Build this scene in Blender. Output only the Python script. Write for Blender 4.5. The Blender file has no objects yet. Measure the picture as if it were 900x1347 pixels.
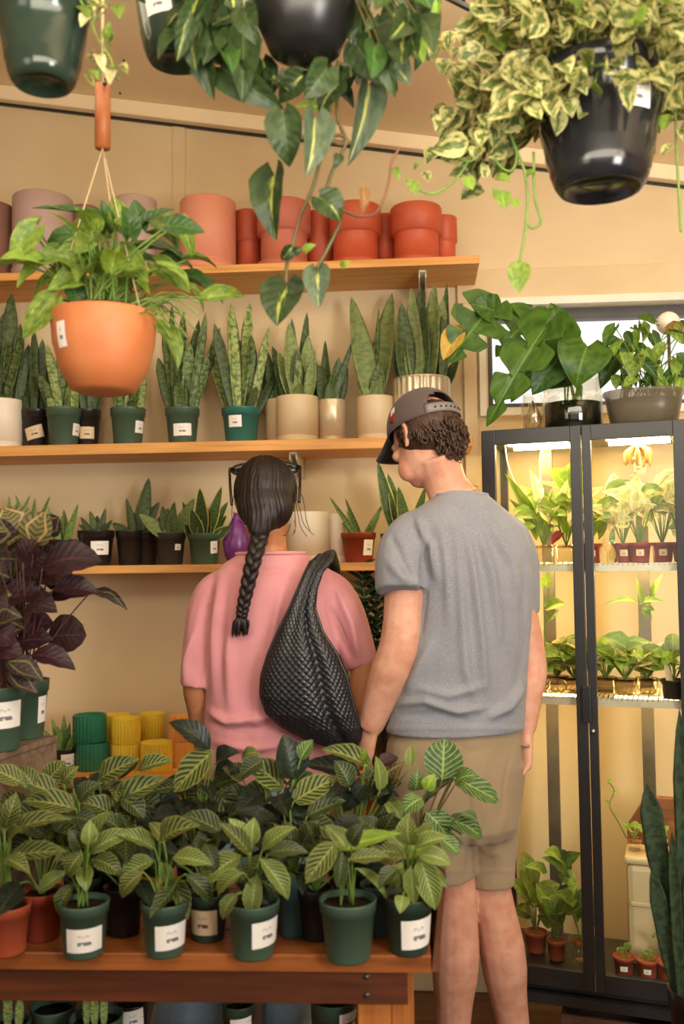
import bpy, math, random
import numpy as np
from mathutils import Vector, Matrix, noise

# ------------------------------------------------------------------ camera, world, lights, exposure
SC = bpy.context.scene
COL = SC.collection
V = Vector
W_IMG, H_IMG, F = 900.0, 1347.0, 1250.0
CAM = V((0, 0, 1.40))
YAW, PITCH, ROLL = math.radians(4.5), math.atan(71.5 / F), 0.012
f0 = V((-math.sin(YAW) * math.cos(PITCH), math.cos(YAW) * math.cos(PITCH), math.sin(PITCH)))
r0 = V((math.cos(YAW), math.sin(YAW), 0))
u0 = r0.cross(f0)
RT = r0 * math.cos(ROLL) - u0 * math.sin(ROLL)
UP = u0 * math.cos(ROLL) + r0 * math.sin(ROLL)
FW = f0
cam_data = bpy.data.cameras.new('camera')
cam_data.sensor_fit = 'VERTICAL'
cam_data.sensor_height = 36.0
cam_data.lens = F / H_IMG * 36.0
cam_data.clip_start = 0.05
cam_data.dof.use_dof = True
cam_data.dof.focus_distance = 2.6
cam_data.dof.aperture_fstop = cam_data.lens / 15.0
cam = bpy.data.objects.new('camera', cam_data)
COL.objects.link(cam)
cam.matrix_world = Matrix(((RT.x, UP.x, -FW.x, CAM.x), (RT.y, UP.y, -FW.y, CAM.y), (RT.z, UP.z, -FW.z, CAM.z), (0, 0, 0, 1)))
SC.camera = cam

SC.view_settings.view_transform = 'Standard'
SC.view_settings.look = 'None'
SC.view_settings.gamma = 1.0
SC.view_settings.use_curve_mapping = False
SC.view_settings.exposure = 0.08

def lin(r, g, b):
    f = lambda c: (c / 255 / 12.92) if c / 255 <= 0.04045 else ((c / 255 + 0.055) / 1.055) ** 2.4
    return (f(r), f(g), f(b), 1.0)

world = bpy.data.worlds.new('world')
SC.world = world
world.use_nodes = True
world.node_tree.nodes['Background'].inputs['Color'].default_value = (1.0, 0.97, 0.93, 1)
world.node_tree.nodes['Background'].inputs['Strength'].default_value = 1.15

def area(name, loc, target, size, size_y, power, color):
    d = bpy.data.lights.new(name, 'AREA')
    d.shape = 'RECTANGLE'
    d.size, d.size_y, d.energy, d.color = size, size_y, power, color
    o = bpy.data.objects.new(name, d)
    COL.objects.link(o)
    o.location = loc
    o.rotation_euler = (V(target) - V(loc)).to_track_quat('-Z', 'Y').to_euler()
    return o
# the shop window's daylight (behind the camera, street side) and the warm lamp under the ceiling
area('shop_front_daylight', (1.5, -0.15, 1.5), (0.1, 3.0, 1.45), 0.7, 0.8, 50, (1.0, 0.96, 0.90))
area('shop_side_daylight', (-2.0, -0.75, 1.75), (0.35, 3.0, 1.35), 1.1, 1.3, 19, (1.0, 0.92, 0.80))
area('ceiling_lamp_warm', (0.1, 1.9, 2.60), (0.0, 3.1, 1.3), 2.2, 0.4, 10, (1.0, 0.82, 0.58))
area('ceiling_uplight', (0.3, 0.6, 2.25), (0.2, 2.5, 3.0), 2.2, 0.5, 38, (1.0, 0.88, 0.70))  # added fill out of view, only there to brighten the ceiling

# ------------------------------------------------------------------ pixel <-> place
def RAY(px, py):
    return RT * ((px - W_IMG / 2) / F) + UP * ((H_IMG / 2 - py) / F) + FW
def PD(px, py, d):                    # the point at depth d
    return CAM + RAY(px, py) * d
def PY(px, py, y):                    # the point on the vertical plane Y = y
    r = RAY(px, py)
    return CAM + r * ((y - CAM.y) / r.y)
def PZ(px, py, z):                    # the point on the level plane Z = z
    r = RAY(px, py)
    return CAM + r * ((z - CAM.z) / r.z)
def PXs(p):
    d = V(p) - CAM
    k = d.dot(FW)
    return W_IMG / 2 + F * d.dot(RT) / k, H_IMG / 2 - F * d.dot(UP) / k, k

# ------------------------------------------------------------------ objects
def tag(o, label=None, cat=None, group=None, kind=None):
    if label: o['label'] = label
    if cat: o['category'] = cat
    if group: o['group'] = group
    if kind: o['kind'] = kind
    return o
def thing(name, label, cat, loc, group=None):
    o = bpy.data.objects.new(name, None)
    o.empty_display_size = 0.05
    COL.objects.link(o)
    o.location = loc
    return tag(o, label, cat, group)
def root_loc(o):
    v = V((0, 0, 0))
    while o is not None:
        v = v + o.location
        o = o.parent
    return v

class G:
    """collects vertices, faces and uvs, then links them as ONE mesh object"""
    def __init__(self):
        self.v, self.f, self.uv = [], [], {}
    def add(self, vs, fs, uvs=None):
        n = len(self.v)
        self.v.extend(tuple(p) for p in vs)
        for f in fs:
            self.f.append(tuple(i + n for i in f))
        if uvs is not None:
            for i, t in enumerate(uvs):
                self.uv[n + i] = t
        return n
    def box(self, lo, hi, rot=0, about=None):
        x0, y0, z0 = lo; x1, y1, z1 = hi
        vs = [V((x, y, z)) for z in (z0, z1) for y in (y0, y1) for x in (x0, x1)]
        if rot:
            c = V(about) if about is not None else V(((x0 + x1) / 2, (y0 + y1) / 2, 0))
            m = Matrix.Rotation(rot, 3, 'Z')
            vs = [m @ (p - c) + c for p in vs]
        self.add(vs, [(0, 2, 3, 1), (4, 5, 7, 6), (0, 1, 5, 4), (2, 6, 7, 3), (0, 4, 6, 2), (1, 3, 7, 5)])
    def obox(self, o, a, b, c):       # a box from corner o along the vectors a, b, c
        o, a, b, c = V(o), V(a), V(b), V(c)
        vs = [o, o + a, o + b, o + a + b, o + c, o + a + c, o + b + c, o + a + b + c]
        fs = [(0, 2, 3, 1), (4, 5, 7, 6), (0, 1, 5, 4), (2, 6, 7, 3), (0, 4, 6, 2), (1, 3, 7, 5)]
        if a.cross(b).dot(c) < 0:
            fs = [f[::-1] for f in fs]
        self.add(vs, fs)
    def grid(self, fn, nu, nv, closed_v=False, flip=False):
        vs, uvs, fs = [], [], []
        for i in range(nu + 1):
            for j in range(nv + (0 if closed_v else 1)):
                p = fn(i / nu, j / nv)
                vs.append(p); uvs.append((i / nu, j / nv))
        m = nv if closed_v else nv + 1
        for i in range(nu):
            for j in range(nv):
                j2 = (j + 1) % m if closed_v else j + 1
                q = (i * m + j, (i + 1) * m + j, (i + 1) * m + j2, i * m + j2)
                fs.append(q[::-1] if flip else q)
        return self.add(vs, fs, uvs)
    def lathe(self, c, prof, seg=32, rib=0, nrib=0, cap=True, axis=None):
        """prof: (radius, height) pairs going up the outside then back down the inside"""
        c = V(c)
        vs, fs = [], []
        for (r, z) in prof:
            for k in range(seg):
                a = 2 * math.pi * k / seg
                rr = r * (1 + (rib * (abs(math.sin(a * nrib / 2)) - 0.5) if nrib else 0))
                vs.append((c.x + rr * math.cos(a), c.y + rr * math.sin(a), c.z + z))
        n = len(prof)
        for i in range(n - 1):
            for k in range(seg):
                k2 = (k + 1) % seg
                fs.append((i * seg + k, i * seg + k2, (i + 1) * seg + k2, (i + 1) * seg + k))
        if cap:
            fs.append(tuple(range(seg))[::-1])
            fs.append(tuple((n - 1) * seg + k for k in range(seg)))
        self.add(vs, fs)
    def tube(self, pts, rad, seg=6, cap=True, flat=1.0, nrm=None):
        pts = [V(p) for p in pts]
        n = len(pts)
        if not isinstance(rad, (list, tuple)): rad = [rad] * n
        vs, fs = [], []
        prev = None
        for i, p in enumerate(pts):
            t = (pts[min(i + 1, n - 1)] - pts[max(i - 1, 0)])
            t = t.normalized() if t.length > 1e-9 else V((0, 0, 1))
            if nrm is not None: prev = V(nrm)
            if prev is None:
                prev = V((1, 0, 0)) if abs(t.x) < 0.8 else V((0, 1, 0))
            a = prev - t * prev.dot(t)
            if a.length < 1e-6: a = t.orthogonal()
            a.normalize(); b = t.cross(a)
            prev = a
            for k in range(seg):
                w = 2 * math.pi * k / seg
                vs.append(p + a * (math.cos(w) * rad[i]) + b * (math.sin(w) * rad[i] * flat))
        for i in range(n - 1):
            for k in range(seg):
                k2 = (k + 1) % seg
                fs.append((i * seg + k, i * seg + k2, (i + 1) * seg + k2, (i + 1) * seg + k))
        if cap:
            fs.append(tuple(range(seg))[::-1])
            fs.append(tuple((n - 1) * seg + k for k in range(seg)))
        self.add(vs, fs)
    def ball(self, c, r, M=None, nu=10, nv=14):
        c = V(c)
        if not isinstance(r, (list, tuple)): r = (r, r, r)
        vs, fs = [], []
        vs.append(V((0, 0, -r[2])))
        for i in range(1, nu):
            th = -math.pi / 2 + math.pi * i / nu
            for k in range(nv):
                a = 2 * math.pi * k / nv
                vs.append(V((r[0] * math.cos(th) * math.cos(a), r[1] * math.cos(th) * math.sin(a), r[2] * math.sin(th))))
        vs.append(V((0, 0, r[2])))
        for k in range(nv):
            fs.append((0, 1 + (k + 1) % nv, 1 + k))
            for i in range(nu - 2):
                a, b = 1 + i * nv, 1 + (i + 1) * nv
                fs.append((a + k, a + (k + 1) % nv, b + (k + 1) % nv, b + k))
            e = 1 + (nu - 2) * nv
            fs.append((e + k, e + (k + 1) % nv, len(vs) - 1))
        if M is not None: vs = [M @ p for p in vs]
        self.add([p + c for p in vs], fs)
    def mesh(self, name, off=V((0, 0, 0)), smooth=True):
        me = bpy.data.meshes.new(name)
        me.from_pydata([(p[0] - off[0], p[1] - off[1], p[2] - off[2]) for p in self.v], [], self.f)
        if self.uv:
            ul = me.uv_layers.new(name='UVMap')
            idx = np.empty(len(me.loops), dtype=np.int32)
            me.loops.foreach_get('vertex_index', idx)
            arr = np.zeros((len(self.v), 2), dtype=np.float32)
            for i, t in self.uv.items(): arr[i] = t
            ul.data.foreach_set('uv', arr[idx].ravel())
        if smooth:
            me.polygons.foreach_set('use_smooth', [True] * len(me.polygons))
        me.update()
        return me
    def obj(self, name, mat, parent=None, smooth=True, bevel=0, auto=False):
        off = root_loc(parent) if parent is not None else V((0, 0, 0))
        if parent is None:
            a = np.array([tuple(p) for p in self.v])
            off = V(((a[:, 0].min() + a[:, 0].max()) / 2, (a[:, 1].min() + a[:, 1].max()) / 2, a[:, 2].min()))
        me = self.mesh(name, off, smooth)
        if auto:
            me.shade_smooth() if hasattr(me, 'shade_smooth') else None
            try: me.set_sharp_from_angle(angle=math.radians(38))
            except Exception: pass
        o = bpy.data.objects.new(name, me)
        COL.objects.link(o)
        me.materials.append(mat)
        if parent is not None:
            o.parent = parent
        else:
            o.location = off
        if bevel:
            m = o.modifiers.new('edge', 'BEVEL')
            m.width = bevel; m.segments = 2; m.limit_method = 'ANGLE'
        return o

def spline(pts, n=6):
    """Catmull-Rom through points"""
    pts = [V(p) for p in pts]
    out = []
    for i in range(len(pts) - 1):
        p0, p1, p2, p3 = pts[max(i - 1, 0)], pts[i], pts[i + 1], pts[min(i + 2, len(pts) - 1)]
        for k in range(n):
            t = k / n
            out.append(0.5 * ((2 * p1) + (p2 - p0) * t + (2 * p0 - 5 * p1 + 4 * p2 - p3) * t * t + (3 * p1 - p0 - 3 * p2 + p3) * t ** 3))
    out.append(pts[-1])
    return out

# ------------------------------------------------------------------ materials
class NT:
    def __init__(self, name):
        self.m = bpy.data.materials.new(name)
        self.m.use_nodes = True
        self.t = self.m.node_tree
        self.t.nodes.clear()
        self.out = self.t.nodes.new('ShaderNodeOutputMaterial')
    def n(self, kind, **kw):
        nd = self.t.nodes.new('ShaderNode' + kind)
        for k, v in kw.items():
            if k.startswith('_'):
                setattr(nd, k[1:], v)
            else:
                self.put(nd.inputs[int(k[1:]) if k[0] == 'i' and k[1:].isdigit() else k.replace('__', ' ')], v)
        return nd
    def put(self, sock, v):
        if hasattr(v, 'is_output') or isinstance(v, bpy.types.NodeSocket): self.t.links.new(v, sock)
        else: sock.default_value = v
    def mth(self, op, a, b=0.0, c=None, clamp=False):
        nd = self.t.nodes.new('ShaderNodeMath'); nd.operation = op; nd.use_clamp = clamp
        self.put(nd.inputs[0], a); self.put(nd.inputs[1], b)
        if c is not None: self.put(nd.inputs[2], c)
        return nd.outputs[0]
    def ramp(self, x, lo, hi):        # smoothstep lo..hi
        nd = self.t.nodes.new('ShaderNodeMapRange'); nd.interpolation_type = 'SMOOTHSTEP'
        self.put(nd.inputs[0], x); self.put(nd.inputs[1], lo); self.put(nd.inputs[2], hi)
        return nd.outputs[0]
    def mix(self, f, a, b, blend='MIX'):
        nd = self.t.nodes.new('ShaderNodeMix'); nd.data_type = 'RGBA'; nd.blend_type = blend
        self.put(nd.inputs[0], f); self.put(nd.inputs[6], a); self.put(nd.inputs[7], b)
        return nd.outputs[2]
    def coord(self, which='Object'):
        return self.t.nodes.new('ShaderNodeTexCoord').outputs[which]
    def noise(self, vec, scale, detail=3, rough=0.55, dist=0.0):
        nd = self.n('TexNoise', Scale=scale, Detail=detail, Roughness=rough, Distortion=dist)
        if vec is not None: self.put(nd.inputs['Vector'], vec)
        return nd.outputs[0]
    def scalevec(self, vec, s):
        nd = self.n('Mapping'); self.put(nd.inputs['Vector'], vec); nd.inputs['Scale'].default_value = s
        return nd.outputs[0]
    def bump(self, h, strength, dist=0.002):
        return self.n('Bump', Height=h, Strength=strength, Distance=dist).outputs[0]
    def done(self, shader):
        self.t.links.new(shader, self.out.inputs['Surface'])
        return self.m
    def pbr(self, color, rough=0.5, normal=None, metallic=0.0, spec=0.5, **kw):
        p = self.n('BsdfPrincipled')
        self.put(p.inputs['Base Color'], color); self.put(p.inputs['Roughness'], rough)
        p.inputs['Metallic'].default_value = metallic
        p.inputs['Specular IOR Level'].default_value = spec
        if normal is not None: self.t.links.new(normal, p.inputs['Normal'])
        for k, v in kw.items(): self.put(p.inputs[k.replace('__', ' ')], v)
        return p.outputs[0]

def surf(name, c1, c2=None, scale=12, rough=0.5, bump=0.15, spec=0.5, metallic=0.0, bscale=None, **kw):
    t = NT(name)
    if c2 is None: c2 = tuple(c * 0.86 for c in c1[:3]) + (1,)
    co = t.coord()
    f = t.ramp(t.noise(co, scale, 4), 0.3, 0.7)
    col = t.mix(f, c1, c2)
    nrm = t.bump(t.noise(co, bscale or scale * 6, 3), bump, 0.002) if bump else None
    return t.done(t.pbr(col, rough, nrm, metallic, spec, **kw))

def wood(name, c1, c2, axis=0, rough=0.45, scale=1.0):
    t = NT(name)
    s = [14 * scale] * 3; s[axis] = 1.2 * scale
    co = t.scalevec(t.coord(), s)
    g1 = t.noise(co, 1.6, 5, 0.6, 0.8)
    s2 = [90 * scale] * 3; s2[axis] = 3 * scale
    g2 = t.noise(t.scalevec(t.coord(), s2), 1.0, 3)
    col = t.mix(t.ramp(g1, 0.32, 0.68), c1, c2)
    col = t.mix(t.mth('MULTIPLY', t.ramp(g2, 0.45, 0.75), 0.35), col, tuple(c * 0.5 for c in c2[:3]) + (1,))
    return t.done(t.pbr(col, rough, t.bump(g2, 0.25, 0.001)))

def fabric(name, c1, c2, weave=900, rough=0.9, heather=0.0, bump=0.3):
    t = NT(name)
    co = t.coord()
    f = t.ramp(t.noise(co, 7, 4), 0.3, 0.7)
    col = t.mix(f, c1, c2)
    if heather:
        h = t.noise(t.scalevec(co, (1000, 1000, 300)), 1.0, 2)
        col = t.mix(t.mth('MULTIPLY', t.ramp(h, 0.4, 0.66), heather), col, tuple(min(1, c * 2.2) for c in c1[:3]) + (1,))
    n = t.noise(t.scalevec(co, (weave, weave, weave * 0.5)), 1.0, 1)
    return t.done(t.pbr(col, rough, t.bump(n, bump, 0.0008), 0, 0.2, Sheen__Weight=0.15))

def leaf_mat(name, base, dark, pattern='plain', rough=0.38, trans=0.22, extra=None, n=9, k=0.55, back=None, vary=0.35):
    """u runs along the leaf, v across it; the midrib is v = 0.5"""
    t = NT(name)
    uv = t.n('SeparateXYZ'); t.put(uv.inputs[0], t.coord('UV'))
    u, v = uv.outputs[0], uv.outputs[1]
    va = t.mth('MULTIPLY', t.mth('ABSOLUTE', t.mth('SUBTRACT', v, 0.5)), 2.0)
    rnd = t.n('ObjectInfo').outputs['Random']
    shift = t.n('CombineXYZ'); t.put(shift.inputs[0], t.mth('MULTIPLY', rnd, 37.0)); t.put(shift.inputs[1], t.mth('MULTIPLY', rnd, 11.0))
    uvv = t.n('VectorMath', _operation='ADD'); t.put(uvv.inputs[0], t.coord('UV')); t.put(uvv.inputs[1], shift.outputs[0])
    uvn = uvv.outputs[0]
    n1 = t.noise(uvn, 5, 3)
    height = None
    veins = t.mth('SINE', t.mth('MULTIPLY', t.mth('SUBTRACT', u, t.mth('MULTIPLY', va, k * 0.5)), n * 6.283))
    if pattern == 'plain':
        col = t.mix(t.ramp(n1, 0.3, 0.7), base, dark)
        col = t.mix(t.mth('MULTIPLY', t.ramp(va, 0.07, 0.02), 0.6), col, tuple(min(1, c * 1.8 + .02) for c in base[:3]) + (1,))
        height = veins
    elif pattern == 'stripe':
        s = t.mth('ADD', veins, t.mth('MULTIPLY', t.mth('SUBTRACT', n1, 0.5), 1.2))
        m = t.ramp(s, -0.45, 0.15)
        m = t.mth('MULTIPLY', m, t.ramp(va, 1.0, 0.82))
        m = t.mth('MULTIPLY', m, t.ramp(va, 0.02, 0.12))
        col = t.mix(m, base, dark)
        col = t.mix(t.ramp(va, 0.05, 0.015), col, extra or base)
        height = veins
    elif pattern == 'vein':
        s = t.ramp(veins, 0.72, 0.97)
        m = t.mth('MAXIMUM', s, t.ramp(va, 0.09, 0.03))
        col = t.mix(m, t.mix(t.ramp(n1, .3, .7), base, dark), extra)
        height = veins
    elif pattern == 'band':
        w = t.noise(t.scalevec(uvn, (22, 2.2, 1)), 1.0, 4, 0.65)
        col = t.mix(t.ramp(w, 0.40, 0.58), dark, base)
        if extra is not None: col = t.mix(t.ramp(va, 0.80, 0.90), col, extra)
        height = w
    elif pattern == 'center':
        w = t.mth('ADD', va, t.mth('MULTIPLY', t.mth('SUBTRACT', t.noise(t.scalevec(uvn, (2, 7, 1)), 1.0, 3), 0.5), 1.1))
        w = t.mth('ADD', w, t.mth('MULTIPLY', rnd, 0.12))
        col = t.mix(t.ramp(w, 0.17, 0.05), t.mix(t.ramp(n1, .3, .7), base, dark), extra)
        height = veins
    elif pattern == 'marble':
        w = t.noise(t.scalevec(uvn, (3.2, 4.2, 1)), 1.0, 4, 0.6, 0.6)
        w = t.mth('ADD', w, t.mth('MULTIPLY', va, 0.22))
        col = t.mix(t.ramp(w, 0.55, 0.67), t.mix(t.ramp(n1, .3, .7), base, dark), extra)
        height = veins
    elif pattern == 'streak':
        w = t.noise(t.scalevec(uvn, (1.6, 9, 1)), 1.0, 4, 0.6, 0.4)
        col = t.mix(t.ramp(w, 0.58, 0.72), t.mix(t.ramp(n1, .3, .7), base, dark), extra)
        height = veins
    elif pattern == 'rose':
        ring = t.mth('ABSOLUTE', t.mth('SUBTRACT', t.mth('ADD', va, t.mth('MULTIPLY', t.mth('ABSOLUTE', t.mth('SUBTRACT', u, .5)), 1.0)), 0.62))
        col = t.mix(t.ramp(ring, 0.12, 0.05), t.mix(t.ramp(veins, -.2, .6), base, dark), extra)
        height = veins
    if vary:
        hv = t.n('HueSaturation'); t.put(hv.inputs['Color'], col)
        t.put(hv.inputs['Value'], t.mth('ADD', 1.0 - vary / 2, t.mth('MULTIPLY', rnd, vary)))
        col = hv.outputs[0]
    if back is not None:
        col = t.mix(t.n('NewGeometry').outputs['Backfacing'], col, back)
    nrm = t.bump(height, 0.16, 0.002)
    a = t.pbr(col, rough + .06, nrm, 0, 0.35)
    if not trans: return t.done(a)
    tr = t.n('BsdfTranslucent'); t.put(tr.inputs['Color'], col)
    mx = t.n('MixShader'); mx.inputs[0].default_value = trans
    t.t.links.new(a, mx.inputs[1]); t.t.links.new(tr.outputs[0], mx.inputs[2])
    return t.done(mx.outputs[0])

def glass(name, tint=(1, 1, 1, 1), base=0.035, edge=0.5, rough=0.0):
    t = NT(name)
    tr = t.n('BsdfTransparent', Color=tint)
    gl = t.n('BsdfGlossy', Color=(1, 1, 1, 1), Roughness=rough)
    fc = t.n('LayerWeight', Blend=0.5).outputs['Facing']
    fr = t.mth('ADD', t.mth('MULTIPLY', t.mth('POWER', fc, 3.0), edge), t.mth('MULTIPLY', t.noise(t.coord(), 3.0, 2), base * 2), clamp=True)
    mx = t.n('MixShader'); t.put(mx.inputs[0], fr)
    t.t.links.new(tr.outputs[0], mx.inputs[1]); t.t.links.new(gl.outputs[0], mx.inputs[2])
    return t.done(mx.outputs[0])

def glow(name, color, strength):
    t = NT(name)
    col = t.mix(t.mth('MULTIPLY', t.noise(t.coord(), 40, 1), 0.1), color, (1, 1, 1, 1))
    return t.done(t.n('Emission', Color=col, Strength=strength).outputs[0])

M = {}
M['wall'] = surf('painted_wall', lin(220, 198, 160), lin(212, 188, 148), 3, 0.75, 0.06, 0.25, bscale=120)
M['ceiling'] = surf('painted_ceiling', lin(246, 226, 190), lin(240, 218, 180), 3, 0.8, 0.08, 0.2, bscale=90)
M['white_paint'] = surf('white_trim_paint', lin(236, 228, 212), lin(226, 216, 198), 4, 0.5, 0.08)
M['floor'] = wood('brown_floor', lin(120, 84, 52), lin(92, 62, 38), 0, 0.5)
M['shelf'] = wood('pine_shelf', lin(228, 168, 92), lin(208, 142, 68), 0, 0.5)
M['table'] = wood('stained_table', lin(160, 92, 42), lin(122, 66, 28), 0, 0.38)
M['table_dark'] = wood('stained_apron', lin(104, 52, 24), lin(80, 40, 20), 0, 0.45)
M['leg_wood'] = wood('fir_leg', lin(196, 124, 58), lin(166, 96, 42), 2, 0.45)
M['crate'] = wood('grey_crate_wood', lin(136, 112, 92), lin(108, 86, 68), 0, 0.7)
M['slab_wood'] = wood('brown_slab', lin(138, 88, 52), lin(110, 68, 40), 0, 0.6)
M['box_brown'] = wood('brown_box', lin(104, 72, 52), lin(84, 56, 40), 0, 0.7)
M['black_metal'] = surf('black_metal', lin(38, 37, 38), lin(32, 31, 32), 9, 0.38, 0.05)
M['grey_metal'] = surf('grey_metal', lin(120, 112, 100), lin(100, 92, 82), 9, 0.4, 0.05, metallic=0.6)
M['dark_frame'] = surf('dark_window_frame', lin(66, 64, 64), lin(58, 56, 56), 9, 0.5, 0.05)
M['wire'] = surf('steel_wire', lin(168, 150, 120), None, 30, 0.4, 0.0, metallic=0.6)
M['cord'] = surf('cotton_cord', lin(214, 190, 150), lin(190, 164, 122), 200, 0.9, 0.3)
M['chrome'] = surf('bright_metal', lin(210, 205, 195), None, 20, 0.25, 0.0, metallic=1.0)
M['soil'] = surf('potting_soil', lin(62, 46, 34), lin(32, 24, 18), 60, 0.95, 1.0, 0.1)
M['bark'] = surf('bark_mix', lin(168, 108, 62), lin(110, 66, 36), 60, 0.9, 1.0, 0.1)
M['green_pot'] = surf('green_plastic', lin(72, 96, 78), lin(62, 86, 68), 8, 0.42, 0.04)
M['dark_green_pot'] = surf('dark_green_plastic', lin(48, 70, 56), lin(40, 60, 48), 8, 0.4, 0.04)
M['teal_pot'] = surf('teal_plastic', lin(48, 108, 96), lin(40, 96, 84), 8, 0.4, 0.04)
M['blue_pot'] = surf('blue_grey_plastic', lin(62, 90, 92), lin(54, 80, 82), 8, 0.4, 0.04)
M['black_pot'] = surf('black_plastic', lin(36, 34, 34), lin(28, 27, 28), 8, 0.32, 0.04)
M['grey_pot'] = surf('charcoal_plastic', lin(58, 56, 58), lin(48, 46, 48), 8, 0.4, 0.04)
M['terra_pot'] = surf('terracotta_plastic', lin(176, 84, 52), lin(160, 72, 44), 8, 0.5, 0.06)
M['red_pot'] = surf('rust_plastic', lin(150, 62, 40), lin(134, 52, 34), 8, 0.5, 0.06)
M['orange_clay'] = surf('orange_clay', lin(200, 122, 72), lin(188, 108, 60), 10, 0.55, 0.1)
M['salmon'] = surf('salmon_ceramic', lin(224, 148, 120), lin(218, 138, 110), 6, 0.55, 0.05)
M['dusty_rose'] = surf('dusty_rose_ceramic', lin(196, 112, 90), lin(186, 102, 82), 6, 0.55, 0.05)
M['rust'] = surf('rust_ceramic', lin(178, 76, 46), lin(166, 68, 40), 6, 0.55, 0.05)
M['orange_red'] = surf('orange_red_ceramic', lin(196, 88, 56), lin(186, 78, 48), 6, 0.5, 0.05)
M['lilac'] = surf('lilac_ceramic', lin(190, 160, 152), lin(180, 150, 142), 6, 0.6, 0.05)
M['mauve'] = surf('mauve_ceramic', lin(142, 98, 86), lin(132, 90, 78), 6, 0.6, 0.05)
M['beige'] = surf('beige_ceramic', lin(206, 182, 146), lin(198, 172, 134), 8, 0.5, 0.05)
M['silver_beige'] = surf('metallic_beige', lin(206, 188, 156), lin(196, 176, 144), 8, 0.3, 0.03, metallic=0.4)
M['white_pot'] = surf('white_ceramic', lin(238, 226, 208), lin(228, 214, 194), 8, 0.4, 0.03)
M['green_glaze'] = surf('green_glaze', lin(48, 120, 90), lin(40, 106, 78), 8, 0.25, 0.03)
M['yellow_glaze'] = surf('yellow_glaze', lin(244, 210, 72), lin(234, 198, 60), 8, 0.35, 0.03)
M['peach_glaze'] = surf('peach_glaze', lin(240, 170, 96), lin(232, 158, 84), 8, 0.4, 0.03)
M['glossy_green'] = surf('glossy_green_plastic', lin(44, 60, 50), lin(38, 52, 44), 8, 0.16, 0.03)
M['glossy_black'] = surf('glossy_black_plastic', lin(34, 34, 38), lin(28, 28, 32), 8, 0.16, 0.03)
M['brown_vine'] = surf('dry_brown_vine', lin(128, 84, 54), lin(104, 66, 44), 20, 0.6, 0.2)
M['dried'] = surf('dried_tan', lin(206, 164, 104), lin(176, 132, 78), 60, 0.8, 0.4)
M['wire_light'] = surf('pale_shelf_steel', lin(214, 204, 182), lin(200, 190, 168), 20, 0.35, 0.0, metallic=0.5)
M['tube_wood'] = surf('orange_wood', lin(172, 98, 48), lin(156, 86, 40), 20, 0.5, 0.2)
M['stem'] = surf('green_stem', lin(120, 150, 62), lin(92, 122, 46), 30, 0.5, 0.1)
M['stem_dark'] = surf('dark_stem', lin(96, 72, 42), lin(78, 88, 40), 30, 0.5, 0.1)
M['stem_red'] = surf('wine_stem', lin(110, 56, 60), lin(84, 60, 44), 30, 0.5, 0.1)

def sticker_mat(name, paper, ink):
    t = NT(name)
    uv = t.n('SeparateXYZ'); t.put(uv.inputs[0], t.coord('UV'))
    u, v = uv.outputs[0], uv.outputs[1]
    box = lambda x, lo, hi: t.mth('MULTIPLY', t.mth('GREATER_THAN', x, lo), t.mth('LESS_THAN', x, hi))
    glyph = t.noise(t.scalevec(t.coord('UV'), (16, 5, 1)), 1.0, 1)
    m1 = t.mth('MULTIPLY', t.mth('MULTIPLY', box(u, .32, .68), box(v, .30, .45)), t.mth('GREATER_THAN', glyph, .42))
    g2 = t.noise(t.scalevec(t.coord('UV'), (30, 9, 1)), 1.0, 1)
    m2 = t.mth('MULTIPLY', t.mth('MULTIPLY', box(u, .32, .66), box(v, .62, .74)), t.mth('MULTIPLY', t.mth('GREATER_THAN', g2, .5), .5))
    col = t.mix(t.mth('MAXIMUM', m1, m2), paper, ink)
    return t.done(t.pbr(col, 0.45))
M['sticker'] = sticker_mat('printed_sticker', lin(236, 230, 222), lin(112, 108, 108))
M['sticker_tan'] = sticker_mat('printed_tan_sticker', lin(214, 188, 150), lin(90, 70, 52))
# ------------------------------------------------------------------ the room
WY = 3.24                                     # the back wall's face
XL, XR, YF = -2.3, 2.7, -2.4                  # side walls; the shop front has a wide opening behind the camera
def ceil_z(x):                                # the roof falls towards the window end
    return CEIL0 + CEILK * x
_a, _b = PY(0, 118, WY), PY(900, 226, WY)
CEILK = (_b.z - _a.z) / (_b.x - _a.x)
CEIL0 = _a.z - CEILK * _a.x
wx0, wz1 = PY(640, 398, WY).x, PY(760, 400, WY).z
wz0, wx1 = PY(640, 540, WY).z, 1.95

def struct(g, name, mat, **kw):
    o = g.obj(name, mat, **kw); o['kind'] = 'structure'; return o
g = G(); g.box((XL, YF, -0.06), (XR, WY + 0.3, 0.0)); struct(g, 'floor', M['floor'])
# wall_back: four boxes round the window opening
g = G()
T = 0.14
g.box((XL, WY, 0), (wx0, WY + T, 3.2)); g.box((wx1, WY, 0), (XR, WY + T, 3.2))
g.box((wx0, WY, 0), (wx1, WY + T, wz0)); g.box((wx0, WY, wz1), (wx1, WY + T, 3.2))
wallb = struct(g, 'wall_back', M['wall'], smooth=False)
g = G(); g.box((XL - T, YF, 0), (XL, WY + T, 3.4)); struct(g, 'wall_left', M['wall'])
g = G(); g.box((XR, YF, 0), (XR + T, WY + T, 3.2)); struct(g, 'wall_right', M['wall'])
g = G()
g.box((XL, YF - T, 0), (-1.3, YF, 3.4)); g.box((1.1, YF - T, 0), (XR, YF, 3.4)); g.box((-1.3, YF - T, 0), (1.1, YF, .7)); g.box((-1.3, YF - T, 2.2), (1.1, YF, 3.4))
struct(g, 'wall_front', M['wall'], smooth=False)  # unseen wall, put in to cut the daylight from the open front
g = G()
g.obox((XL, YF, ceil_z(XL)), (XR - XL, 0, ceil_z(XR) - ceil_z(XL)), (0, WY - YF + T, 0), (0, 0, 0.1))
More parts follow.
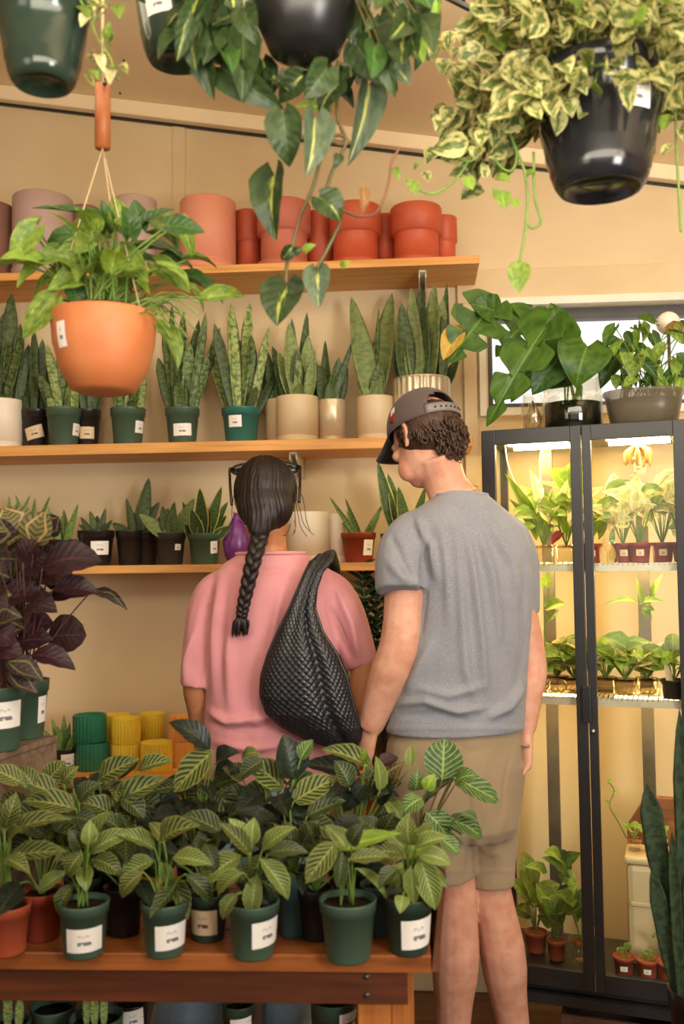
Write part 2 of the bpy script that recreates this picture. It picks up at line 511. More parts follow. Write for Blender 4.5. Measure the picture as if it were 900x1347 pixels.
ceiling = struct(g, 'ceiling', M['ceiling'], smooth=False)
# peg holes and small hooks in the ceiling boards
for (px, py, r) in ((139, 73, .006), (163, 79, .004), (138, 103, .004), (158, 122, .004), (516, 182, .006), (527, 188, .004)):
    ry = RAY(px, py)
    k = (ceil_z(0) - CAM.z) / (ry.z - CEILK * ry.x)
    p = CAM + ry * k
    g = G(); g.lathe((p.x, p.y, p.z - 0.004), [(r, 0), (r, .006)], 10); o = g.obj('ceiling_hole', M['black_metal'], ceiling)
# the trim along the wall's head: a white batten, and a black strip drawn as the shadow gap below it
g = G()
g.obox((XL, WY - 0.045, ceil_z(XL) - 0.052), (XR - XL, 0, ceil_z(XR) - ceil_z(XL)), (0, 0.045, 0), (0, 0, 0.052))
struct(g, 'trim_1', M['ceiling'], bevel=0.004, smooth=False)
g = G()
g.obox((XL, WY - 0.012, ceil_z(XL) - 0.060), (XR - XL, 0, ceil_z(XR) - ceil_z(XL)), (0, 0.012, 0), (0, 0, 0.008))
struct(g, 'trim_2', M['black_metal'], smooth=False)
# board joints of the wall, window header board and its lower lip
hz0, hz1 = PY(760, 396, WY).z, PY(760, 352, WY).z
g = G(); g.box((wx0 - 0.10, WY - 0.018, hz0), (XR, WY, hz1)); struct(g, 'trim_3', M['wall'], bevel=0.003, smooth=False)
for px in (236,):
    x = PY(px, 200, WY).x
    g = G(); g.box((x - 0.022, WY - 0.006, PY(px, 340, WY).z), (x + 0.022, WY, ceil_z(x) - 0.055)); o = g.obj('batten', M['wall'], wallb, smooth=False)
x = PY(627, 480, WY).x
g = G(); g.box((x - 0.045, WY - 0.02, PY(627, 640, WY).z), (x, WY, hz0)); struct(g, 'trim_4', M['wall'], bevel=0.003, smooth=False)
# window: white casing, dark sash, pane, sky beyond
g = G()
g.box((wx0 - 0.03, WY - 0.03, wz1 - 0.004), (wx1 + 0.03, WY + 0.06, wz1 + 0.022))
g.box((wx0 - 0.03, WY - 0.03, wz0 - 0.022), (wx1 + 0.03, WY + 0.06, wz0 + 0.004))
g.box((wx0 - 0.03, WY - 0.03, wz0 + 0.004), (wx0 - 0.008, WY + 0.06, wz1 - 0.004))
win = struct(g, 'window_1', M['white_paint'], smooth=False)
g = G()
s = 0.034
g.box((wx0 - 0.008, WY + 0.03, wz1 - s - 0.01), (wx1, WY + 0.07, wz1 - 0.004)); g.box((wx0 - 0.008, WY + 0.03, wz0 + 0.004), (wx1, WY + 0.07, wz0 + s * .8))
g.box((wx0 - 0.008, WY + 0.03, wz0 + s * .8), (wx0 + s * .55, WY + 0.07, wz1 - s - 0.01))
g.obj('window_sash', M['dark_frame'], win, smooth=False)
g = G(); g.box((wx0 + s * .5, WY + 0.048, wz0 + s * .7), (wx1, WY + 0.052, wz1 - s)); g.obj('window_pane', glass('window_glass', (1, 1, 1, 1), .02, .3), win, smooth=False)
g = G(); g.box((XL, WY - 0.018, 0), (XR, WY, 0.11)); struct(g, 'baseboard_back', M['white_paint'], bevel=0.003, smooth=False)
# the track rod under the ceiling
ry = RAY(600, 4)
p0, p1 = PD(572, -12, 2.05), PD(620, 12, 2.0)
t = thing('ceiling_track', 'thin black metal track rod below the ceiling, between two hanging plants', 'track', p0)
g = G(); g.tube([p0, p1], 0.007, 8); g.obj('rod', M['black_metal'], t)
for q in (p0.lerp(p1, .25), p0.lerp(p1, .8)):
    g = G(); g.tube([q, (q.x, q.y, ceil_z(q.x))], 0.004, 6); g.obj('hanger', M['black_metal'], t)

# ------------------------------------------------------------------ wall shelves
SF, SB = 2.985, WY                            # shelf front edge, back
SD = 3.095                                    # depth line on which the pots stand
Z_TOP, Z_MID, Z_LOW, Z_BENCH = PY(300, 348, SF).z, PY(300, 580, SF).z, PY(300, 742, SF).z, PY(200, 1016, SF).z
def shelf(z, th, xr, label, brackets):
    t = thing('wall_shelf', label, 'shelf', (-0.5, SB, z), 'pine shelves along the back wall')
    g = G(); g.box((XL + 0.02, SF, z - th), (xr, SB, z)); g.obj('board', M['shelf'], t, smooth=False, bevel=0.002)
    for bx in brackets:
        b = None
        g = G()
        g.box((bx - .012, SF + .05, z - th - .006), (bx + .012, SB, z - th))
        g.box((bx - .012, SB - .006, z - th - .075), (bx + .012, SB, z - th - .006))
        w = .012
        for sx in (-1, 1):
            x = bx + sx * w
            A, B, Cc = V((x, SF + .05, z - th - .004)), V((x, SB, z - th - .004)), V((x, SB, z - th - .075))
            A2 = A + V((0, 0, -.02))
            dx = V((-sx * .003, 0, 0))
            vs = [A, B, Cc, A2, A + dx, B + dx, Cc + dx, A2 + dx]
            g.add(vs, [(0, 1, 2, 3), (7, 6, 5, 4), (0, 4, 5, 1), (1, 5, 6, 2), (2, 6, 7, 3), (3, 7, 4, 0)])
        g.obj('bracket', M['white_paint'], t, smooth=False)
    return t
xr = PY(631, 352, SF).x
shelf(Z_TOP, 0.026, xr, 'topmost pine wall shelf, holding pink and orange ceramic planters', [PY(556, 380, SF + .1).x])
shelf(Z_MID, 0.034, PY(622, 580, SF).x, 'middle pine wall shelf, holding the tall snake plants', [PY(388, 600, SF + .1).x])
shelf(Z_LOW, 0.026, PY(622, 742, SF).x, 'lower pine wall shelf at head height, holding small potted succulents', [PY(420, 760, SF + .1).x])
t = thing('wall_bench', 'low pine counter along the wall, holding yellow and green ribbed cups', 'shelf', (-0.5, SB, 0))
g = G(); g.box((XL + 0.02, SF - .06, Z_BENCH - .034), (PY(520, 1016, SF).x, SB, Z_BENCH)); g.obj('board', M['shelf'], t, smooth=False, bevel=0.002)
for x in (-1.6, -.6, PY(520, 1016, SF).x - .09):
    g = G(); g.box((x, SF - .03, 0), (x + .07, SF + .04, Z_BENCH - .034)); g.obj('leg', M['leg_wood'], t, smooth=False)

# ------------------------------------------------------------------ the display table in front
ZT = 0.648
ctr = PZ(567, 1257, ZT); lft = PZ(-60, 1252, ZT)
rear_r = PZ(582, 1150, ZT); 
ex = (ctr - lft).normalized()
ey = V((-ex.y, ex.x, 0))
TD = 0.50
tl0 = ctr - ex * 1.75
table = thing('display_table', 'stained wooden display table crowded with green potted calatheas', 'table', (tl0.x, tl0.y, 0))
g = G(); nb = 4
for i in range(nb):
    g = G(); bw = TD / nb
    g.obox(tl0 + ey * (bw * i + (.0015 if i else 0)) - V((0, 0, .034)), (ctr - tl0), ey * (bw - .0015), (0, 0, .034))
    g.obj('plank', M['table'], table, smooth=False, bevel=.0025)
g = G()
o = tl0 + ey * .035 - V((0, 0, .034 + .075))
g.obox(o, (ctr - tl0) - ex * .045, ey * .025, (0, 0, .075)); ap = g.obj('front_apron', M['table_dark'], table, smooth=False, bevel=.002)
for zz in (-.055, -.09):
    p = ctr - ex * .125 + ey * .035 + V((0, 0, zz))
    g = G(); g.tube([p, p - ey * .004], .006, 10); g.obj('bolt', M['grey_metal'], ap)
g = G(); g.obox(tl0 + ey * (TD - .06) - V((0, 0, .11)), (ctr - tl0) - ex * .045, ey * .025, (0, 0, .075)); g.obj('rear_apron', M['table_dark'], table, smooth=False)
for (a, b) in ((.145, .06), (.145, TD - .14), (1.6, .06), (1.6, TD - .14)):
    q = ctr - ex * a + ey * b; q.z = 0
    g = G()
    g.obox(q, ex * .066, ey * .035, (0, 0, ZT - .034)); g.obox(q + ex * .068, ex * .044, ey * .07, (0, 0, ZT - .034))
    g.obj('leg', M['leg_wood'], table, smooth=False, bevel=.002)
# raised end board at the table's end
g = G()
q = ctr + ex * .001 - V((0, 0, .03))
g.add([q, q + ex * .012, q + ex * .042 + V((0, 0, .115)) + ey * .2, q + ex * .03 + V((0, 0, .115)) + ey * .2,
       q + ey * TD, q + ex * .012 + ey * TD, q + ex * .042 + V((0, 0, .115)) + ey * TD, q + ex * .03 + V((0, 0, .115)) + ey * TD],
      [(0, 1, 2, 3), (7, 6, 5, 4), (0, 4, 5, 1), (1, 5, 6, 2), (2, 6, 7, 3), (3, 7, 4, 0)])
g.obj('end_board', M['table_dark'], table, smooth=False)
ZLOW = 0.30
g = G(); g.obox(tl0 + ey * .08 - V((0, 0, ZT - ZLOW + .03)), (ctr - tl0) - ex * .15, ey * (TD - .16), (0, 0, .03)); g.obj('lower_shelf', M['table'], table, smooth=False)
# the wooden riser at the table's back
rr_ = PD(75, 967, 2.20)                       # its far corner on the aisle side
cz = rr_.z - .013
cy = rr_ - PD(0, 991, 1.987); cy.z = 0; cy.normalize()
cx = V((cy.y, -cy.x, 0))
LX, LY, HB = .62, .31, (cz - ZT)
c0 = V((rr_.x, rr_.y, 0)) - cy * LY
cq = c0 - cx * .3 + cy * .15
crate = thing('wooden_riser', 'weathered grey-brown wooden riser box under the purple calatheas', 'crate', (cq.x, cq.y, ZT))
for i in range(3):
    g = G(); g.obox(c0 - cx * LX + V((0, 0, ZT + HB / 3 * i + .001)), cx * LX, cy * .018, (0, 0, HB / 3 - .003)); g.obj('slat', M['crate'], crate, smooth=False, bevel=.002)
    g = G(); g.obox(c0 - cx * .018 + cy * .019 + V((0, 0, ZT + HB / 3 * i + .001)), cx * .018, cy * (LY - .04), (0, 0, HB / 3 - .003)); g.obj('slat', M['crate'], crate, smooth=False, bevel=.002)
    g = G(); g.obox(c0 - cx * LX + cy * (LY - .018) + V((0, 0, ZT + HB / 3 * i + .001)), cx * LX, cy * .018, (0, 0, HB / 3 - .003)); g.obj('slat', M['crate'], crate, smooth=False, bevel=.002)
g = G(); g.obox(c0 - cx * LX - cy * .004 + V((0, 0, cz - .001)), cx * (LX + .004), cy * LY, (0, 0, .014)); g.obj('lid_board', M['crate'], crate, smooth=False, bevel=.002)
RZ = cz + .013

# ------------------------------------------------------------------ pots and leaves: the builders
def to_cam(p):
    d = CAM - V(p); return math.atan2(d.y, d.x)
def pot_part(root, c, rt, h, style, mat, label=None, name='pot', seg=32):
    """c: centre of the pot's foot. label: (azimuth offset, height fraction, width, height, tilt, material)"""
    g = G()
    if style == 'nursery':
        rb, lip = rt * .76, h * .2
        P = [(rb * .86, .004), (rb * .97, 0), (rb, .003), (rt * .93 - (rt - rb) * lip / h * .3, h - lip), (rt * .965, h - lip), (rt * .985, h - .004), (rt, h - .002), (rt * .99, h), (rt * .93, h), (rt * .90, h - lip), (rt * .86, h * .78)]
        g.lathe(c, P, seg, cap=False)
        n = len(P)
        g.f.append(tuple(range(seg))[::-1])
    elif style == 'cylinder':
        g.lathe(c, [(rt * .96, 0), (rt * .98, .003), (rt * .98, h * .13), (rt * .95, h * .135), (rt * .95, h * .15), (rt, h * .16), (rt, h - .003), (rt * .98, h), (rt * .9, h), (rt * .89, h * .82), (.001, h * .8)], seg, cap=False)
    elif style == 'stepped':
        g.lathe(c, [(rt * .88, 0), (rt * .96, .003), (rt * .96, h * .10), (rt * .86, h * .12), (rt * .86, h * .52), (rt * .89, h * .54), (rt, h * .56), (rt, h - .004), (rt * .98, h), (rt * .9, h), (rt * .88, h * .7), (.001, h * .68)], seg, cap=False)
    elif style == 'ribbed':
        g.lathe(c, [(rt * .9, 0), (rt * .96, .005), (rt * .97, h * .97)], 120, .085, 26, cap=False)
        g.lathe(c, [(rt * .95, h * .965), (rt * .985, h * .97), (rt * .985, h - .003), (rt * .98, h), (rt * .88, h), (rt * .86, h * .5), (.001, h * .45)], 48, cap=False)
    elif style == 'round':
        g.lathe(c, [(.001, 0), (rt * .45, .001), (rt * .62, h * .05), (rt * .84, h * .32), (rt * .96, h * .62), (rt, h - .004), (rt * .985, h), (rt * .94, h), (rt * .92, h * .85), (.001, h * .8)], 48, cap=False)
    elif style == 'basket':
        P = [(.001, .012), (rt * .50, .014), (rt * .56, 0), (rt * .63, .002), (rt * .70, h * .06), (rt * .775, h * .17), (rt * .77, h * .185), (rt * .835, h * .30), (rt * .83, h * .315), (rt * .93, h * .62), (rt * .97, h * .86), (rt, h * .87), (rt * 1.01, h - .004), (rt, h), (rt * .93, h), (rt * .9, h * .8), (.001, h * .78)]
        g.lathe(c, P, 48, cap=False)
    PROF = []
    for p in g.v:                             # the outside of the profile, foot to rim
        q = (round(p[2] - c[2], 5), round(math.hypot(p[0] - c[0], p[1] - c[1]), 5))
        if not PROF or q != PROF[-1]: PROF.append(q)
    top_ = max(q[0] for q in PROF)
    PROF = PROF[:[q[0] for q in PROF].index(top_) + 1]
    pot = g.obj(name, mat, root)
    if label: add_label(pot, c, rt, h, style, label, PROF)
    return pot
def add_label(pot, c, rt, h, style, label, prof):
    az, zf, w, hh, tilt, mk = label
    a0 = to_cam(c) + az
    g = G()
    rad = lambda z: float(np.interp(z, [k[0] for k in prof], [k[1] for k in prof]))
    def fn(u, v):
        x, z = (u - .5) * w, (v - .5) * hh
        x, z = x * math.cos(tilt) - z * math.sin(tilt), x * math.sin(tilt) + z * math.cos(tilt)
        zz = h * zf + z
        r = rad(zz) + .0012
        a = a0 + x / r
        return V((c[0] + r * math.cos(a), c[1] + r * math.sin(a), c[2] + zz))
    g.grid(fn, 8, 3, flip=False)
    g.obj('label_sticker', M[mk], pot)
def soil_part(root, c, r, z, mk='soil'):
    g = G()
    def fn(u, v):
        a = v * 2 * math.pi
        rr = r * u
        return V((c[0] + rr * math.cos(a), c[1] + rr * math.sin(a), c[2] + z + .004 * noise.noise((rr * 90 * math.cos(a), rr * 90 * math.sin(a), c[0] * 7)) - .003 * u))
    g.grid(fn, 5, 20, closed_v=True)
    g.obj('soil', M[mk], root)

def leaf_mesh(name, width_fn, nu=10, nv=4, arch=.10, fold=.12, lobe=0.0, wave=0.0, sk=0.0, curl=0.0):
    g = G()
    def fn(u, v):
        s = (v - .5) * 2
        w = width_fn(u, s) * .5
        x = u - lobe * (1 - u) ** 4 * abs(s) ** 1.3
        z = arch * (4 * u * (1 - u)) - arch * .0 + fold * abs(s) * w * 2 + wave * math.sin(u * 19 + s * 2) * abs(s) * w - curl * (s * w * 2) ** 2
        return V((x, s * w + sk * u * (1 - u), z))
    g.grid(fn, nu, nv)
    return g.mesh(name)
def thick_leaf_mesh(name, twist=.5, bend=.05, keel=.35, n=12, tip=.25):
    g = G(); m = 8
    def fn(u, v):
        w = .5 * min(1, .52 + u * 1.5) * min(1, ((1 - u) / tip) ** .62 if u > 1 - tip else 1)
        a = v * 2 * math.pi
        s = math.cos(a)
        y = s * w
        z = (abs(s) - .5) * keel * w * 1.2 + math.sin(a) * .09 * w * (1.0)
        t = twist * (u - .3)
        y, z = y * math.cos(t) - z * math.sin(t), y * math.sin(t) + z * math.cos(t)
        return V((u, y + 0 * u, z + bend * math.sin(u * 3.0)))
    g.grid(fn, n, m, closed_v=True)
    # uv: v folds so that both faces read across the leaf
    for k, (u, v) in list(g.uv.items()):
        s = math.cos(v * 2 * math.pi); g.uv[k] = (u, (s + 1) / 2)
    return g.mesh(name)
lw = lambda a, b: (lambda u, s: max(1e-3, math.sin(math.pi * min(1, u ** a)) ** b))
heart_w = lambda u, s: max(1e-3, (.30 + .70 * (u / .2) ** .55) if u < .2 else (math.cos((u - .2) / .8 * math.pi / 2) ** .85))
def monstera_w(u, s):
    base = heart_w(u, s)
    if abs(s) < .3: return base
    c = 0.5 + 0.5 * math.cos((u + (.06 if s > 0 else 0)) * 2 * math.pi * 3.7)
    k = min(1, (abs(s) - .3) / .25)
    return base * (1 - .74 * k * c ** 5)
LM = {}
for i, (ar, fo) in enumerate(((.10, .16), (.16, .22), (.05, .10), (.22, .12))):
    LM['ovate%d' % i] = leaf_mesh('ovate_leaf', lw(.78, .80), 10, 4, ar, fo, wave=.06)
    LM['lance%d' % i] = leaf_mesh('lance_leaf', lw(.70, 1.0), 10, 4, ar, fo, wave=.03)
    LM['round%d' % i] = leaf_mesh('paddle_leaf', lw(.85, .55), 10, 4, ar, fo * .8, wave=.05)
    LM['heart%d' % i] = leaf_mesh('heart_leaf', heart_w, 14, 6, ar, fo, lobe=.20, wave=.04)
    LM['small%d' % i] = leaf_mesh('small_leaf', lw(.72, .75), 6, 4, ar, fo, wave=.05)
    LM['monstera%d' % i] = leaf_mesh('split_leaf', monstera_w, 90, 8, ar, fo * .7, lobe=.20)
    LM['snake%d' % i] = thick_leaf_mesh('snake_leaf', (.5, -.6, .2, -.2)[i], (.03, -.03, .05, .0)[i], .4)
    LM['broad%d' % i] = thick_leaf_mesh('broad_snake_leaf', (.3, -.4, .2, -.2)[i], (.03, -.03, .04, .0)[i], .45, tip=.5)
    LM['spike%d' % i] = thick_leaf_mesh('spike_leaf', .1, (.04, -.02, .06, .0)[i], .5, tip=.85)
RND = random.Random(11)
def leaf(root, b, t, w, kind, mat, nrm=None, roll=0.0, name='leaf'):
    """one leaf from its base b to its tip t, w wide; nrm: which way its face looks"""
    b, t = V(b), V(t)
    x = t - b
    L = x.length
    if L < 1e-4: return None
    x = x / L
    n = V(nrm) if nrm is not None else ((CAM - b).normalized() * .8 + V((0, 0, 1)) * .8)
    y = n.cross(x)
    if y.length < 1e-4: y = x.orthogonal()
    y.normalize()
    z = x.cross(y)
    if roll:
        y, z = y * math.cos(roll) + z * math.sin(roll), z * math.cos(roll) - y * math.sin(roll)
    key = kind if kind in LM else kind + str(RND.randrange(4))
    me = LM[key]
    if mat.name not in (m.name for m in me.materials if m):
        k2 = key + '|' + mat.name
        if k2 not in LM:
            me2 = me.copy(); me2.materials.clear(); me2.materials.append(mat); LM[k2] = me2
        me = LM[k2]
    o = bpy.data.objects.new(name, me)
    COL.objects.link(o)
    o.parent = root
    off = root_loc(root)
    zz = w if kind.startswith(('snake', 'broad', 'spike')) else (L * .6 + w * .4)
    o.matrix_local = Matrix(((x.x * L, y.x * w, z.x * zz, b.x - off.x), (x.y * L, y.y * w, z.y * zz, b.y - off.y), (x.z * L, y.z * w, z.z * zz, b.z - off.z), (0, 0, 0, 1)))
    return o
class Stems:
    def __init__(self): self.g = G()
    def add(self, pts, r=.0016, n=4, seg=5): self.g.tube(spline(pts, n), r, seg)
    def obj(self, root, mat, name='stem'):
        if self.g.v: self.g.obj(name, mat, root)

def lf(*a, **k): return leaf_mat(*a, **k)
L_ = {}
L_['snake'] = lf('snake_leaf_banded', lin(104, 122, 62), lin(48, 66, 36), 'band', .42, 0)
L_['snake_pale'] = lf('snake_leaf_pale', lin(158, 168, 100), lin(88, 112, 62), 'band', .42, 0)
L_['snake_dark'] = lf('snake_leaf_dark', lin(78, 94, 50), lin(50, 68, 38), 'band', .4, 0)
L_['snake_moon'] = lf('snake_leaf_moon', lin(128, 140, 82), lin(100, 118, 66), 'band', .4, 0)
L_['snake_edge'] = lf('snake_leaf_edged', lin(80, 100, 50), lin(54, 76, 40), 'band', .42, 0, extra=lin(186, 184, 96))
L_['snake_deep'] = lf('snake_leaf_deep', lin(48, 66, 40), lin(28, 42, 28), 'band', .45, 0, vary=.15)
L_['succ'] = lf('succulent_leaf', lin(120, 142, 70), lin(80, 110, 56), 'band', .42, 0)
L_['succ_dark'] = lf('succulent_leaf_dark', lin(92, 108, 66), lin(62, 80, 50), 'band', .45, 0)
L_['cal'] = lf('striped_calathea', lin(124, 130, 62), lin(42, 56, 30), 'stripe', .40, .15, lin(150, 160, 84), n=8, k=.6, back=lin(120, 130, 84))
L_['cal_dark'] = lf('striped_calathea_dark', lin(82, 94, 48), lin(26, 38, 26), 'stripe', .38, .12, lin(110, 124, 66), n=8, k=.55, back=lin(88, 60, 66))
L_['cal_light'] = lf('striped_calathea_light', lin(154, 164, 84), lin(72, 96, 46), 'stripe', .40, .18, lin(168, 184, 112), n=10, k=.6)
L_['cal_deep'] = lf('deep_green_calathea', lin(36, 48, 32), lin(20, 28, 22), 'plain', .34, .06, back=lin(58, 34, 44), n=8, k=.5)
L_['maranta'] = lf('prayer_plant', lin(84, 110, 56), lin(48, 74, 42), 'vein', .4, .18, lin(150, 178, 92), n=7, k=.7)
L_['rose'] = lf('purple_calathea', lin(58, 46, 42), lin(42, 26, 32), 'rose', .4, .08, lin(104, 100, 60), n=7, k=.5, back=lin(74, 34, 46))
L_['purple'] = lf('purple_underside', lin(58, 28, 36), lin(36, 18, 26), 'plain', .42, .10, n=7, k=.5, back=lin(66, 34, 42))
L_['olive'] = lf('olive_calathea', lin(112, 100, 54), lin(64, 66, 40), 'rose', .42, .15, lin(160, 138, 90), n=7, k=.5)
L_['pothos'] = lf('golden_pothos', lin(140, 158, 64), lin(82, 116, 46), 'streak', .36, .25, lin(168, 180, 82), n=6, k=.5)
L_['pothos_dark'] = lf('pothos_dark', lin(66, 98, 40), lin(44, 74, 34), 'plain', .34, .2, n=6, k=.5)
L_['lime'] = lf('lime_leaf', lin(150, 176, 70), lin(116, 150, 54), 'plain', .38, .3, n=6, k=.5)
L_['brasil'] = lf('philodendron_streaked', lin(54, 74, 36), lin(36, 54, 28), 'center', .34, .12, lin(156, 164, 74), n=6, k=.5)
L_['philo'] = lf('philodendron_green', lin(58, 78, 38), lin(40, 58, 30), 'plain', .36, .14, n=6, k=.5)
L_['silver'] = lf('philodendron_silvery', lin(92, 108, 82), lin(70, 86, 66), 'center', .34, .10, lin(176, 178, 100), n=6, k=.5)
L_['marble'] = lf('marbled_pothos', lin(104, 116, 52), lin(68, 88, 40), 'marble', .42, .22, lin(190, 184, 120), n=5, k=.5)
L_['monstera'] = lf('monstera_leaf', lin(88, 122, 42), lin(58, 92, 34), 'plain', .3, .38, n=6, k=.5)
L_['yellow'] = lf('yellowing_leaf', lin(214, 176, 72), lin(196, 160, 66), 'plain', .4, .3, n=6, k=.5)
L_['warm'] = lf('warm_lit_leaf', lin(146, 164, 66), lin(104, 134, 50), 'plain', .4, .35, n=6, k=.5)
L_['warm_pale'] = lf('pale_cream_leaf', lin(222, 214, 150), lin(176, 180, 96), 'marble', .4, .4, lin(238, 230, 190), n=6, k=.5)
L_['zz'] = lf('glossy_dark_leaf', lin(40, 64, 40), lin(28, 46, 32), 'plain', .25, .08, n=5, k=.5)
L_['brown'] = lf('dry_brown_leaf', lin(142, 104, 62), lin(110, 78, 44), 'plain', .6, .2, n=5, k=.5)
# ------------------------------------------------------------------ planters on the topmost shelf
def on_shelf(xl, xr, yt, z, Y, style):
    """foot centre, radius and height of a pot that spans xl..xr and whose rim shows at yt"""
    xc = (xl + xr) / 2
    p = PY(xc, yt, Y)
    d = (p - CAM).dot(FW)
    rt = (xr - xl) / 2 * d / F
    return V((p.x, Y, z)), rt, p.z - z
def planter(xl, xr, yt, z, Y, style, mat, label, group=None, z_add=0.0, cat='planter', sticker=None, h=None):
    c, rt, hh = on_shelf(xl, xr, yt, z, Y, style)
    c.z += z_add
    if h: hh = h
    else: hh -= z_add
    t = thing('planter', label, cat, c, group)
    pot_part(t, c, rt, hh, style, M[mat], sticker, name='pot')
    if style in ('cylinder', 'stepped'):
        g = G(); r = rt * (1.0 if style == 'stepped' else .985)
        # the saucer's rim, standing proud round the foot
        k = .96 if style == 'stepped' else .98
        g.lathe(c, [(rt * k + .0005, .0005), (rt * (k + .035), .002), (rt * (k + .045), hh * .10), (rt * k + .0005, hh * .105)], 32, cap=False)
        g.obj('saucer', M[mat], t)
    return t
GT = 'ceramic planters on the topmost shelf'
YB, YFm = 3.16, 3.085
planter(-44, 17, 273, Z_TOP, YFm, 'cylinder', 'mauve', 'dark mauve ceramic planter at the frame edge of the topmost shelf', GT)
planter(18, 95, 263, Z_TOP, YFm, 'cylinder', 'lilac', 'pale lilac cylindrical planter, second from the dark mauve end of the topmost shelf', GT)
planter(93, 130, 275, Z_TOP, YB, 'cylinder', 'mauve', 'brownish mauve planter standing back between the two lilac ones', GT)
planter(150, 206, 265, Z_TOP, YFm, 'cylinder', 'lilac', 'lilac planter behind the hanging pothos leaves, beside the salmon cylinder', GT)
planter(237, 310, 268, Z_TOP, YFm, 'cylinder', 'salmon', 'salmon pink cylindrical planter with thin saucer on the topmost shelf', GT)
planter(308, 346, 281, Z_TOP, YB, 'stepped', 'rust', 'rust red stepped planter behind, between salmon cylinder and dusty rose planter', GT)
planter(338, 409, 271, Z_TOP, YFm, 'stepped', 'dusty_rose', 'dusty rose stepped planter behind the trailing philodendron vine', GT)
planter(402, 440, 282, Z_TOP, YB, 'cylinder', 'rust', 'dark rust planter set back beside the dusty rose planter', GT)
planter(433, 501, 275, Z_TOP, YFm, 'stepped', 'orange_red', 'orange red stepped planter with dried twig across its rim', GT)
planter(490, 524, 286, Z_TOP, YB, 'stepped', 'rust', 'rust stepped planter peeping between the two big orange red planters', GT)
planter(513, 581, 276, Z_TOP, YFm, 'stepped', 'orange_red', 'large orange red stepped planter nearest the topmost shelf\'s free end', GT)
planter(566, 601, 288, Z_TOP, YB, 'stepped', 'orange_red', 'small orange red stepped planter last on the topmost shelf', GT)

# ------------------------------------------------------------------ snake plants on the middle shelf
def potted(name, cat, label, group, xl, xr, yt, z, Y, style, mat, sticker=None, soil='soil'):
    c, rt, h = on_shelf(xl, xr, yt, z, Y, style)
    t = thing(name, label, cat, c, group)
    pot_part(t, c, rt, h, style, M[mat], sticker)
    soil_part(t, c, rt * .9, h * .9, soil)
    return t, c, rt, h
def snake(t, c, rt, h, leaves, mat, kind='snake', lowz=.82, spread=.045):
    """leaves: (base x, tip x, tip y, width) in pixels at the pot's distance"""
    top = c + V((0, 0, h * lowz))
    leaves = list(leaves)
    if kind != 'spike':
        for k in range(int(len(leaves) * .6)):
            p, q = RND.sample(leaves[:], 2)
            yy = max(p[2], q[2]) + RND.uniform(5, 45)
            if yy < PXs(top)[1] - 18: leaves.append(((p[0] + q[0]) / 2, (p[1] + q[1]) / 2 + RND.uniform(-6, 6), yy, (p[3] + q[3]) / 2))
    for i, (bx, tx, ty, w) in enumerate(leaves):
        dy = RND.uniform(-.55, .55) * rt
        d0 = (top - CAM).dot(FW)
        b = PY(bx, 500, c.y + dy); b.z = top.z
        b.x = max(c.x - rt * .75, min(c.x + rt * .75, b.x))
        tip = PY(tx, ty, c.y + dy + RND.uniform(-spread, spread))
        m = L_[mat] if isinstance(mat, str) else L_[mat[i % len(mat)]]
        leaf(t, b, tip, w * d0 / F * 1.15, kind, m, nrm=(CAM - b).normalized() + V((RND.uniform(-.7, .7), 0, .1)))
GS = 'snake plants on the middle shelf'
S = lambda az=0, zf=.45, w=.05, h=.032, tilt=0, m='sticker': (az, zf, w, h, tilt, m)
a = potted('snake_plant', 'plant', 'tall dark snake plant in white ceramic pot at the frame edge', GS, -22, 29, 527, Z_MID, SD, 'cylinder', 'white_pot')
snake(*a, [(8, 15, 384, 17), (0, 4, 412, 18), (20, 27, 425, 15), (6, 30, 440, 14), (-5, -8, 430, 16), (14, 18, 470, 16), (22, 38, 452, 12)], ('snake_dark', 'snake'))
a = potted('snake_plant', 'plant', 'snake plant in a small black pot with tilted tan sticker', GS, 28, 66, 540, Z_MID, SD + .03, 'nursery', 'black_pot', S(-.1, .42, .062, .042, .3, 'sticker_tan'))
snake(*a, [(45, 44, 430, 12), (36, 32, 470, 10), (52, 56, 445, 12), (58, 62, 460, 10), (40, 40, 455, 12)], 'snake_dark')
a = potted('snake_plant', 'plant', 'bright green snake plant in green pot below the hanging orange pot\'s edge', GS, 61, 107, 538, Z_MID, SD - .02, 'nursery', 'green_pot', S(1.0, .45, .04, .04))
snake(*a, [(72, 52, 492, 12), (80, 62, 452, 11), (86, 92, 445, 14), (92, 98, 500, 20), (84, 75, 470, 14), (96, 104, 455, 12)], ('snake', 'snake_pale'))
a = potted('snake_plant', 'plant', 'snake plant in black pot with tan sticker, behind the bright green one', GS, 96, 133, 540, Z_MID, SD + .04, 'nursery', 'black_pot', S(.0, .4, .05, .04, 0, 'sticker_tan'))
snake(*a, [(112, 108, 470, 13), (120, 125, 460, 13), (115, 116, 450, 12), (125, 132, 485, 10)], 'snake_dark')
a = potted('snake_plant', 'plant', 'snake plant in green pot directly under the hanging orange pot', GS, 145, 192, 538, Z_MID, SD, 'nursery', 'green_pot', S(.85, .5, .04, .04))
snake(*a, [(158, 150, 470, 14), (168, 168, 455, 15), (176, 182, 460, 14), (182, 187, 490, 12), (162, 146, 500, 10)], ('snake', 'snake_pale'))
a = potted('snake_plant', 'plant', 'snake plant in green pot with wide white sticker beside the orange pot', GS, 217, 263, 538, Z_MID, SD, 'nursery', 'green_pot', S(.0, .4, .062, .04, .04))
snake(*a, [(232, 216, 420, 13), (240, 241, 410, 12), (246, 262, 420, 14), (252, 290, 430, 10), (236, 222, 455, 14), (226, 208, 470, 12), (243, 250, 450, 14), (256, 276, 460, 9), (230, 226, 400, 9), (250, 271, 410, 10)], ('snake', 'snake', 'snake_dark'))
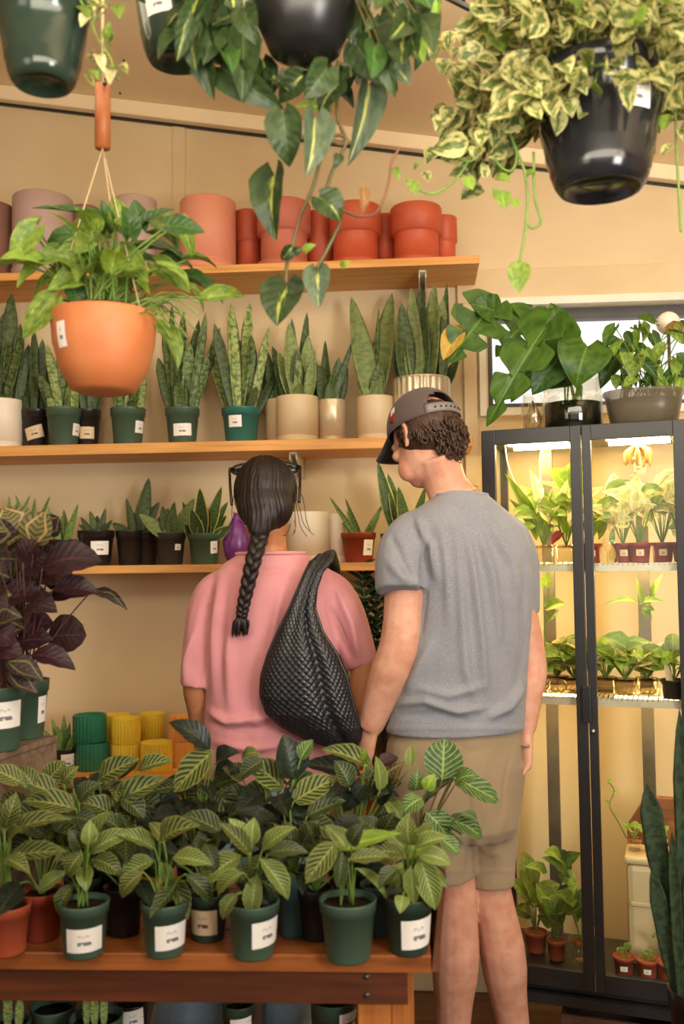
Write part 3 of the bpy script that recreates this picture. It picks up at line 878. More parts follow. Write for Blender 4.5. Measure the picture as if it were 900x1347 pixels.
a = potted('snake_plant', 'plant', 'tall pale banded snake plant in teal pot with small sticker', GS, 291, 343, 538, Z_MID, SD, 'nursery', 'teal_pot', S(-.35, .6, .045, .038))
snake(*a, [(312, 303, 398, 15), (318, 329, 396, 14), (308, 282, 425, 13), (324, 331, 440, 16), (330, 354, 430, 10), (302, 280, 470, 14), (336, 366, 480, 11), (320, 311, 440, 17), (314, 300, 410, 8)], ('snake_pale', 'snake_pale', 'snake_dark', 'snake'))
a = potted('snake_plant', 'plant', 'low dark snake plant in half-hidden beige cylinder, behind another', GS, 349, 392, 527, Z_MID, SD + .07, 'cylinder', 'beige')
snake(*a, [(362, 352, 462, 14), (356, 349, 480, 13), (368, 366, 470, 12)], 'snake_dark', 'broad')
a = potted('snake_plant', 'plant', 'broad dark-leaved snake plant in the widest plain beige cylinder', GS, 363, 419, 523, Z_MID, SD - .01, 'cylinder', 'beige')
snake(*a, [(390, 380, 424, 22), (396, 404, 410, 14), (384, 358, 455, 16), (400, 406, 440, 20), (392, 390, 460, 20), (380, 365, 490, 14), (404, 414, 460, 14), (388, 384, 418, 14), (398, 397, 495, 16)], ('snake_moon', 'snake_dark', 'snake_dark'), 'broad')
a = potted('snake_plant', 'plant', 'short snake plant in narrow beige cylinder, third of the plain beige pots', GS, 418, 455, 527, Z_MID, SD + .02, 'cylinder', 'silver_beige')
snake(*a, [(430, 428, 447, 13), (436, 446, 470, 18), (428, 420, 480, 16), (442, 457, 480, 13), (434, 466, 443, 9), (426, 408, 455, 11), (438, 440, 490, 16)], 'snake_dark', 'broad')
a = potted('snake_plant', 'plant', 'two-paddled grey-green snake plant in pale beige cylinder next to ribbed pot', GS, 469, 518, 523, Z_MID, SD, 'cylinder', 'beige')
snake(*a, [(490, 462, 390, 27), (496, 516, 385, 30), (494, 500, 475, 19), (486, 473, 468, 8), (484, 470, 500, 8), (488, 499, 402, 8)], ('snake_moon', 'snake_moon', 'snake'), 'broad')
a = potted('snake_plant', 'plant', 'large upright snake plant in ribbed metallic beige pot above the capped man', GS, 517, 592, 499, Z_MID, SD, 'ribbed', 'silver_beige')
snake(*a, [(535, 528, 398, 24), (548, 541, 378, 20), (556, 553, 376, 22), (566, 572, 372, 23), (562, 566, 430, 24), (576, 583, 390, 20), (582, 588, 372, 13), (544, 545, 420, 24), (528, 524, 430, 18), (570, 580, 440, 22), (586, 604, 470, 14)], ('snake_dark', 'snake_moon'), 'broad')

# ------------------------------------------------------------------ small succulents on the lower shelf
GL = 'small succulents on the lower shelf'
a = potted('potted_succulent', 'plant', 'small spiky succulent partly behind purple calathea, at frame edge', GL, -8, 30, 702, Z_LOW, SD + .02, 'nursery', 'black_pot')
snake(*a, [(10, 0, 668, 9), (15, 24, 655, 9), (18, 40, 650, 8), (8, -10, 676, 9), (14, 12, 652, 9)], 'succ', 'spike', spread=.06)
a = potted('potted_succulent', 'plant', 'spiky fleshy succulent in black pot behind the purple calathea', GL, 22, 60, 702, Z_LOW, SD + .03, 'nursery', 'black_pot')
snake(*a, [(40, 20, 650, 9), (42, 46, 655, 10), (46, 66, 652, 9), (38, 30, 668, 9), (44, 58, 672, 10)], 'succ', 'spike', spread=.06)
a = potted('potted_succulent', 'plant', 'bright spiky succulent in short black pot with tilted sticker', GL, 64, 102, 710, Z_LOW, SD, 'nursery', 'black_pot', S(.1, .60, .06, .034, .1))
snake(*a, [(80, 62, 665, 10), (84, 81, 678, 10), (88, 103, 662, 11), (82, 60, 686, 9), (90, 84, 670, 12), (86, 98, 676, 10)], 'succ', 'spike', spread=.06)
a = potted('potted_succulent', 'plant', 'dull star-shaped succulent in black pot with white sticker', GL, 102, 151, 698, Z_LOW, SD, 'nursery', 'black_pot', S(.25, .5, .062, .045, .02))
snake(*a, [(125, 106, 680, 11), (128, 118, 672, 13), (130, 139, 668, 12), (127, 103, 690, 12), (132, 148, 684, 12), (128, 128, 678, 14)], 'succ_dark', 'spike', spread=.07)
a = potted('potted_succulent', 'plant', 'leafy snake plant with one tall leaf in plain black pot', GL, 152, 190, 698, Z_LOW, SD + .02, 'nursery', 'black_pot')
snake(*a, [(172, 148, 688, 13), (176, 166, 655, 10), (178, 176, 676, 15), (182, 196, 628, 17), (184, 200, 668, 18), (180, 210, 660, 14)], ('succ_dark', 'snake_dark'), 'broad', spread=.06)
a = potted('potted_succulent', 'plant', 'snake plant with pale curled leaf in black pot, behind the grey pot', GL, 176, 210, 700, Z_LOW, SD + .05, 'nursery', 'black_pot')
snake(*a, [(196, 170, 672, 14), (200, 186, 672, 20), (204, 222, 668, 14)], ('succ_dark', 'snake_moon'), 'broad', spread=.06)
a = potted('potted_succulent', 'plant', 'broad leaved succulent in charcoal pot with tiny square sticker', GL, 204, 245, 701, Z_LOW, SD - .01, 'nursery', 'grey_pot', S(.55, .55, .022, .02))
snake(*a, [(220, 183, 676, 17), (224, 230, 660, 15), (228, 256, 655, 16), (222, 214, 665, 14), (230, 240, 680, 15)], ('snake_moon', 'succ_dark'), 'broad', spread=.06)
a = potted('potted_succulent', 'plant', 'yellow-edged rosette snake plant in green pot beside the woman\'s shoulder', GL, 247, 291, 702, Z_LOW, SD - .01, 'nursery', 'green_pot', S(.72, .55, .03, .04, .1))
snake(*a, [(266, 263, 642, 16), (270, 292, 640, 15), (262, 240, 660, 14), (270, 272, 668, 22), (276, 298, 678, 16), (258, 244, 690, 14), (272, 300, 660, 14), (264, 252, 670, 17), (274, 284, 655, 14), (266, 262, 684, 16), (278, 304, 692, 13)], 'snake_edge', 'broad', spread=.07)
# the violet vase and the white jars behind the woman's neck
p = PY(312, 742, SD)
t = thing('bud_vase', 'violet drop-shaped vase on the lower shelf beside her neck', 'vase', (p.x, SD, Z_LOW))
g = G(); g.lathe((p.x, SD, Z_LOW), [(.016, 0), (.03, .005), (.041, .03), (.047, .07), (.04, .105), (.024, .135), (.012, .155), (.011, .168), (.008, .168), (.008, .15)], 28, cap=True)
g.obj('body', surf('violet_glaze', lin(118, 52, 128), lin(88, 36, 100), 10, .3, .03), t)
g = G(); g.lathe((p.x, SD, Z_LOW + .168), [(.011, 0), (.0135, .002), (.0135, .006), (.009, .006), (.009, .001)], 24, cap=False); g.obj('rim', M['beige'], t)
t = planter(378, 433, 674, Z_LOW, SD + .02, 'cylinder', 'white_pot', 'tall plain white ceramic jar just behind the woman\'s head')
t = planter(430, 455, 676, Z_LOW, SD + .06, 'cylinder', 'white_pot', 'narrow white jar between tall white jar and rust pot')
a = potted('potted_succulent', 'plant', 'speckled long-leaved succulent in rust red pot between the two people', GL, 448, 495, 701, Z_LOW, SD - .02, 'nursery', 'red_pot', S(.72, .5, .04, .05))
snake(*a, [(468, 433, 653, 8), (472, 454, 655, 8), (476, 508, 657, 8), (466, 448, 684, 8), (478, 488, 690, 8), (470, 456, 672, 9), (480, 500, 676, 7)], 'succ', 'spike', spread=.06)
a = potted('potted_succulent', 'plant', 'dark yellow-edged snake plant hidden behind the man\'s chin', GL, 500, 548, 702, Z_LOW, SD, 'nursery', 'black_pot')
snake(*a, [(518, 497, 606, 17), (526, 510, 622, 18), (532, 524, 640, 18), (536, 560, 640, 14)], 'snake_edge', 'broad')

# ------------------------------------------------------------------ the counter along the wall
GC = 'ribbed cups on the counter'
def cup(xl, xr, y0, y1, Y, mat, label, stacked=False):
    p = PY((xl + xr) / 2, y1, Y)
    d = (p - CAM).dot(FW)
    r = (xr - xl) / 2 * d / F
    h = (y1 - y0) * d / F
    z = Z_BENCH + (h if stacked else 0)
    c = V((p.x, Y, z))
    t = thing('ribbed_cup', label, 'planter', c, GC)
    pot_part(t, c, r, h, 'ribbed', M[mat])
    return t
Yc = 3.03
def pair(xl, xr, y0, ymid, y1, Y, mat, l1, l2, shift=0):
    p = PY((xl + xr) / 2, y1, Y); d = (p - CAM).dot(FW); r = (xr - xl) / 2 * d / F; hpx = (y1 - y0) / 2
    h = hpx * d / F
    for k, lab in enumerate((l1, l2)):
        c = V((p.x - (shift * d / F if k else 0), Y, Z_BENCH + (h + .001) * k))
        t = thing('ribbed_cup', lab, 'planter', c, GC)
        pot_part(t, c, r, h, 'ribbed', M[mat])
pair(100, 143, 942, 977, 1013, Yc, 'green_glaze', 'green glazed ribbed cup, lower of the green pair', 'green glazed ribbed cup, upper of the green pair', 4)
pair(137, 171, 941, 972, 1004, Yc + .10, 'yellow_glaze', 'yellow ribbed cup behind, lower, next to the green pair', 'yellow ribbed cup behind, upper, next to the green pair')
pair(147, 185, 942, 975, 1008, Yc + .01, 'yellow_glaze', 'front yellow ribbed cup, lower of the tall yellow pair', 'front yellow ribbed cup, upper of the tall yellow pair')
pair(183, 217, 940, 972, 1004, Yc + .11, 'yellow_glaze', 'rear yellow ribbed cup, lower, behind the single yellow cup', 'rear yellow ribbed cup, upper, behind the single yellow cup')
cup(185, 227, 968, 1004, Yc, 'yellow_glaze', 'single yellow ribbed cup in front, next to the peach pair')
pair(222, 259, 937, 968, 1002, Yc + .06, 'peach_glaze', 'peach ribbed cup, lower of the pair beside the pink shirt', 'peach ribbed cup, upper of the pair beside the pink shirt')
pair(257, 292, 937, 968, 1002, Yc + .08, 'peach_glaze', 'peach ribbed cup, lower, half hidden by the pink shirt', 'peach ribbed cup, upper, half hidden by the pink shirt')
a = potted('potted_succulent', 'plant', 'small spiky succulent in black pot on the counter beside wooden riser', None, 72, 103, 984, Z_BENCH, Yc, 'nursery', 'black_pot', S(.15, .42, .045, .05, .05))
snake(*a, [(82, 68, 945, 11), (86, 84, 940, 11), (90, 104, 955, 10), (80, 58, 960, 11), (92, 96, 968, 13), (84, 76, 955, 12), (88, 92, 950, 10), (94, 105, 968, 9)], 'succ', 'spike', spread=.05)
# ZZ plant standing on the counter behind the woman's shoulder
c, rt, h = on_shelf(468, 520, 905, Z_BENCH, Yc + .05, 'nursery')
t = thing('fern_palm', 'dark glossy feathered plant on the counter between the two people', 'plant', c)
pot_part(t, c, rt, h, 'nursery', M['black_pot']); soil_part(t, c, rt * .9, h * .9)
st = Stems()
for (bx, tx, ty) in ((492, 476, 752), (500, 494, 770), (488, 466, 800), (505, 520, 760)):
    b = PY(bx, 900, c.y); b.z = c.z + h * .85
    e = PY(tx, ty, c.y + RND.uniform(-.06, .03))
    mid = b.lerp(e, .5) + V((0, -.02, .01))
    pts = spline([b, mid, e], 8); st.g.tube(pts, .004, 5)
    for k in range(4, len(pts), 1):
        q = pts[k]
        for sgn in (-1, 1):
            tip = q + V((sgn * .05, -.02, .032 + .01 * RND.random()))
            leaf(t, q, tip, .020, 'small', L_['zz'])
st.obj(t, M['stem'])
# ------------------------------------------------------------------ hanging plants
def hangers(t, pts, top, r=.0014, mat='wire', name='hanger_wire'):
    for p in pts:
        g = G(); g.tube([p, top], r, 5); g.obj(name, M[mat], t)
def up_to_ceiling(t, p, r=.0016, mat='wire', name='hanger_wire'):
    g = G(); g.tube([p, (p[0], p[1], ceil_z(p[0]) + .02)], r, 6); g.obj(name, M[mat], t)

# A: the pothos in an orange clay bowl
dA = 1.92
cA = PD(137, 414, dA)
rA = 68.5 * dA / F
hA = (PD(137, 414, dA) - PD(137, 519, dA)).z
cA0 = V((cA.x, cA.y, cA.z - hA))
t = thing('hanging_pothos', 'golden pothos in a smooth orange clay bowl hung on thin wires from a wooden tube', 'plant', cA0, 'hanging plants')
pt = pot_part(t, cA0, rA, hA, 'round', M['orange_clay'], (-.92, .64, .026, .05, 0, 'sticker'))
g = G(); g.lathe(cA + V((0, 0, -.012)), [(rA * .93, 0), (rA * .78, .001), (rA * .78, .02), (rA * .74, .02), (rA * .74, -.03), (.001, -.03)], 40, cap=False); g.obj('inner_pot', M['black_pot'], t)
soil_part(t, cA0, rA * .73, hA - .022)
top = PD(135, 195, dA)
tube_top = PD(135, 110, dA)
hang = [cA + V((rA * math.cos(a), rA * math.sin(a), -.012)) * 1.0 for a in (math.radians(205), math.radians(330), math.radians(80))]
hangers(t, hang, top, .0013, 'cord')
g = G(); g.lathe(top, [(.0155, 0), (.0155, (tube_top - top).z)], 20); g.obj('wooden_tube', M['tube_wood'], t)
up_to_ceiling(t, tube_top, .0035, 'cord', 'rope')
for k, q in enumerate((110, 88, 70)):
    g = G(); g.ball(PD(138, q, dA - .012), .0045, None, 6, 8); g.obj('bead', M['black_pot'], t)
pothos = [((152, 300), (150, 258), 34, 0), ((140, 302), (133, 262), 24, 1), ((132, 288), (40, 274), 20, 1), ((186, 296), (230, 276), 18, 1), ((222, 296), (270, 306), 30, 1),
          ((48, 300), (14, 346), 36, 0), ((42, 302), (57, 286), 20, 0), ((118, 298), (72, 352), 48, 0), ((192, 290), (236, 332), 44, 0), ((178, 330), (258, 362), 42, 1),
          ((246, 342), (286, 354), 18, 0), ((232, 370), (294, 400), 32, 1), ((272, 392), (322, 390), 24, 0), ((205, 432), (234, 486), 38, 0), ((228, 368), (268, 412), 28, 2),
          ((40, 350), (-14, 362), 30, 0), ((72, 394), (30, 446), 40, 0), ((96, 378), (106, 410), 26, 1), ((124, 345), (134, 388), 28, 0), ((152, 296), (174, 318), 24, 2),
          ((82, 332), (38, 352), 28, 0), ((240, 290), (253, 338), 22, 2), ((160, 330), (196, 372), 34, 0), ((150, 350), (190, 345), 30, 1), ((205, 310), (258, 330), 38, 0),
          ((100, 310), (60, 330), 30, 1), ((170, 310), (160, 270), 30, 1), ((110, 350), (76, 378), 26, 0), ((176, 276), (196, 290), 30, 1), ((140, 315), (108, 305), 28, 0), ((210, 352), (250, 385), 30, 0), ((186, 300), (176, 262), 26, 1), ((60, 345), (22, 380), 26, 2)]
st = Stems()
for i, (b, e, w, m) in enumerate(pothos):
    dz = RND.uniform(-.12, .12) if i > 3 else 0
    if b[0] < 100: dz = RND.uniform(-.10, .04)
    B, E = PD(b[0], b[1], dA + dz), PD(e[0], e[1], dA + dz + RND.uniform(-.04, .04))
    leaf(t, B, E, w * dA / F, 'heart', L_[('pothos', 'pothos_dark', 'lime')[m]], roll=RND.uniform(-.5, .5))
    s0 = cA + V((RND.uniform(-.5, .5) * rA, RND.uniform(-.5, .5) * rA, -.03))
    st.add([s0, s0.lerp(B, .5) + V((0, 0, .025)), B], .0024)
for k in range(26):
    a, rr = RND.uniform(0, 6.28), RND.uniform(.1, 1.3) * rA
    B = cA + V((rr * math.cos(a), rr * math.sin(a), RND.uniform(.03, .20) * (1.2 - rr / rA * .5)))
    E = B + V((math.cos(a) * .07, math.sin(a) * .07, RND.uniform(-.06, .03)))
    leaf(t, B, E, RND.uniform(.04, .062), 'heart', L_[RND.choice(('pothos', 'pothos', 'pothos_dark', 'lime'))], roll=RND.uniform(-.5, .5))
    s0 = cA + V((RND.uniform(-.5, .5) * rA, RND.uniform(-.5, .5) * rA, -.03))
    st.add([s0, s0.lerp(B, .5) + V((0, 0, .02)), B], .0022)
for k in range(16):                            # bare looping runners over the rim
    s0 = cA + V((rA * RND.uniform(.2, .7), RND.uniform(-.4, .2) * rA, -.02))
    e = PD(RND.uniform(205, 262), RND.uniform(385, 445), dA - .05 + RND.uniform(-.08, .08))
    st.add([s0, s0.lerp(e, .6) + V((0, 0, .035)), e], .0018)
st.obj(t, M['stem'])

# B: dark green pot in the corner
def hanging(label, name, px, ytop, ybot, rpx, d, mat, sticker=None, style='basket', hfac=1.0):
    p = PD(px, ytop, d); q = PD(px, ybot, d)
    r = rpx * d / F; h = (p - q).z * hfac
    c = V((p.x, p.y, p.z - h))
    t = thing(name, label, 'plant', c, 'hanging plants')
    pot_part(t, c, r, h, style, M[mat], sticker)
    soil_part(t, c, r * .9, h * .92)
    for a in (.6, 2.7, 4.8):
        pass
    apex = V((p.x, p.y, p.z + .42))
    hangers(t, [p + V((r * math.cos(a), r * math.sin(a), -.005)) for a in (1.0, 3.1, 5.2)], apex, .0016, 'black_metal')
    up_to_ceiling(t, apex, .0022, 'black_metal')
    return t, c, r, h, p
t, c, r, h, p = hanging('corner hanging plant in glossy dark green pot, beside the wooden tube', 'hanging_pothos', 57, 8, 116, 59, 1.72, 'glossy_green')
st = Stems()
for k in range(44):
    a, rr = RND.uniform(0, 6.28), RND.uniform(.3, 1.15) * r
    B = p + V((rr * math.cos(a), rr * math.sin(a), RND.uniform(.0, .14)))
    E = B + V((math.cos(a) * .05, math.sin(a) * .05, RND.uniform(-.05, .02)))
    leaf(t, B, E, RND.uniform(.026, .04), 'small', L_[RND.choice(('marble', 'marble', 'pothos', 'philo'))])
vine = [PD(x, y, 1.68) for (x, y) in ((100, -10), (118, 24), (128, 50), (146, 78), (150, 100), (158, 104))]
st.add(vine, .002)
for (b, e, w) in (((104, 8), (118, 22), 16), ((118, 22), (106, 36), 16), ((128, 20), (142, 10), 14), ((150, 8), (158, 26), 22), ((142, 55), (145, 28), 16), ((146, 62), (152, 44), 14), ((120, 80), (126, 66), 12), ((118, 92), (130, 106), 16), ((128, 72), (136, 96), 16), ((146, 92), (144, 112), 16), ((154, 88), (168, 98), 16), ((150, 102), (160, 92), 14), ((112, 98), (124, 116), 10)):
    leaf(t, PD(b[0], b[1], 1.68), PD(e[0], e[1], 1.66), w * 1.68 / F, 'small', L_[RND.choice(('marble', 'pothos', 'warm_pale'))])
    st.add([PD(b[0], b[1], 1.68), PD((b[0] + 138) / 2, b[1], 1.68), PD(138, b[1] - 6, 1.68)], .0012)
st.obj(t, M['stem'])
# C: green pot with a white sticker
t, c, r, h, p = hanging('hanging plant in dark green pot with white sticker, beside the trailing philodendron', 'hanging_pothos', 232, -34, 86, 56, 1.86, 'glossy_green', (-.50, .46, .054, .042, .08, 'sticker'))
for k in range(30):
    a, rr = RND.uniform(0, 6.28), RND.uniform(.3, 1.1) * r
    B = p + V((rr * math.cos(a), rr * math.sin(a), RND.uniform(.0, .12)))
    E = B + V((math.cos(a) * .06, math.sin(a) * .06, RND.uniform(-.05, .02)))
    leaf(t, B, E, RND.uniform(.03, .045), 'heart', L_[RND.choice(('philo', 'pothos'))])

# D: the trailing philodendron
dD = 1.78
t, c, r, h, p = hanging('long trailing heart-leaved philodendron with yellow-streaked leaves in matt black pot', 'hanging_philodendron', 400, -72, 78, 76, dD, 'black_pot', None, 'round')
big = [((258, 25), (282, 132), 50, 'philo'), ((320, 45), (318, 135), 42, 'philo'), ((290, 88), (374, 144), 46, 'philo'), ((372, 150), (381, 220), 46, 'philo'), ((414, 156), (402, 234), 42, 'silver'),
       ((484, 113), (457, 219), 40, 'silver'), ((362, 230), (364, 318), 50, 'brasil'), ((420, 260), (448, 292), 42, 'brasil'), ((384, 326), (370, 342), 18, 'brasil'), ((376, 372), (364, 429), 60, 'brasil'),
       ((418, 356), (420, 406), 36, 'silver'), ((478, 250), (477, 280), 15, 'brown'), ((432, 142), (388, 140), 16, 'lime'), ((530, 38), (557, 84), 38, 'lime'), ((512, 74), (540, 112), 36, 'silver'),
       ((500, 50), (472, 104), 40, 'brasil'), ((398, 100), (368, 136), 34, 'brasil'), ((446, 205), (440, 222), 14, 'philo'), ((402, 330), (416, 322), 12, 'lime'), ((388, 332), (398, 326), 12, 'brasil'),
       ((430, 90), (400, 130), 40, 'philo'), ((470, 60), (505, 112), 40, 'philo'), ((345, 80), (352, 128), 36, 'brasil'), ((240, 40), (250, 100), 30, 'philo'), ((300, 20), (290, 80), 34, 'brasil'), ((445, 110), (420, 150), 36, 'brasil'), ((520, 10), (500, 60), 36, 'brasil'), ((545, 0), (550, 50), 30, 'philo'), ((450, 350), (462, 344), 10, 'lime'), ((576, 4), (572, 40), 12, 'lime')]
st = Stems()
for (b, e, w, m) in big:
    dd = dD + RND.uniform(-.07, .05)
    leaf(t, PD(b[0], b[1], dd), PD(e[0], e[1], dd + RND.uniform(-.03, .03)), w * dD / F * 1.05, 'heart', L_[m], nrm=(CAM - PD(b[0], b[1], dd)).normalized() + V((RND.uniform(-.5, .5), 0, .3)))
for k in range(105):
    x = RND.uniform(238, 560)
    y = RND.uniform(-40, 70 if (x < 330 or x > 462) else 20)
    if 330 < x < 466: dd = dD + RND.uniform(.10, .22)
    else: dd = dD + RND.uniform(-.12, .18)
    if x < 290: y = min(y, 40)
    B = PD(x, y, dd)
    E = B + V((RND.uniform(-.04, .04), RND.uniform(-.04, .02), -RND.uniform(.05, .085)))
    leaf(t, B, E, RND.uniform(.040, .058), 'heart', L_[RND.choice(('philo', 'philo', 'brasil', 'brasil', 'pothos_dark'))], nrm=(CAM - B).normalized() + V((RND.uniform(-.8, .8), 0, .5)))
    if k % 2: st.add([B, B.lerp(p, .4) + V((0, 0, .05)), p + V((0, 0, .02))], .002)
for k in range(12):                            # leaves behind and just below the pot's foot
    B = PD(RND.uniform(350, 500), RND.uniform(85, 118), dD + RND.uniform(.02, .14))
    E = B + V((RND.uniform(-.05, .05), -.02, -RND.uniform(.03, .06)))
    leaf(t, B, E, RND.uniform(.036, .05), 'heart', L_[RND.choice(('philo', 'brasil', 'brasil'))])
for path in (((428, 80), (432, 130), (434, 170), (426, 192), (412, 245), (396, 282), (386, 318), (378, 346), (376, 374)), ((445, 80), (444, 150), (455, 184), (450, 200), (437, 226), (428, 254)),
             ((448, 292), (432, 326), (416, 354)), ((436, 180), (448, 178), (458, 186), (448, 190), (436, 186))):
    g = G(); g.tube(spline([PD(x, y, dD) for x, y in path], 5), .0035, 6); g.obj('vine', M['stem_dark'], t)
g = G(); g.tube(spline([PD(x, y, dD + .01) for x, y in ((448, 276), (470, 284), (492, 282), (505, 262), (512, 236), (515, 214), (526, 194))], 5), .0028, 6); g.obj('vine', M['brown_vine'] if 'brown_vine' in M else M['tube_wood'], t)
st.obj(t, M['stem_dark'])

# E: the marbled pothos
dE = 1.84
t, c, r, h, p = hanging('bushy cream-marbled pothos in glossy black pot with white sticker, hung before the window', 'hanging_pothos', 786, 96, 255, 84, dE, 'glossy_black', (.66, .60, .062, .046, .06, 'sticker'))
n = 0
tries = 0
while n < 200 and tries < 6000:
    tries += 1
    u = RND.random()
    a = RND.uniform(0, 6.28)
    rr = r * (RND.uniform(.3, 1.5) if u < .6 else RND.uniform(.8, 2.3))
    zz = RND.uniform(-.08, .22) - max(0, rr - r) * RND.uniform(.0, 1.1)
    B = p + V((rr * math.cos(a), rr * math.sin(a) * .8, zz))
    x, y, k = PXs(B)
    if (728 < x < 866 and 150 < y < 275 or 790 < x < 868 and y > 112) and k < dE + .05: continue
    if y > 175 and x > 690: continue
    if x < 566 or y < -60 or x > 930: continue
    if y > 60 and x > 860 and RND.random() < .35: continue
    out = V((math.cos(a), math.sin(a), 0))
    E = B + (out * RND.uniform(.2, 1) + V((RND.uniform(-.8, .8), RND.uniform(-.9, .3), RND.uniform(-1.1, .35)))).normalized() * RND.uniform(.054, .08)
    leaf(t, B, E, RND.uniform(.034, .050), 'small', L_['marble' if RND.random() < .86 else RND.choice(('pothos', 'lime'))], nrm=(CAM - B).normalized() + V((RND.uniform(-.7, .7), RND.uniform(-.3, .3), RND.uniform(-.2, .7))))
    n += 1
for k in range(24):                            # over the rim in front
    x = RND.uniform(690, 765); yy = RND.uniform(80, 150 - max(0, x - 720) * .8)
    B = PD(x, yy, dE - r - RND.uniform(-.01, .03)); E = B + V((RND.uniform(-.04, .04), -.01, -RND.uniform(.02, .05)))
    leaf(t, B, E, RND.uniform(.032, .046), 'small', L_['marble'])
# the inner mass of the same small leaves, past counting
g = G(); k = 0
while k < 520:
    a = RND.uniform(0, 6.28); rr = r * RND.uniform(.2, 2.1)
    B = p + V((rr * math.cos(a), rr * math.sin(a) * .8, RND.uniform(-.10, .20) - max(0, rr - r) * RND.uniform(0, .9)))
    x, y, d_ = PXs(B)
    if ((728 < x < 866 and 140 < y < 275 or 785 < x < 872 and y > 108) and d_ < dE + .03) or x < 580 or x > 925 or y < -60 or (y > 165 and x > 680): continue
    k += 1
    X = (V((math.cos(a), math.sin(a), 0)) * RND.uniform(.1, 1) + V((RND.uniform(-.8, .8), RND.uniform(-.9, .3), RND.uniform(-1.2, .3)))).normalized()
    N = ((CAM - B).normalized() + V((RND.uniform(-.8, .8), 0, RND.uniform(-.2, .8)))).normalized()
    Y = N.cross(X).normalized(); Zz = X.cross(Y)
    l, w = RND.uniform(.05, .075), RND.uniform(.032, .046)
    g.grid(lambda u, v: B + X * (l * u) + Y * (w * (v - .5) * max(.02, math.sin(math.pi * u ** .72) ** .75)) + Zz * (l * (.4 * u * (1 - u) + .12 * abs(v - .5))), 5, 2)
    nv_ = 18
    for q in range(len(g.v) - nv_, len(g.v)):
        uu = g.uv[q]; g.uv[q] = (uu[0] + k * 3.17 % 7, uu[1])
o = g.obj('foliage', L_['marble'], t); o['kind'] = 'stuff'
# the left-hand tresses that hang past the rim
extra = []
for k in range(58):
    yy = RND.uniform(30, 200)
    extra.append((RND.uniform(572, 610 + 110 * (1 - abs(yy - 90) / 160)), yy))
for (x, y) in extra:
    dd = dE + RND.uniform(-.08, .1)
    B = PD(x, y, dd); E = PD(x + RND.uniform(-14, 14), y + RND.uniform(14, 30), dd - .01)
    leaf(t, B, E, RND.uniform(.028, .042), 'small', L_['marble'])
for path in (((640, 150), (622, 200), (600, 235), (570, 255), (545, 245), (535, 235)), ((668, 170), (690, 225), (694, 270), (690, 310), (684, 345)), ((640, 180), (655, 215), (672, 225), (680, 205), (672, 180)),
             ((702, 200), (704, 260), (712, 290), (700, 300), (692, 292)), ((888, 120), (890, 190), (893, 250), (896, 305)), ((610, 190), (600, 205), (620, 212), (632, 190))):
    g = G(); g.tube(spline([PD(x, y, dE - .02) for x, y in path], 5), .0026, 6); g.obj('vine', M['stem'], t)
for (b, e, w) in (((684, 342), (682, 386), 30), ((514, 222), (526, 238), 12), ((540, 236), (548, 258), 16), ((556, 226), (566, 240), 14), ((612, 232), (622, 250), 18), ((660, 250), (664, 276), 22), ((650, 236), (672, 240), 18), ((640, 234), (634, 214), 14), ((545, 224), (556, 214), 12), ((692, 232), (706, 226), 14), ((676, 262), (680, 274), 12), ((655, 262), (648, 246), 14), ((885, 190), (870, 205), 16), ((893, 170), (905, 190), 16), ((862, 200), (848, 215), 14), ((880, 150), (872, 172), 18)):
    leaf(t, PD(b[0], b[1], dE - .02), PD(e[0], e[1], dE - .03), w * dE / F, 'small', L_[RND.choice(('lime', 'pothos', 'marble'))])
# ------------------------------------------------------------------ the calatheas on the display table
GP = 'calatheas on the display table'
def table_pot(xl, xr, yt, yb, label, mat, sticker=None, name='potted_calathea', cat='plant', z=None, group=GP, rmax=None, soil='soil'):
    z = ZT if z is None else z
    p = PZ((xl + xr) / 2, yb - 3, z)
    d = (p - CAM).dot(FW)
    rt = (xr - xl) / 2 * d / F
    if rmax: rt = min(rt, rmax)
    h = (yb - yt) * d / F * .985
    t = thing(name, label, cat, V((p.x, p.y, z)), group)
    c = V((p.x, p.y, z))
    pot_part(t, c, rt, h, 'nursery', M[mat], sticker)
    soil_part(t, c, rt * .9, h * .92, soil)
    return t, c, rt, h, d
def calathea(a, leaves, mats, kind='ovate', jit=.05, stemmat='stem', rnd=0, spread=.1, rise=.16, rmats=None, wide=1.0, lift=0, fwd=0):
    t, c, rt, h, d = a
    st = Stems()
    s0 = c + V((0, 0, h * .9))
    for i, L in enumerate(leaves):
        b, e, w = L[0], L[1], L[2]
        m = L[3] if len(L) > 3 else mats[i % len(mats)]
        dd = d + RND.uniform(-jit, jit) - .02 - fwd
        B, E = PD(b[0], b[1], dd), PD(e[0], e[1], dd + RND.uniform(-.035, .025))
        leaf(t, B, E, w * dd / F * wide, L[4] if len(L) > 4 else kind, L_[m], nrm=(CAM - B).normalized() * .9 + V((RND.uniform(-.35, .35), 0, .65)))
        o = s0 + V((RND.uniform(-.25, .25) * rt, RND.uniform(-.25, .25) * rt, 0))
        st.add([o, o.lerp(B, .55) + V((0, 0, .012)), B], .0019, 4)
    for k in range(rnd):
        an = 2.4 * k + RND.random()
        el = RND.uniform(.35, 1.0)
        B = s0 + V((math.cos(an) * spread * (1.2 - el), math.sin(an) * spread * (1.2 - el), rise * el + lift))
        E = B + V((math.cos(an) * .085, math.sin(an) * .085, RND.uniform(-.05, .03)))
        leaf(t, B, E, RND.uniform(.036, .048) * wide, kind, L_[RND.choice(rmats or mats)], roll=RND.uniform(-.3, .3))
        st.add([s0, s0.lerp(B, .55) + V((0, 0, .012)), B], .0019, 4)
    st.obj(t, M[stemmat])
    return t
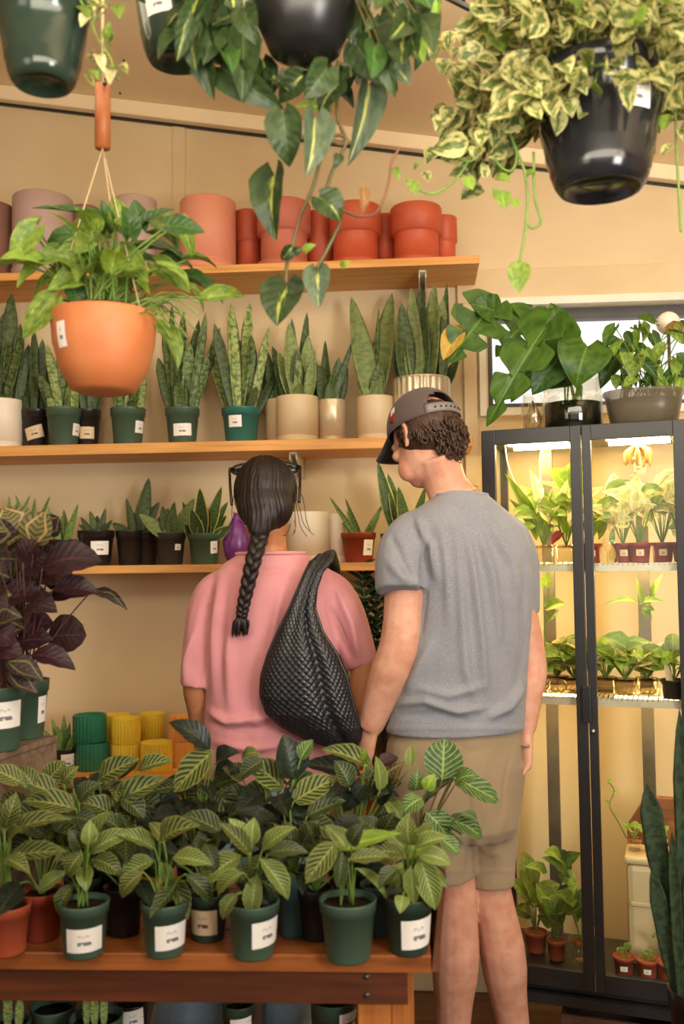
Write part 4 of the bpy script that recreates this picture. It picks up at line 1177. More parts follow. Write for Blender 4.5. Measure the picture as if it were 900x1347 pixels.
A1 = table_pot(-22, 40, 1192, 1255, 'tall narrow-striped calathea in terracotta pot at the table\'s cut-off end', 'terra_pot')
calathea(A1, [((6, 1090), (22, 1042), 28), ((14, 1100), (95, 1078), 26), ((12, 1126), (89, 1120), 30), ((-4, 1080), (-18, 1040), 26), ((-6, 1100), (12, 1060), 24), ((0, 1130), (-20, 1170), 26), ((2, 1085), (-30, 1075), 26), ((10, 1110), (30, 1090), 26), ((8, 1130), (40, 1150), 22)], ['cal'], 'ovate')
A2 = table_pot(77, 144, 1188, 1257, 'light striped calathea in green pot with centred sticker, first from the terracotta pot', 'green_pot', S(.02, .38, .075, .046, .02))
calathea(A2, [((112, 1120), (149, 1067), 30), ((108, 1122), (90, 1153), 26), ((88, 1147), (51, 1176), 20), ((97, 1163), (79, 1206), 24), ((112, 1138), (114, 1173), 22), ((122, 1130), (161, 1153), 28), ((118, 1122), (181, 1094), 26), ((106, 1118), (90, 1090), 24, 'cal_dark'), ((116, 1112), (118, 1078), 22)], ['cal_light', 'cal'])
A3 = table_pot(185, 249, 1187, 1256, 'light striped calathea in green pot with off-centre sticker, second from the terracotta pot', 'green_pot', S(.38, .42, .07, .048, .05))
calathea(A3, [((210, 1108), (264, 1086), 34), ((204, 1132), (157, 1160), 28), ((188, 1147), (160, 1181), 26), ((211, 1134), (223, 1173), 22), ((224, 1154), (247, 1210), 26), ((228, 1128), (280, 1138), 26), ((244, 1150), (279, 1190), 24, 'cal_dark'), ((204, 1117), (150, 1097), 24), ((216, 1110), (196, 1082), 22)], ['cal', 'cal_light'])
A4 = table_pot(298, 369, 1187, 1258, 'light striped calathea in green pot, middle of the table\'s front row', 'green_pot', S(.66, .5, .066, .05, .06))
calathea(A4, [((326, 1120), (300, 1076), 28), ((328, 1122), (288, 1082), 24), ((316, 1125), (264, 1163), 36), ((320, 1148), (288, 1180), 28), ((312, 1176), (293, 1210), 22), ((342, 1130), (379, 1184), 28), ((338, 1150), (332, 1206), 26), ((352, 1124), (406, 1122), 24, 'cal_dark'), ((345, 1118), (390, 1088), 24), ((332, 1112), (335, 1075), 24)], ['cal_light', 'cal', 'cal_light'])
A5 = table_pot(420, 497, 1185, 1262, 'smooth arching calathea in green pot without sticker, between two labelled pots', 'green_pot')
calathea(A5, [((442, 1108), (402, 1162), 34), ((446, 1117), (529, 1096), 26, 'lime', 'lance'), ((460, 1130), (512, 1126), 22), ((468, 1142), (508, 1184), 14, 'cal_light', 'lance'), ((450, 1122), (444, 1168), 20, 'cal_dark'), ((456, 1118), (428, 1086), 26), ((462, 1112), (480, 1082), 24, 'cal_dark'), ((448, 1130), (420, 1122), 20, 'cal')], ['cal', 'cal_light'])
A6 = table_pot(505, 571, 1180, 1253, 'many-leaved pale calathea in green pot at the table\'s end board', 'dark_green_pot', S(.55, .42, .075, .056, .06))
calathea(A6, [((540, 1112), (538, 1068), 34), ((552, 1128), (573, 1197), 34), ((540, 1140), (546, 1190), 22), ((530, 1134), (514, 1168), 22), ((550, 1124), (594, 1138), 26), ((530, 1122), (482, 1120), 24, 'cal'), ((545, 1116), (592, 1102), 22), ((530, 1178), (526, 1202), 20), ((556, 1138), (590, 1168), 18), ((534, 1118), (508, 1092), 24), ((524, 1142), (498, 1170), 22, 'cal_dark'), ((548, 1110), (570, 1082), 20), ((538, 1130), (560, 1110), 22, 'lime')], ['cal_light'])
# pots of the second row, between and behind the front ones
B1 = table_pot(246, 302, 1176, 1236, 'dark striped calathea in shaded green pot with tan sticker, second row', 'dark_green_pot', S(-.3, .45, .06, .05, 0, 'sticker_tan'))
calathea(B1, [((292, 1095), (240, 1072), 30), ((286, 1100), (250, 1120), 26), ((270, 1110), (285, 1150), 22)], ['cal_dark'], rnd=12, rise=.12, rmats=['cal_dark', 'cal_deep'])
B2 = table_pot(360, 414, 1147, 1230, 'dark leaved calathea in blue-grey pot behind the middle front pot', 'blue_pot')
calathea(B2, [((392, 1110), (352, 1085), 28), ((398, 1112), (420, 1080), 28)], ['cal_dark'], rnd=15, rise=.13, rmats=['cal_dark', 'cal_deep', 'cal_deep'])
B3 = table_pot(392, 440, 1170, 1236, 'dark calathea in black pot beside the unlabelled front pot', 'black_pot')
calathea(B3, [((415, 1110), (400, 1080), 24), ((418, 1118), (380, 1120), 24)], ['cal_dark'], rnd=11, rise=.10, rmats=['cal_deep'])
B4 = table_pot(474, 522, 1165, 1230, 'dark calathea in teal pot between the last two front pots', 'blue_pot')
calathea(B4, [((500, 1100), (470, 1075), 26), ((505, 1098), (520, 1068), 26)], ['cal_dark'], rnd=13, rise=.13, rmats=['cal_deep', 'cal_dark'])
B5 = table_pot(26, 84, 1174, 1236, 'dark striped calathea in rust pot behind the terracotta one', 'red_pot')
calathea(B5, [((60, 1100), (20, 1075), 26), ((70, 1095), (100, 1075), 26)], ['cal_dark'], rnd=13, rise=.13, rmats=['cal_deep', 'cal_dark'])
B6 = table_pot(136, 190, 1168, 1230, 'dark striped calathea in black pot behind the first two front pots', 'black_pot')
calathea(B6, [((160, 1095), (130, 1075), 26)], ['cal_dark'], rnd=13, rise=.13, rmats=['cal_deep', 'cal_dark'])
# the tall back row
D1 = table_pot(84, 134, 1156, 1218, 'tall striped calathea in the back row beside the wooden riser', 'dark_green_pot')
calathea(D1, [((60, 1030), (87, 1001), 32), ((78, 1048), (20, 1030), 30), ((100, 1064), (30, 1054), 34), ((104, 1055), (134, 1030), 28, 'cal_dark'), ((92, 1075), (130, 1090), 30, 'cal_dark'), ((60, 1070), (10, 1080), 28, 'cal_dark'), ((84, 1030), (104, 1008), 26), ((48, 1040), (22, 1008), 26), ((30, 1030), (-14, 1010), 28), ((40, 1060), (-10, 1050), 28)], ['cal', 'cal'], rnd=7, rise=.2, rmats=['cal_dark', 'cal_deep'], fwd=.05, jit=.03)
D2 = table_pot(120, 176, 1138, 1204, 'tall striped calathea in the back row below the yellow cups', 'dark_green_pot')
calathea(D2, [((130, 1026), (184, 998), 32), ((182, 1014), (229, 1002), 24), ((146, 1060), (220, 1024), 34), ((150, 1074), (104, 1055), 30), ((160, 1050), (190, 1078), 30, 'cal_dark'), ((140, 1050), (118, 1018), 28, 'cal_dark'), ((176, 1060), (236, 1072), 30, 'cal_dark')], ['cal'], rnd=16, rise=.2, rmats=['cal_dark', 'cal', 'cal_deep'], wide=1.0)
D3 = table_pot(232, 290, 1138, 1204, 'purple-backed calathea with one dark leaf curling up beside the peach cups', 'black_pot')
calathea(D3, [((277, 986), (222, 950), 30, 'cal_deep'), ((280, 988), (229, 1042), 40, 'cal'), ((284, 1004), (316, 990), 26, 'cal_deep'), ((312, 1052), (241, 1056), 34, 'cal'), ((280, 1020), (316, 1014), 30, 'cal_deep'), ((262, 1060), (220, 1078), 30, 'cal_deep'), ((282, 1040), (310, 1080), 34, 'cal_dark'), ((260, 1040), (214, 1030), 28, 'cal_deep')], ['cal_dark'], rnd=18, rise=.2, rmats=['cal_deep', 'cal_deep', 'cal_dark'], wide=1.05)
D4 = table_pot(330, 390, 1138, 1204, 'dark-leaved calathea in the back row below the woven bag', 'black_pot')
calathea(D4, [((386, 1026), (372, 966), 46, 'cal_deep'), ((395, 1000), (412, 973), 22, 'maranta'), ((372, 1038), (317, 1000), 36, 'cal'), ((386, 1055), (445, 1022), 36, 'cal'), ((346, 1000), (316, 1022), 28, 'cal_dark'), ((340, 990), (318, 998), 18, 'cal'), ((360, 1050), (310, 1050), 34, 'cal_dark'), ((376, 1062), (400, 1090), 30, 'cal_deep'), ((352, 1060), (330, 1084), 30, 'cal_dark'), ((320, 1026), (292, 1010), 26, 'cal')], ['cal_dark'], rnd=18, rise=.2, rmats=['cal_deep', 'cal_dark'], wide=1.05)
D5 = table_pot(430, 492, 1138, 1204, 'dark crinkled calathea with pale and purple young leaves, back row', 'black_pot')
calathea(D5, [((490, 1012), (422, 986), 26, 'cal'), ((475, 1020), (398, 1006), 30, 'cal_deep'), ((480, 1030), (452, 1068), 34, 'cal_deep'), ((498, 1008), (524, 996), 22, 'purple'), ((500, 1040), (494, 994), 20, 'cal_light'), ((512, 1038), (532, 1002), 26, 'olive'), ((540, 1008), (541, 980), 15, 'cal_light'), ((480, 1005), (482, 984), 12, 'lime'), ((470, 1050), (430, 1050), 30, 'cal_dark'), ((505, 1050), (528, 1080), 22, 'cal_light'), ((460, 1035), (440, 1000), 30, 'cal_dark'), ((510, 1020), (500, 1060), 28, 'cal_deep')], ['cal_dark'], rnd=16, rise=.19, rmats=['cal_deep', 'cal_dark'], wide=1.0)
D6 = table_pot(520, 572, 1140, 1204, 'prayer plant with round vein-patterned leaves reaching past the table\'s end', 'dark_green_pot', name='potted_prayer_plant')
calathea(D6, [((582, 1026), (584, 971), 52, 'maranta', 'round'), ((560, 1040), (572, 1018), 20, 'lime'), ((594, 1022), (657, 1055), 34, 'maranta', 'round'), ((597, 1022), (552, 1064), 16, 'silver'), ((560, 1068), (588, 1102), 36, 'maranta', 'round'), ((587, 1078), (635, 1104), 30, 'maranta', 'round'), ((578, 1102), (604, 1124), 24, 'maranta', 'round'), ((600, 1030), (628, 1020), 26, 'maranta', 'round'), ((545, 1040), (548, 1012), 26, 'maranta', 'round'), ((556, 1050), (530, 1070), 28, 'maranta', 'round'), ((606, 1072), (628, 1078), 14, 'maranta', 'round')], ['maranta'], rnd=10, rise=.13, spread=.05, rmats=['maranta'], stemmat='stem_dark')
# ------------------------------------------------------------------ purple calatheas on the wooden riser
def riser_pot(xl, xr, yt, yb, d, label, sticker):
    p = PZ((xl + xr) / 2, yb - 2, RZ)
    d = (p - CAM).dot(FW)
    rt = (xr - xl) / 2 * d / F; h = (yb - yt) * d / F
    c = V((p.x, p.y, RZ))
    t = thing('potted_calathea', label, 'plant', c, 'purple calatheas on the riser')
    pot_part(t, c, rt, h, 'nursery', M['green_pot'], sticker)
    soil_part(t, c, rt * .9, h * .92)
    return t, c, rt, h, d
R1 = riser_pot(-34, 32, 905, 988, 2.03, 'purple calathea in green pot with wide white sticker, front one on the riser', S(.28, .58, .075, .056, .03))
R2 = riser_pot(0, 64, 896, 972, 2.17, 'large spreading purple calathea in green pot with edge sticker, rear one on the riser', S(.95, .5, .03, .06, .05))
calathea(R2, [((56, 748), (134, 738), 40, 'purple', 'round'), ((70, 775), (128, 780), 24, 'purple', 'round'), ((118, 780), (168, 803), 14, 'rose'), ((60, 790), (136, 779), 22, 'purple'), ((62, 838), (114, 836), 48, 'purple', 'round'), ((40, 862), (100, 882), 26, 'purple'), ((46, 760), (94, 772), 40, 'purple'), ((30, 720), (62, 690), 40, 'olive', 'round'), ((20, 700), (4, 668), 44, 'olive', 'round'), ((10, 730), (26, 680), 46, 'rose', 'round'), ((44, 720), (60, 672), 34, 'olive', 'round'), ((30, 740), (54, 712), 30, 'purple'), ((10, 760), (62, 752), 38, 'purple', 'round'),
              ((0, 790), (64, 786), 34, 'purple', 'round'), ((-4, 812), (40, 800), 30, 'olive'), ((10, 824), (60, 822), 28, 'rose'), ((-10, 740), (10, 700), 44, 'rose', 'round'), ((20, 846), (70, 842), 34, 'purple'), ((0, 770), (30, 740), 36, 'purple', 'round'), ((-20, 780), (20, 760), 40, 'purple', 'round'), ((20, 780), (40, 740), 40, 'purple', 'round'), ((-6, 836), (34, 826), 30, 'rose'), ((8, 716), (34, 700), 36, 'olive', 'round'), ((26, 752), (64, 730), 36, 'purple', 'round'), ((-8, 720), (-2, 680), 40, 'rose', 'round'), ((34, 800), (76, 806), 34, 'purple'), ((18, 762), (-8, 735), 38, 'rose', 'round'), ((60, 770), (96, 752), 36, 'purple'), ((-10, 800), (16, 782), 36, 'olive'), ((30, 830), (70, 818), 34, 'purple', 'round'), ((14, 806), (-12, 824), 34, 'rose'), ((60, 700), (78, 680), 26, 'rose', 'round'), ((48, 742), (84, 734), 34, 'purple')], ['purple'], 'ovate', .09, 'stem_red', wide=1.3)
calathea(R1, [((8, 870), (58, 896), 24, 'rose'), ((-4, 880), (40, 902), 22, 'rose'), ((10, 885), (50, 912), 20, 'rose'), ((-10, 850), (30, 862), 30, 'purple'), ((-14, 860), (-2, 900), 30, 'purple'), ((4, 876), (24, 908), 22, 'purple'), ((-10, 820), (30, 812), 30, 'rose'), ((-20, 830), (20, 850), 34, 'purple'), ((-20, 790), (10, 800), 34, 'purple')], ['purple'], 'ovate', .06, 'stem_red', wide=1.3)
# ------------------------------------------------------------------ pots below the table, and behind it on the floor side
GU = 'pots on the table\'s lower shelf'
def low_pot(xl, xr, yt, label, mat, d, stub=None, sticker=None, soil='soil'):
    p = PD((xl + xr) / 2, yt, d)
    rt = (xr - xl) / 2 * d / F
    h = p.z - ZLOW
    c = V((p.x, p.y, ZLOW))
    t = thing('potted_cutting', label, 'plant', c, GU)
    pot_part(t, c, rt, h, 'nursery', M[mat], sticker)
    soil_part(t, c, rt * .9, h * .92, soil)
    for (dx, tall, w) in (stub or ()):
        b = c + V((dx * rt, -.2 * rt, h * .9))
        leaf(t, b, b + V((.004 * dx, 0, tall)), w, 'snake', L_['snake_pale'], nrm=(0, -1, .1))
    return t
low_pot(-20, 40, 1343, 'pale thick stems in a pot below the table at its cut-off end', 'green_pot', 1.98, ((-.5, .08, .02), (.1, .09, .02), (.6, .07, .018)))
low_pot(40, 100, 1322, 'empty-looking green pot below the table beside pale stems', 'green_pot', 2.06)
low_pot(92, 162, 1336, 'green pot with stubby banded stems and visible soil below the table', 'green_pot', 1.98, ((-.3, .065, .016), (.0, .075, .018), (.35, .07, .016)))
low_pot(150, 196, 1316, 'dark pot with sticker below the table beside the jeans', 'black_pot', 2.14, None, S(.1, .8, .05, .04, .1))
low_pot(292, 336, 1318, 'green pot with sticker below the table between the denim legs', 'dark_green_pot', 2.08, None, S(.2, .7, .05, .05, .08))
low_pot(408, 470, 1312, 'green pot with sticker below the table beside the wooden leg', 'dark_green_pot', 2.0, None, S(.75, .82, .05, .04))
# the tall snake plant standing on the floor near the cabinet's end
d = 2.12
p = PD(915, 1300, d)
zf = p.z - .20
t = thing('snake_plant', 'tall dark banded snake plant in dark pot in front of the glass cabinet', 'plant', (p.x, p.y, zf))
c = V((p.x, p.y, zf))
pot_part(t, c, 36 * d / F, .2, 'nursery', M['black_pot']); soil_part(t, c, 32 * d / F, .185)
for (b, e, w, dd) in (((893, 1312), (857, 1140), 19, 0), ((872, 1170), (851, 1031), 24, .01), ((890, 1250), (872, 1120), 17, .03), ((908, 1300), (894, 930), 19, .02), ((896, 1310), (884, 1092), 13, -.02), ((925, 1310), (930, 1010), 26, .03), ((915, 1310), (908, 1120), 20, -.03)):
    leaf(t, PD(b[0], b[1], d + dd), PD(e[0], e[1], d + dd), w * d / F * 1.2, 'snake', L_['snake_deep'], nrm=(CAM - p).normalized())
t2 = thing('plant_stool', 'low dark stool under the tall snake plant', 'stool', (p.x, p.y, 0))
g = G(); g.lathe((p.x, p.y, zf - .022), [(.10, 0), (.105, .004), (.105, .018), (.10, .022)], 28); g.obj('seat', M['box_brown'], t2)
for k in range(3):
    a = k * 2.09 + .4
    g = G(); g.tube([(p.x + .08 * math.cos(a), p.y + .08 * math.sin(a), zf - .02), (p.x + .11 * math.cos(a), p.y + .11 * math.sin(a), 0)], .012, 8); g.obj('leg', M['box_brown'], t2)
# ------------------------------------------------------------------ the black glass cabinet
PM, PL = PD(764, 557, 2.66), PD(632, 566, 2.755)
cu = PM - PL; cu.z = 0
WD = cu.length; cu.normalize()
cv = V((-cu.y, cu.x, 0))
C0 = V((PL.x, PL.y, 0))
ZC1 = (PM.z + PL.z) / 2
ZC0 = PD(775, 1296, 2.66).z
DEP = .33
def CB(u, v, z): return C0 + cu * u + cv * v + V((0, 0, z))
def cbox(g, u0, u1, v0, v1, z0, z1): g.obox(CB(u0, v0, z0), cu * (u1 - u0), cv * (v1 - v0), (0, 0, z1 - z0))
cab = thing('glass_cabinet', 'tall black metal cabinet with two glass doors, lit warm inside and full of plants', 'cabinet', CB(WD, DEP / 2, 0))
W2 = 2 * WD
fr = .022
g = G(); cbox(g, 0, W2, .022, DEP, ZC1 - .03, ZC1); g.obj('top_panel', M['black_metal'], cab, smooth=False, bevel=.002)
g = G(); cbox(g, 0, W2, .022, DEP, ZC0, ZC0 + .045); g.obj('bottom_panel', M['black_metal'], cab, smooth=False, bevel=.002)
for (u, v) in ((0, .022), (W2 - fr, .022), (0, DEP - fr), (W2 - fr, DEP - fr)):
    g = G(); cbox(g, u, u + fr, v, v + fr, ZC0 + .045, ZC1 - .03); g.obj('post', M['black_metal'], cab, smooth=False)
for u in (WD * .5, WD * 1.5):
    g = G(); cbox(g, u - .016, u + .02, DEP - .018, DEP, ZC0 + .045, ZC1 - .03); g.obj('back_upright', M['grey_metal'], cab, smooth=False)
gp = glass('cabinet_glass', (.98, 1.0, .98, 1), .025, .35)
g = G(); cbox(g, .006, .009, .05, DEP - .03, ZC0 + .045, ZC1 - .03); g.obj('side_pane', gp, cab, smooth=False)
g = G(); cbox(g, W2 - .009, W2 - .006, .05, DEP - .03, ZC0 + .045, ZC1 - .03); g.obj('side_pane', gp, cab, smooth=False)
st = .036
for k in (0, 1):
    u0, u1 = k * WD + .0015, (k + 1) * WD - .0015
    z0, z1 = ZC0 + .018, ZC1 - .004
    dl = .042 if k == 0 else st + .004
    g = G()
    sl, sr = (st + .004, .030) if k == 0 else (.024, st + .004)
    cbox(g, u0, u0 + sl, 0, .02, z0, z1); cbox(g, u1 - sr, u1, 0, .02, z0, z1)
    cbox(g, u0 + sl, u1 - sr, 0, .02, z1 - .042, z1); cbox(g, u0 + sl, u1 - sr, 0, .02, z0, z0 + .05)
    door = g.obj('door', M['black_metal'], cab, smooth=False, bevel=.0015)
    g = G(); cbox(g, u0 + sl - .004, u1 - sr + .004, .008, .011, z0 + .046, z1 - .038); g.obj('pane', gp, door, smooth=False)
    if k == 0:
        zz = PD(768, 930, 2.66).z
        g = G(); cbox(g, u1 - .014, u1 + .010, -.012, 0, zz - .035, zz + .065); g.obj('handle', M['black_pot'], door, smooth=False, bevel=.002)
    else:
        zz = PD(779, 958, 2.66).z
        q = CB(u0 + .010, 0, zz)
        g = G(); g.tube([q, q - cv * .005], .007, 12); g.tube([q - cv * .005, q - cv * .0056], .0045, 12); g.obj('lock', M['chrome'], door)
        q = CB(u0 - .004, -.001, ZC0 + .03)
        g = G(); cbox(g, u0 - .003, u0 - .0005, .002, .012, ZC0 + .02, ZC0 + .06); g.obj('hinge', M['chrome'], door, smooth=False)
for (u, v) in ((.012, .03), (W2 - .05, .03), (.012, DEP - .06), (W2 - .05, DEP - .06), (WD * .62, DEP - .06)):
    g = G(); cbox(g, u, u + .026, v, v + .026, 0, ZC0); g.obj('leg', M['black_metal'], cab, smooth=False)
g = G(); cbox(g, 0, W2, -.004, DEP, ZC0 - .028, ZC0 - .002); g.obj('base_rail', M['black_metal'], cab, smooth=False)
# shelves: wire grids in a light frame
ZS1, ZS2 = PD(790, 741, 2.78).z, PD(790, 909, 2.78).z
for zs in (ZS1, ZS2):
    g = G(); cbox(g, .012, W2 - .012, .03, .045, zs - .022, zs - .001); cbox(g, .012, W2 - .012, DEP - .035, DEP - .02, zs - .022, zs - .001)
    sh = g.obj('shelf', M['wire_light'] if 'wire_light' in M else M['chrome'], cab, smooth=False)
    g = G()
    n = int(W2 / .014)
    for i in range(n):
        u = .02 + (W2 - .04) * i / (n - 1)
        g.tube([CB(u, .03, zs - .004), CB(u, DEP - .02, zs - .004)], .0022, 4)
    o = g.obj('shelf_wire', M['chrome'], sh); o['kind'] = 'stuff'
    g = G(); cbox(g, .02, W2 - .02, .05, DEP - .04, zs - .010, zs - .0085); g.obj('liner', glass('liner_plastic', (.96, .95, .9, 1), .03, .4), sh, smooth=False)
# grow lights
GL1 = glow('grow_light_strip', lin(255, 218, 140), 130)
GL2 = glow('grow_light_dim', lin(255, 210, 130), 52)
for (v, z) in ((.10, ZC1 - .045), (.22, ZC1 - .045)):
    for k in (0, 1):
        g = G(); cbox(g, k * WD + .06, (k + 1) * WD - .05, v, v + .016, ZC1 - .0375, ZC1 - .0302); g.obj('light_strip', GL1, cab, smooth=False)
for zs in (ZS1, ZS2):
    for k in (0, 1):
        g = G(); cbox(g, k * WD + .06, (k + 1) * WD - .05, .16, .20, zs - .021, zs - .014); g.obj('light_strip', GL2, cab, smooth=False)
g = G(); g.tube(spline([PD(x, y, 2.85) for x, y in ((664, 580), (668, 610), (680, 640), (694, 655), (708, 654), (712, 636), (710, 615), (712, 595), (722, 590))], 6), .0022, 6); g.obj('light_cable', M['white_paint'], cab)

# ------------------------------------------------------------------ what stands in it
GI = 'plants inside the glass cabinet'
def cab_pot(u, v, z, r, h, label, mat, name='potted_seedling', sticker=None, soil='bark', style='nursery', group=GI):
    c = CB(u, v, z + .0008)
    t = thing(name, label, 'plant', c, group)
    pot_part(t, c, r, h, style, mat if not isinstance(mat, str) else M[mat], sticker, seg=24)
    soil_part(t, c, r * .88, h * .92, soil)
    return t, c, r, h
clear = glass('clear_plastic', (.95, .93, .88, 1), .04, .45, .05)
smoke = glass('dark_clear_plastic', (.62, .56, .46, 1), .02, .15, .1)
def sprout(a, n, L, w, kind, mats, up=1.0, spread=.5, seed=None, curve=.35):
    t, c, r, h = a
    stm = Stems()
    s0 = c + V((0, 0, h * .88))
    for k in range(int(n * 1.7)):
        an = 2.4 * k + RND.random() * .8
        l = 1.15 * L * RND.uniform(.7, 1.15)
        q = V((math.cos(an), math.sin(an), 0))
        B = s0 + q * r * .3 + (q * spread * .5 + V((0, 0, up))) * l * RND.uniform(.3, .7)
        E = B + (q * spread + V((0, 0, up * RND.uniform(-.2, .6)))) * l * .7
        E = keep_in(E)
        leaf(t, keep_in(B), E, w * RND.uniform(.95, 1.4), kind, L_[RND.choice(mats)])
        stm.add([s0, s0.lerp(B, .6), keep_in(B)], .0014, 3)
    stm.obj(t, M['stem'])
    return t
def keep_in(p):
    q = p - C0
    u, v = q.dot(cu), q.dot(cv)
    u2, v2 = max(.02, min(W2 - .02, u)), max(.035, min(DEP - .01, v))
    return p + cu * (u2 - u) + cv * (v2 - v)
def uat(px, v=.12):                            # where along the cabinet a column of the photo lies
    lo, hi = -.2, W2 + .2
    for _ in range(40):
        m = (lo + hi) / 2
        if PXs(CB(m, v, 1.4))[0] < px: lo = m
        else: hi = m
    return (lo + hi) / 2
# upper compartment
a = cab_pot(uat(695, .20), .20, ZS1, .030, .055, 'small shaded pot with tall yellow-green blades at the cabinet\'s door edge', 'black_pot')
for (b, e, w) in (((706, 712), (664, 622), 18), ((704, 705), (668, 655), 14), ((705, 708), (700, 668), 10), ((708, 706), (728, 640), 12)):
    leaf(a[0], keep_in(PD(b[0], b[1], 2.86)), keep_in(PD(e[0], e[1], 2.86)), w * 2.86 / F, 'lance', L_['warm'])
a = cab_pot(uat(716), .12, ZS1, .034, .055, 'clear plastic tub with fanned stems, first tub on the upper wire shelf', clear)
sprout(a, 9, .19, .03, 'lance', ('warm', 'lime', 'warm_pale'))
leaf(a[0], PD(755, 650, 2.82), PD(694, 632, 2.82), .022, 'lance', L_['warm_pale'])
a = cab_pot(uat(746), .12, ZS1, .036, .055, 'clear plastic tub with broad yellow leaf, beside the door stile', clear)
for (b, e, w) in (((748, 642), (720, 618), 36), ((752, 640), (760, 605), 40), ((742, 700), (722, 655), 12)):
    leaf(a[0], PD(b[0], b[1], 2.80), PD(e[0], e[1], 2.80), w * 2.8 / F, 'heart', L_['lime'])
sprout(a, 8, .17, .03, 'lance', ('warm', 'warm_pale'))
leaf(a[0], PD(738, 702, 2.74), PD(726, 716, 2.74), .03, 'heart', leaf_mat('red_leaf', lin(150, 40, 28), lin(110, 26, 22), 'plain', n=5))
labels = ['rust pot with white leaves just past the door stile', 'rust square pot below the tall pale paddle leaves', 'rust pot with two pale stickers and white foliage', 'rust pot with centred sticker below white leaves', 'rust pot with variegated foliage at the cabinet\'s hinge end']
for i, (px, mats, n) in enumerate(((778, ('warm', 'lime'), 7), (820, ('warm_pale',), 8), (842, ('warm_pale',), 8), (872, ('warm_pale', 'warm'), 9), (900, ('warm_pale', 'warm'), 9))):
    a = cab_pot(uat(px, .10), .10 + .02 * (i % 2), ZS1, .033, .056, labels[i], 'red_pot', sticker=S(.05, .5, .022, .018, 0, 'sticker_tan'))
    sprout(a, n, .18, .036, 'ovate', mats)
    if i == 1:
        leaf(a[0], PD(806, 670, 2.78), PD(808, 622, 2.78), .045, 'round', L_['warm_pale'])
        leaf(a[0], PD(786, 700, 2.76), PD(797, 652, 2.76), .06, 'heart', L_['warm'])
    if i == 2:
        leaf(a[0], PD(826, 676, 2.80), PD(840, 625, 2.80), .05, 'round', L_['warm_pale'])
    if i == 4:
        for (b, e, w) in (((880, 660), (893, 640), 36), ((890, 680), (868, 660), 34), ((894, 700), (880, 676), 30)):
            leaf(a[0], PD(b[0], b[1], 2.70), PD(e[0], e[1], 2.70), w * 2.7 / F, 'heart', L_['warm_pale'])
# glass bulb vase with cutting standing on the wire shelf, and the dried bundle under the lights
q = CB(uat(806, .06), .06, ZS1 + .0008)
t = thing('propagation_vase', 'small clear bulb vase with yellow roots before the rust pots', 'vase', q)
g = G(); g.lathe(q, [(.010, 0), (.015, .002), (.015, .03), (.026, .045), (.028, .06), (.02, .08), (.012, .09), (.012, .13), (.010, .13), (.010, .09)], 24, cap=True); g.obj('glass_body', clear, t)
leaf(t, q + V((0, 0, .05)), q + V((.004, 0, .10)), .016, 'small', L_['lime']); leaf(t, q + V((0, 0, .004)), q + V((.0, 0, .05)), .02, 'small', L_['yellow'])
q = CB(uat(843, .14), .14, ZC1 - .035)
t = thing('hanging_air_plant', 'dried tan bundle hanging below the cabinet\'s light strips', 'plant', q)
g = G(); g.tube([q + V((0, 0, .006)), q - V((0, 0, .02))], .0025, 6); g.obj('hook', M['wire'], t)
g = G()
for k in range(16):
    a = k * .9; e = q + V((math.cos(a) * .034, math.sin(a) * .026, -.05 - .03 * RND.random()))
    g.tube(spline([q - V((0, 0, .015)), q.lerp(e, .5) + V((math.cos(a) * .015, math.sin(a) * .015, 0)), e], 4), [.004] * 4 + [.006] * 4 + [.003], 6)
g.obj('dried_bundle', M['dried'] if 'dried' in M else M['cord'], t)
for k in range(5):
    g = G(); g.ball(q + V((-.012 + .012 * math.sin(k), -.012, -.06 - .012 * k)), .008 - .0008 * k, None, 6, 8); g.obj('seed_pod', M['cord'], t)
# middle compartment
lab2 = ['clear tub with dense yellow-green leaves behind the man\'s elbow', 'clear tub with bushy leaves beside the man\'s arm', 'clear tub with dense leaves at the door stile', 'clear tub with creeping leaves just past the stile', 'clear tub with dark upright leaves, middle wire shelf', 'clear tub with arching leaves beside black pot']
for i, px in enumerate((706, 728, 752, 792, 818, 846)):
    a = cab_pot(uat(px, .12), .12 + .03 * (i % 2), ZS2, .033, .045, lab2[i], smoke, soil='soil')
    sprout(a, 15, .12, .042, 'small', ('warm', 'lime', 'warm_pale', 'warm'), .8, .8)
    if i == 0:
        for (b, e, w) in (((720, 800), (744, 795), 22), ((718, 770), (722, 752), 14), ((722, 815), (736, 802), 10)): leaf(a[0], keep_in(PD(b[0], b[1], 2.8)), keep_in(PD(e[0], e[1], 2.8)), w * 2.8 / F, 'heart', L_['lime'])
        stm = Stems(); stm.add([PD(722, 880, 2.82), PD(716, 830, 2.82), PD(722, 790, 2.82), PD(720, 755, 2.82)], .002); stm.obj(a[0], M['stem'], 'vine')
    if i == 4:
        for (b, e, w) in (((842, 795), (793, 797), 9), ((842, 795), (874, 792), 10), ((845, 795), (838, 760), 8), ((858, 790), (872, 755), 10), ((845, 800), (862, 804), 12), ((845, 803), (858, 815), 10)): leaf(a[0], PD(b[0], b[1], 2.78), PD(e[0], e[1], 2.76), w * 2.78 / F, 'lance', L_['lime'])
        stm = Stems(); stm.add([PD(822, 890, 2.78), PD(838, 850, 2.78), PD(845, 800, 2.78)], .002); stm.obj(a[0], M['stem'], 'vine')
a = cab_pot(uat(882, .07), .07, ZS2, .040, .052, 'black pot with pale plant tag at the cabinet\'s hinge end', 'black_pot')
sprout(a, 10, .10, .034, 'small', ('warm', 'lime', 'pothos'))
g = G(); q = a[1] + cu * -.02 - cv * .012 + V((0, 0, .04)); g.obox(q, cu * .018, cv * .001, V((-.006, 0, .055))); g.obj('plant_tag', M['sticker_tan'], a[0], smooth=False)
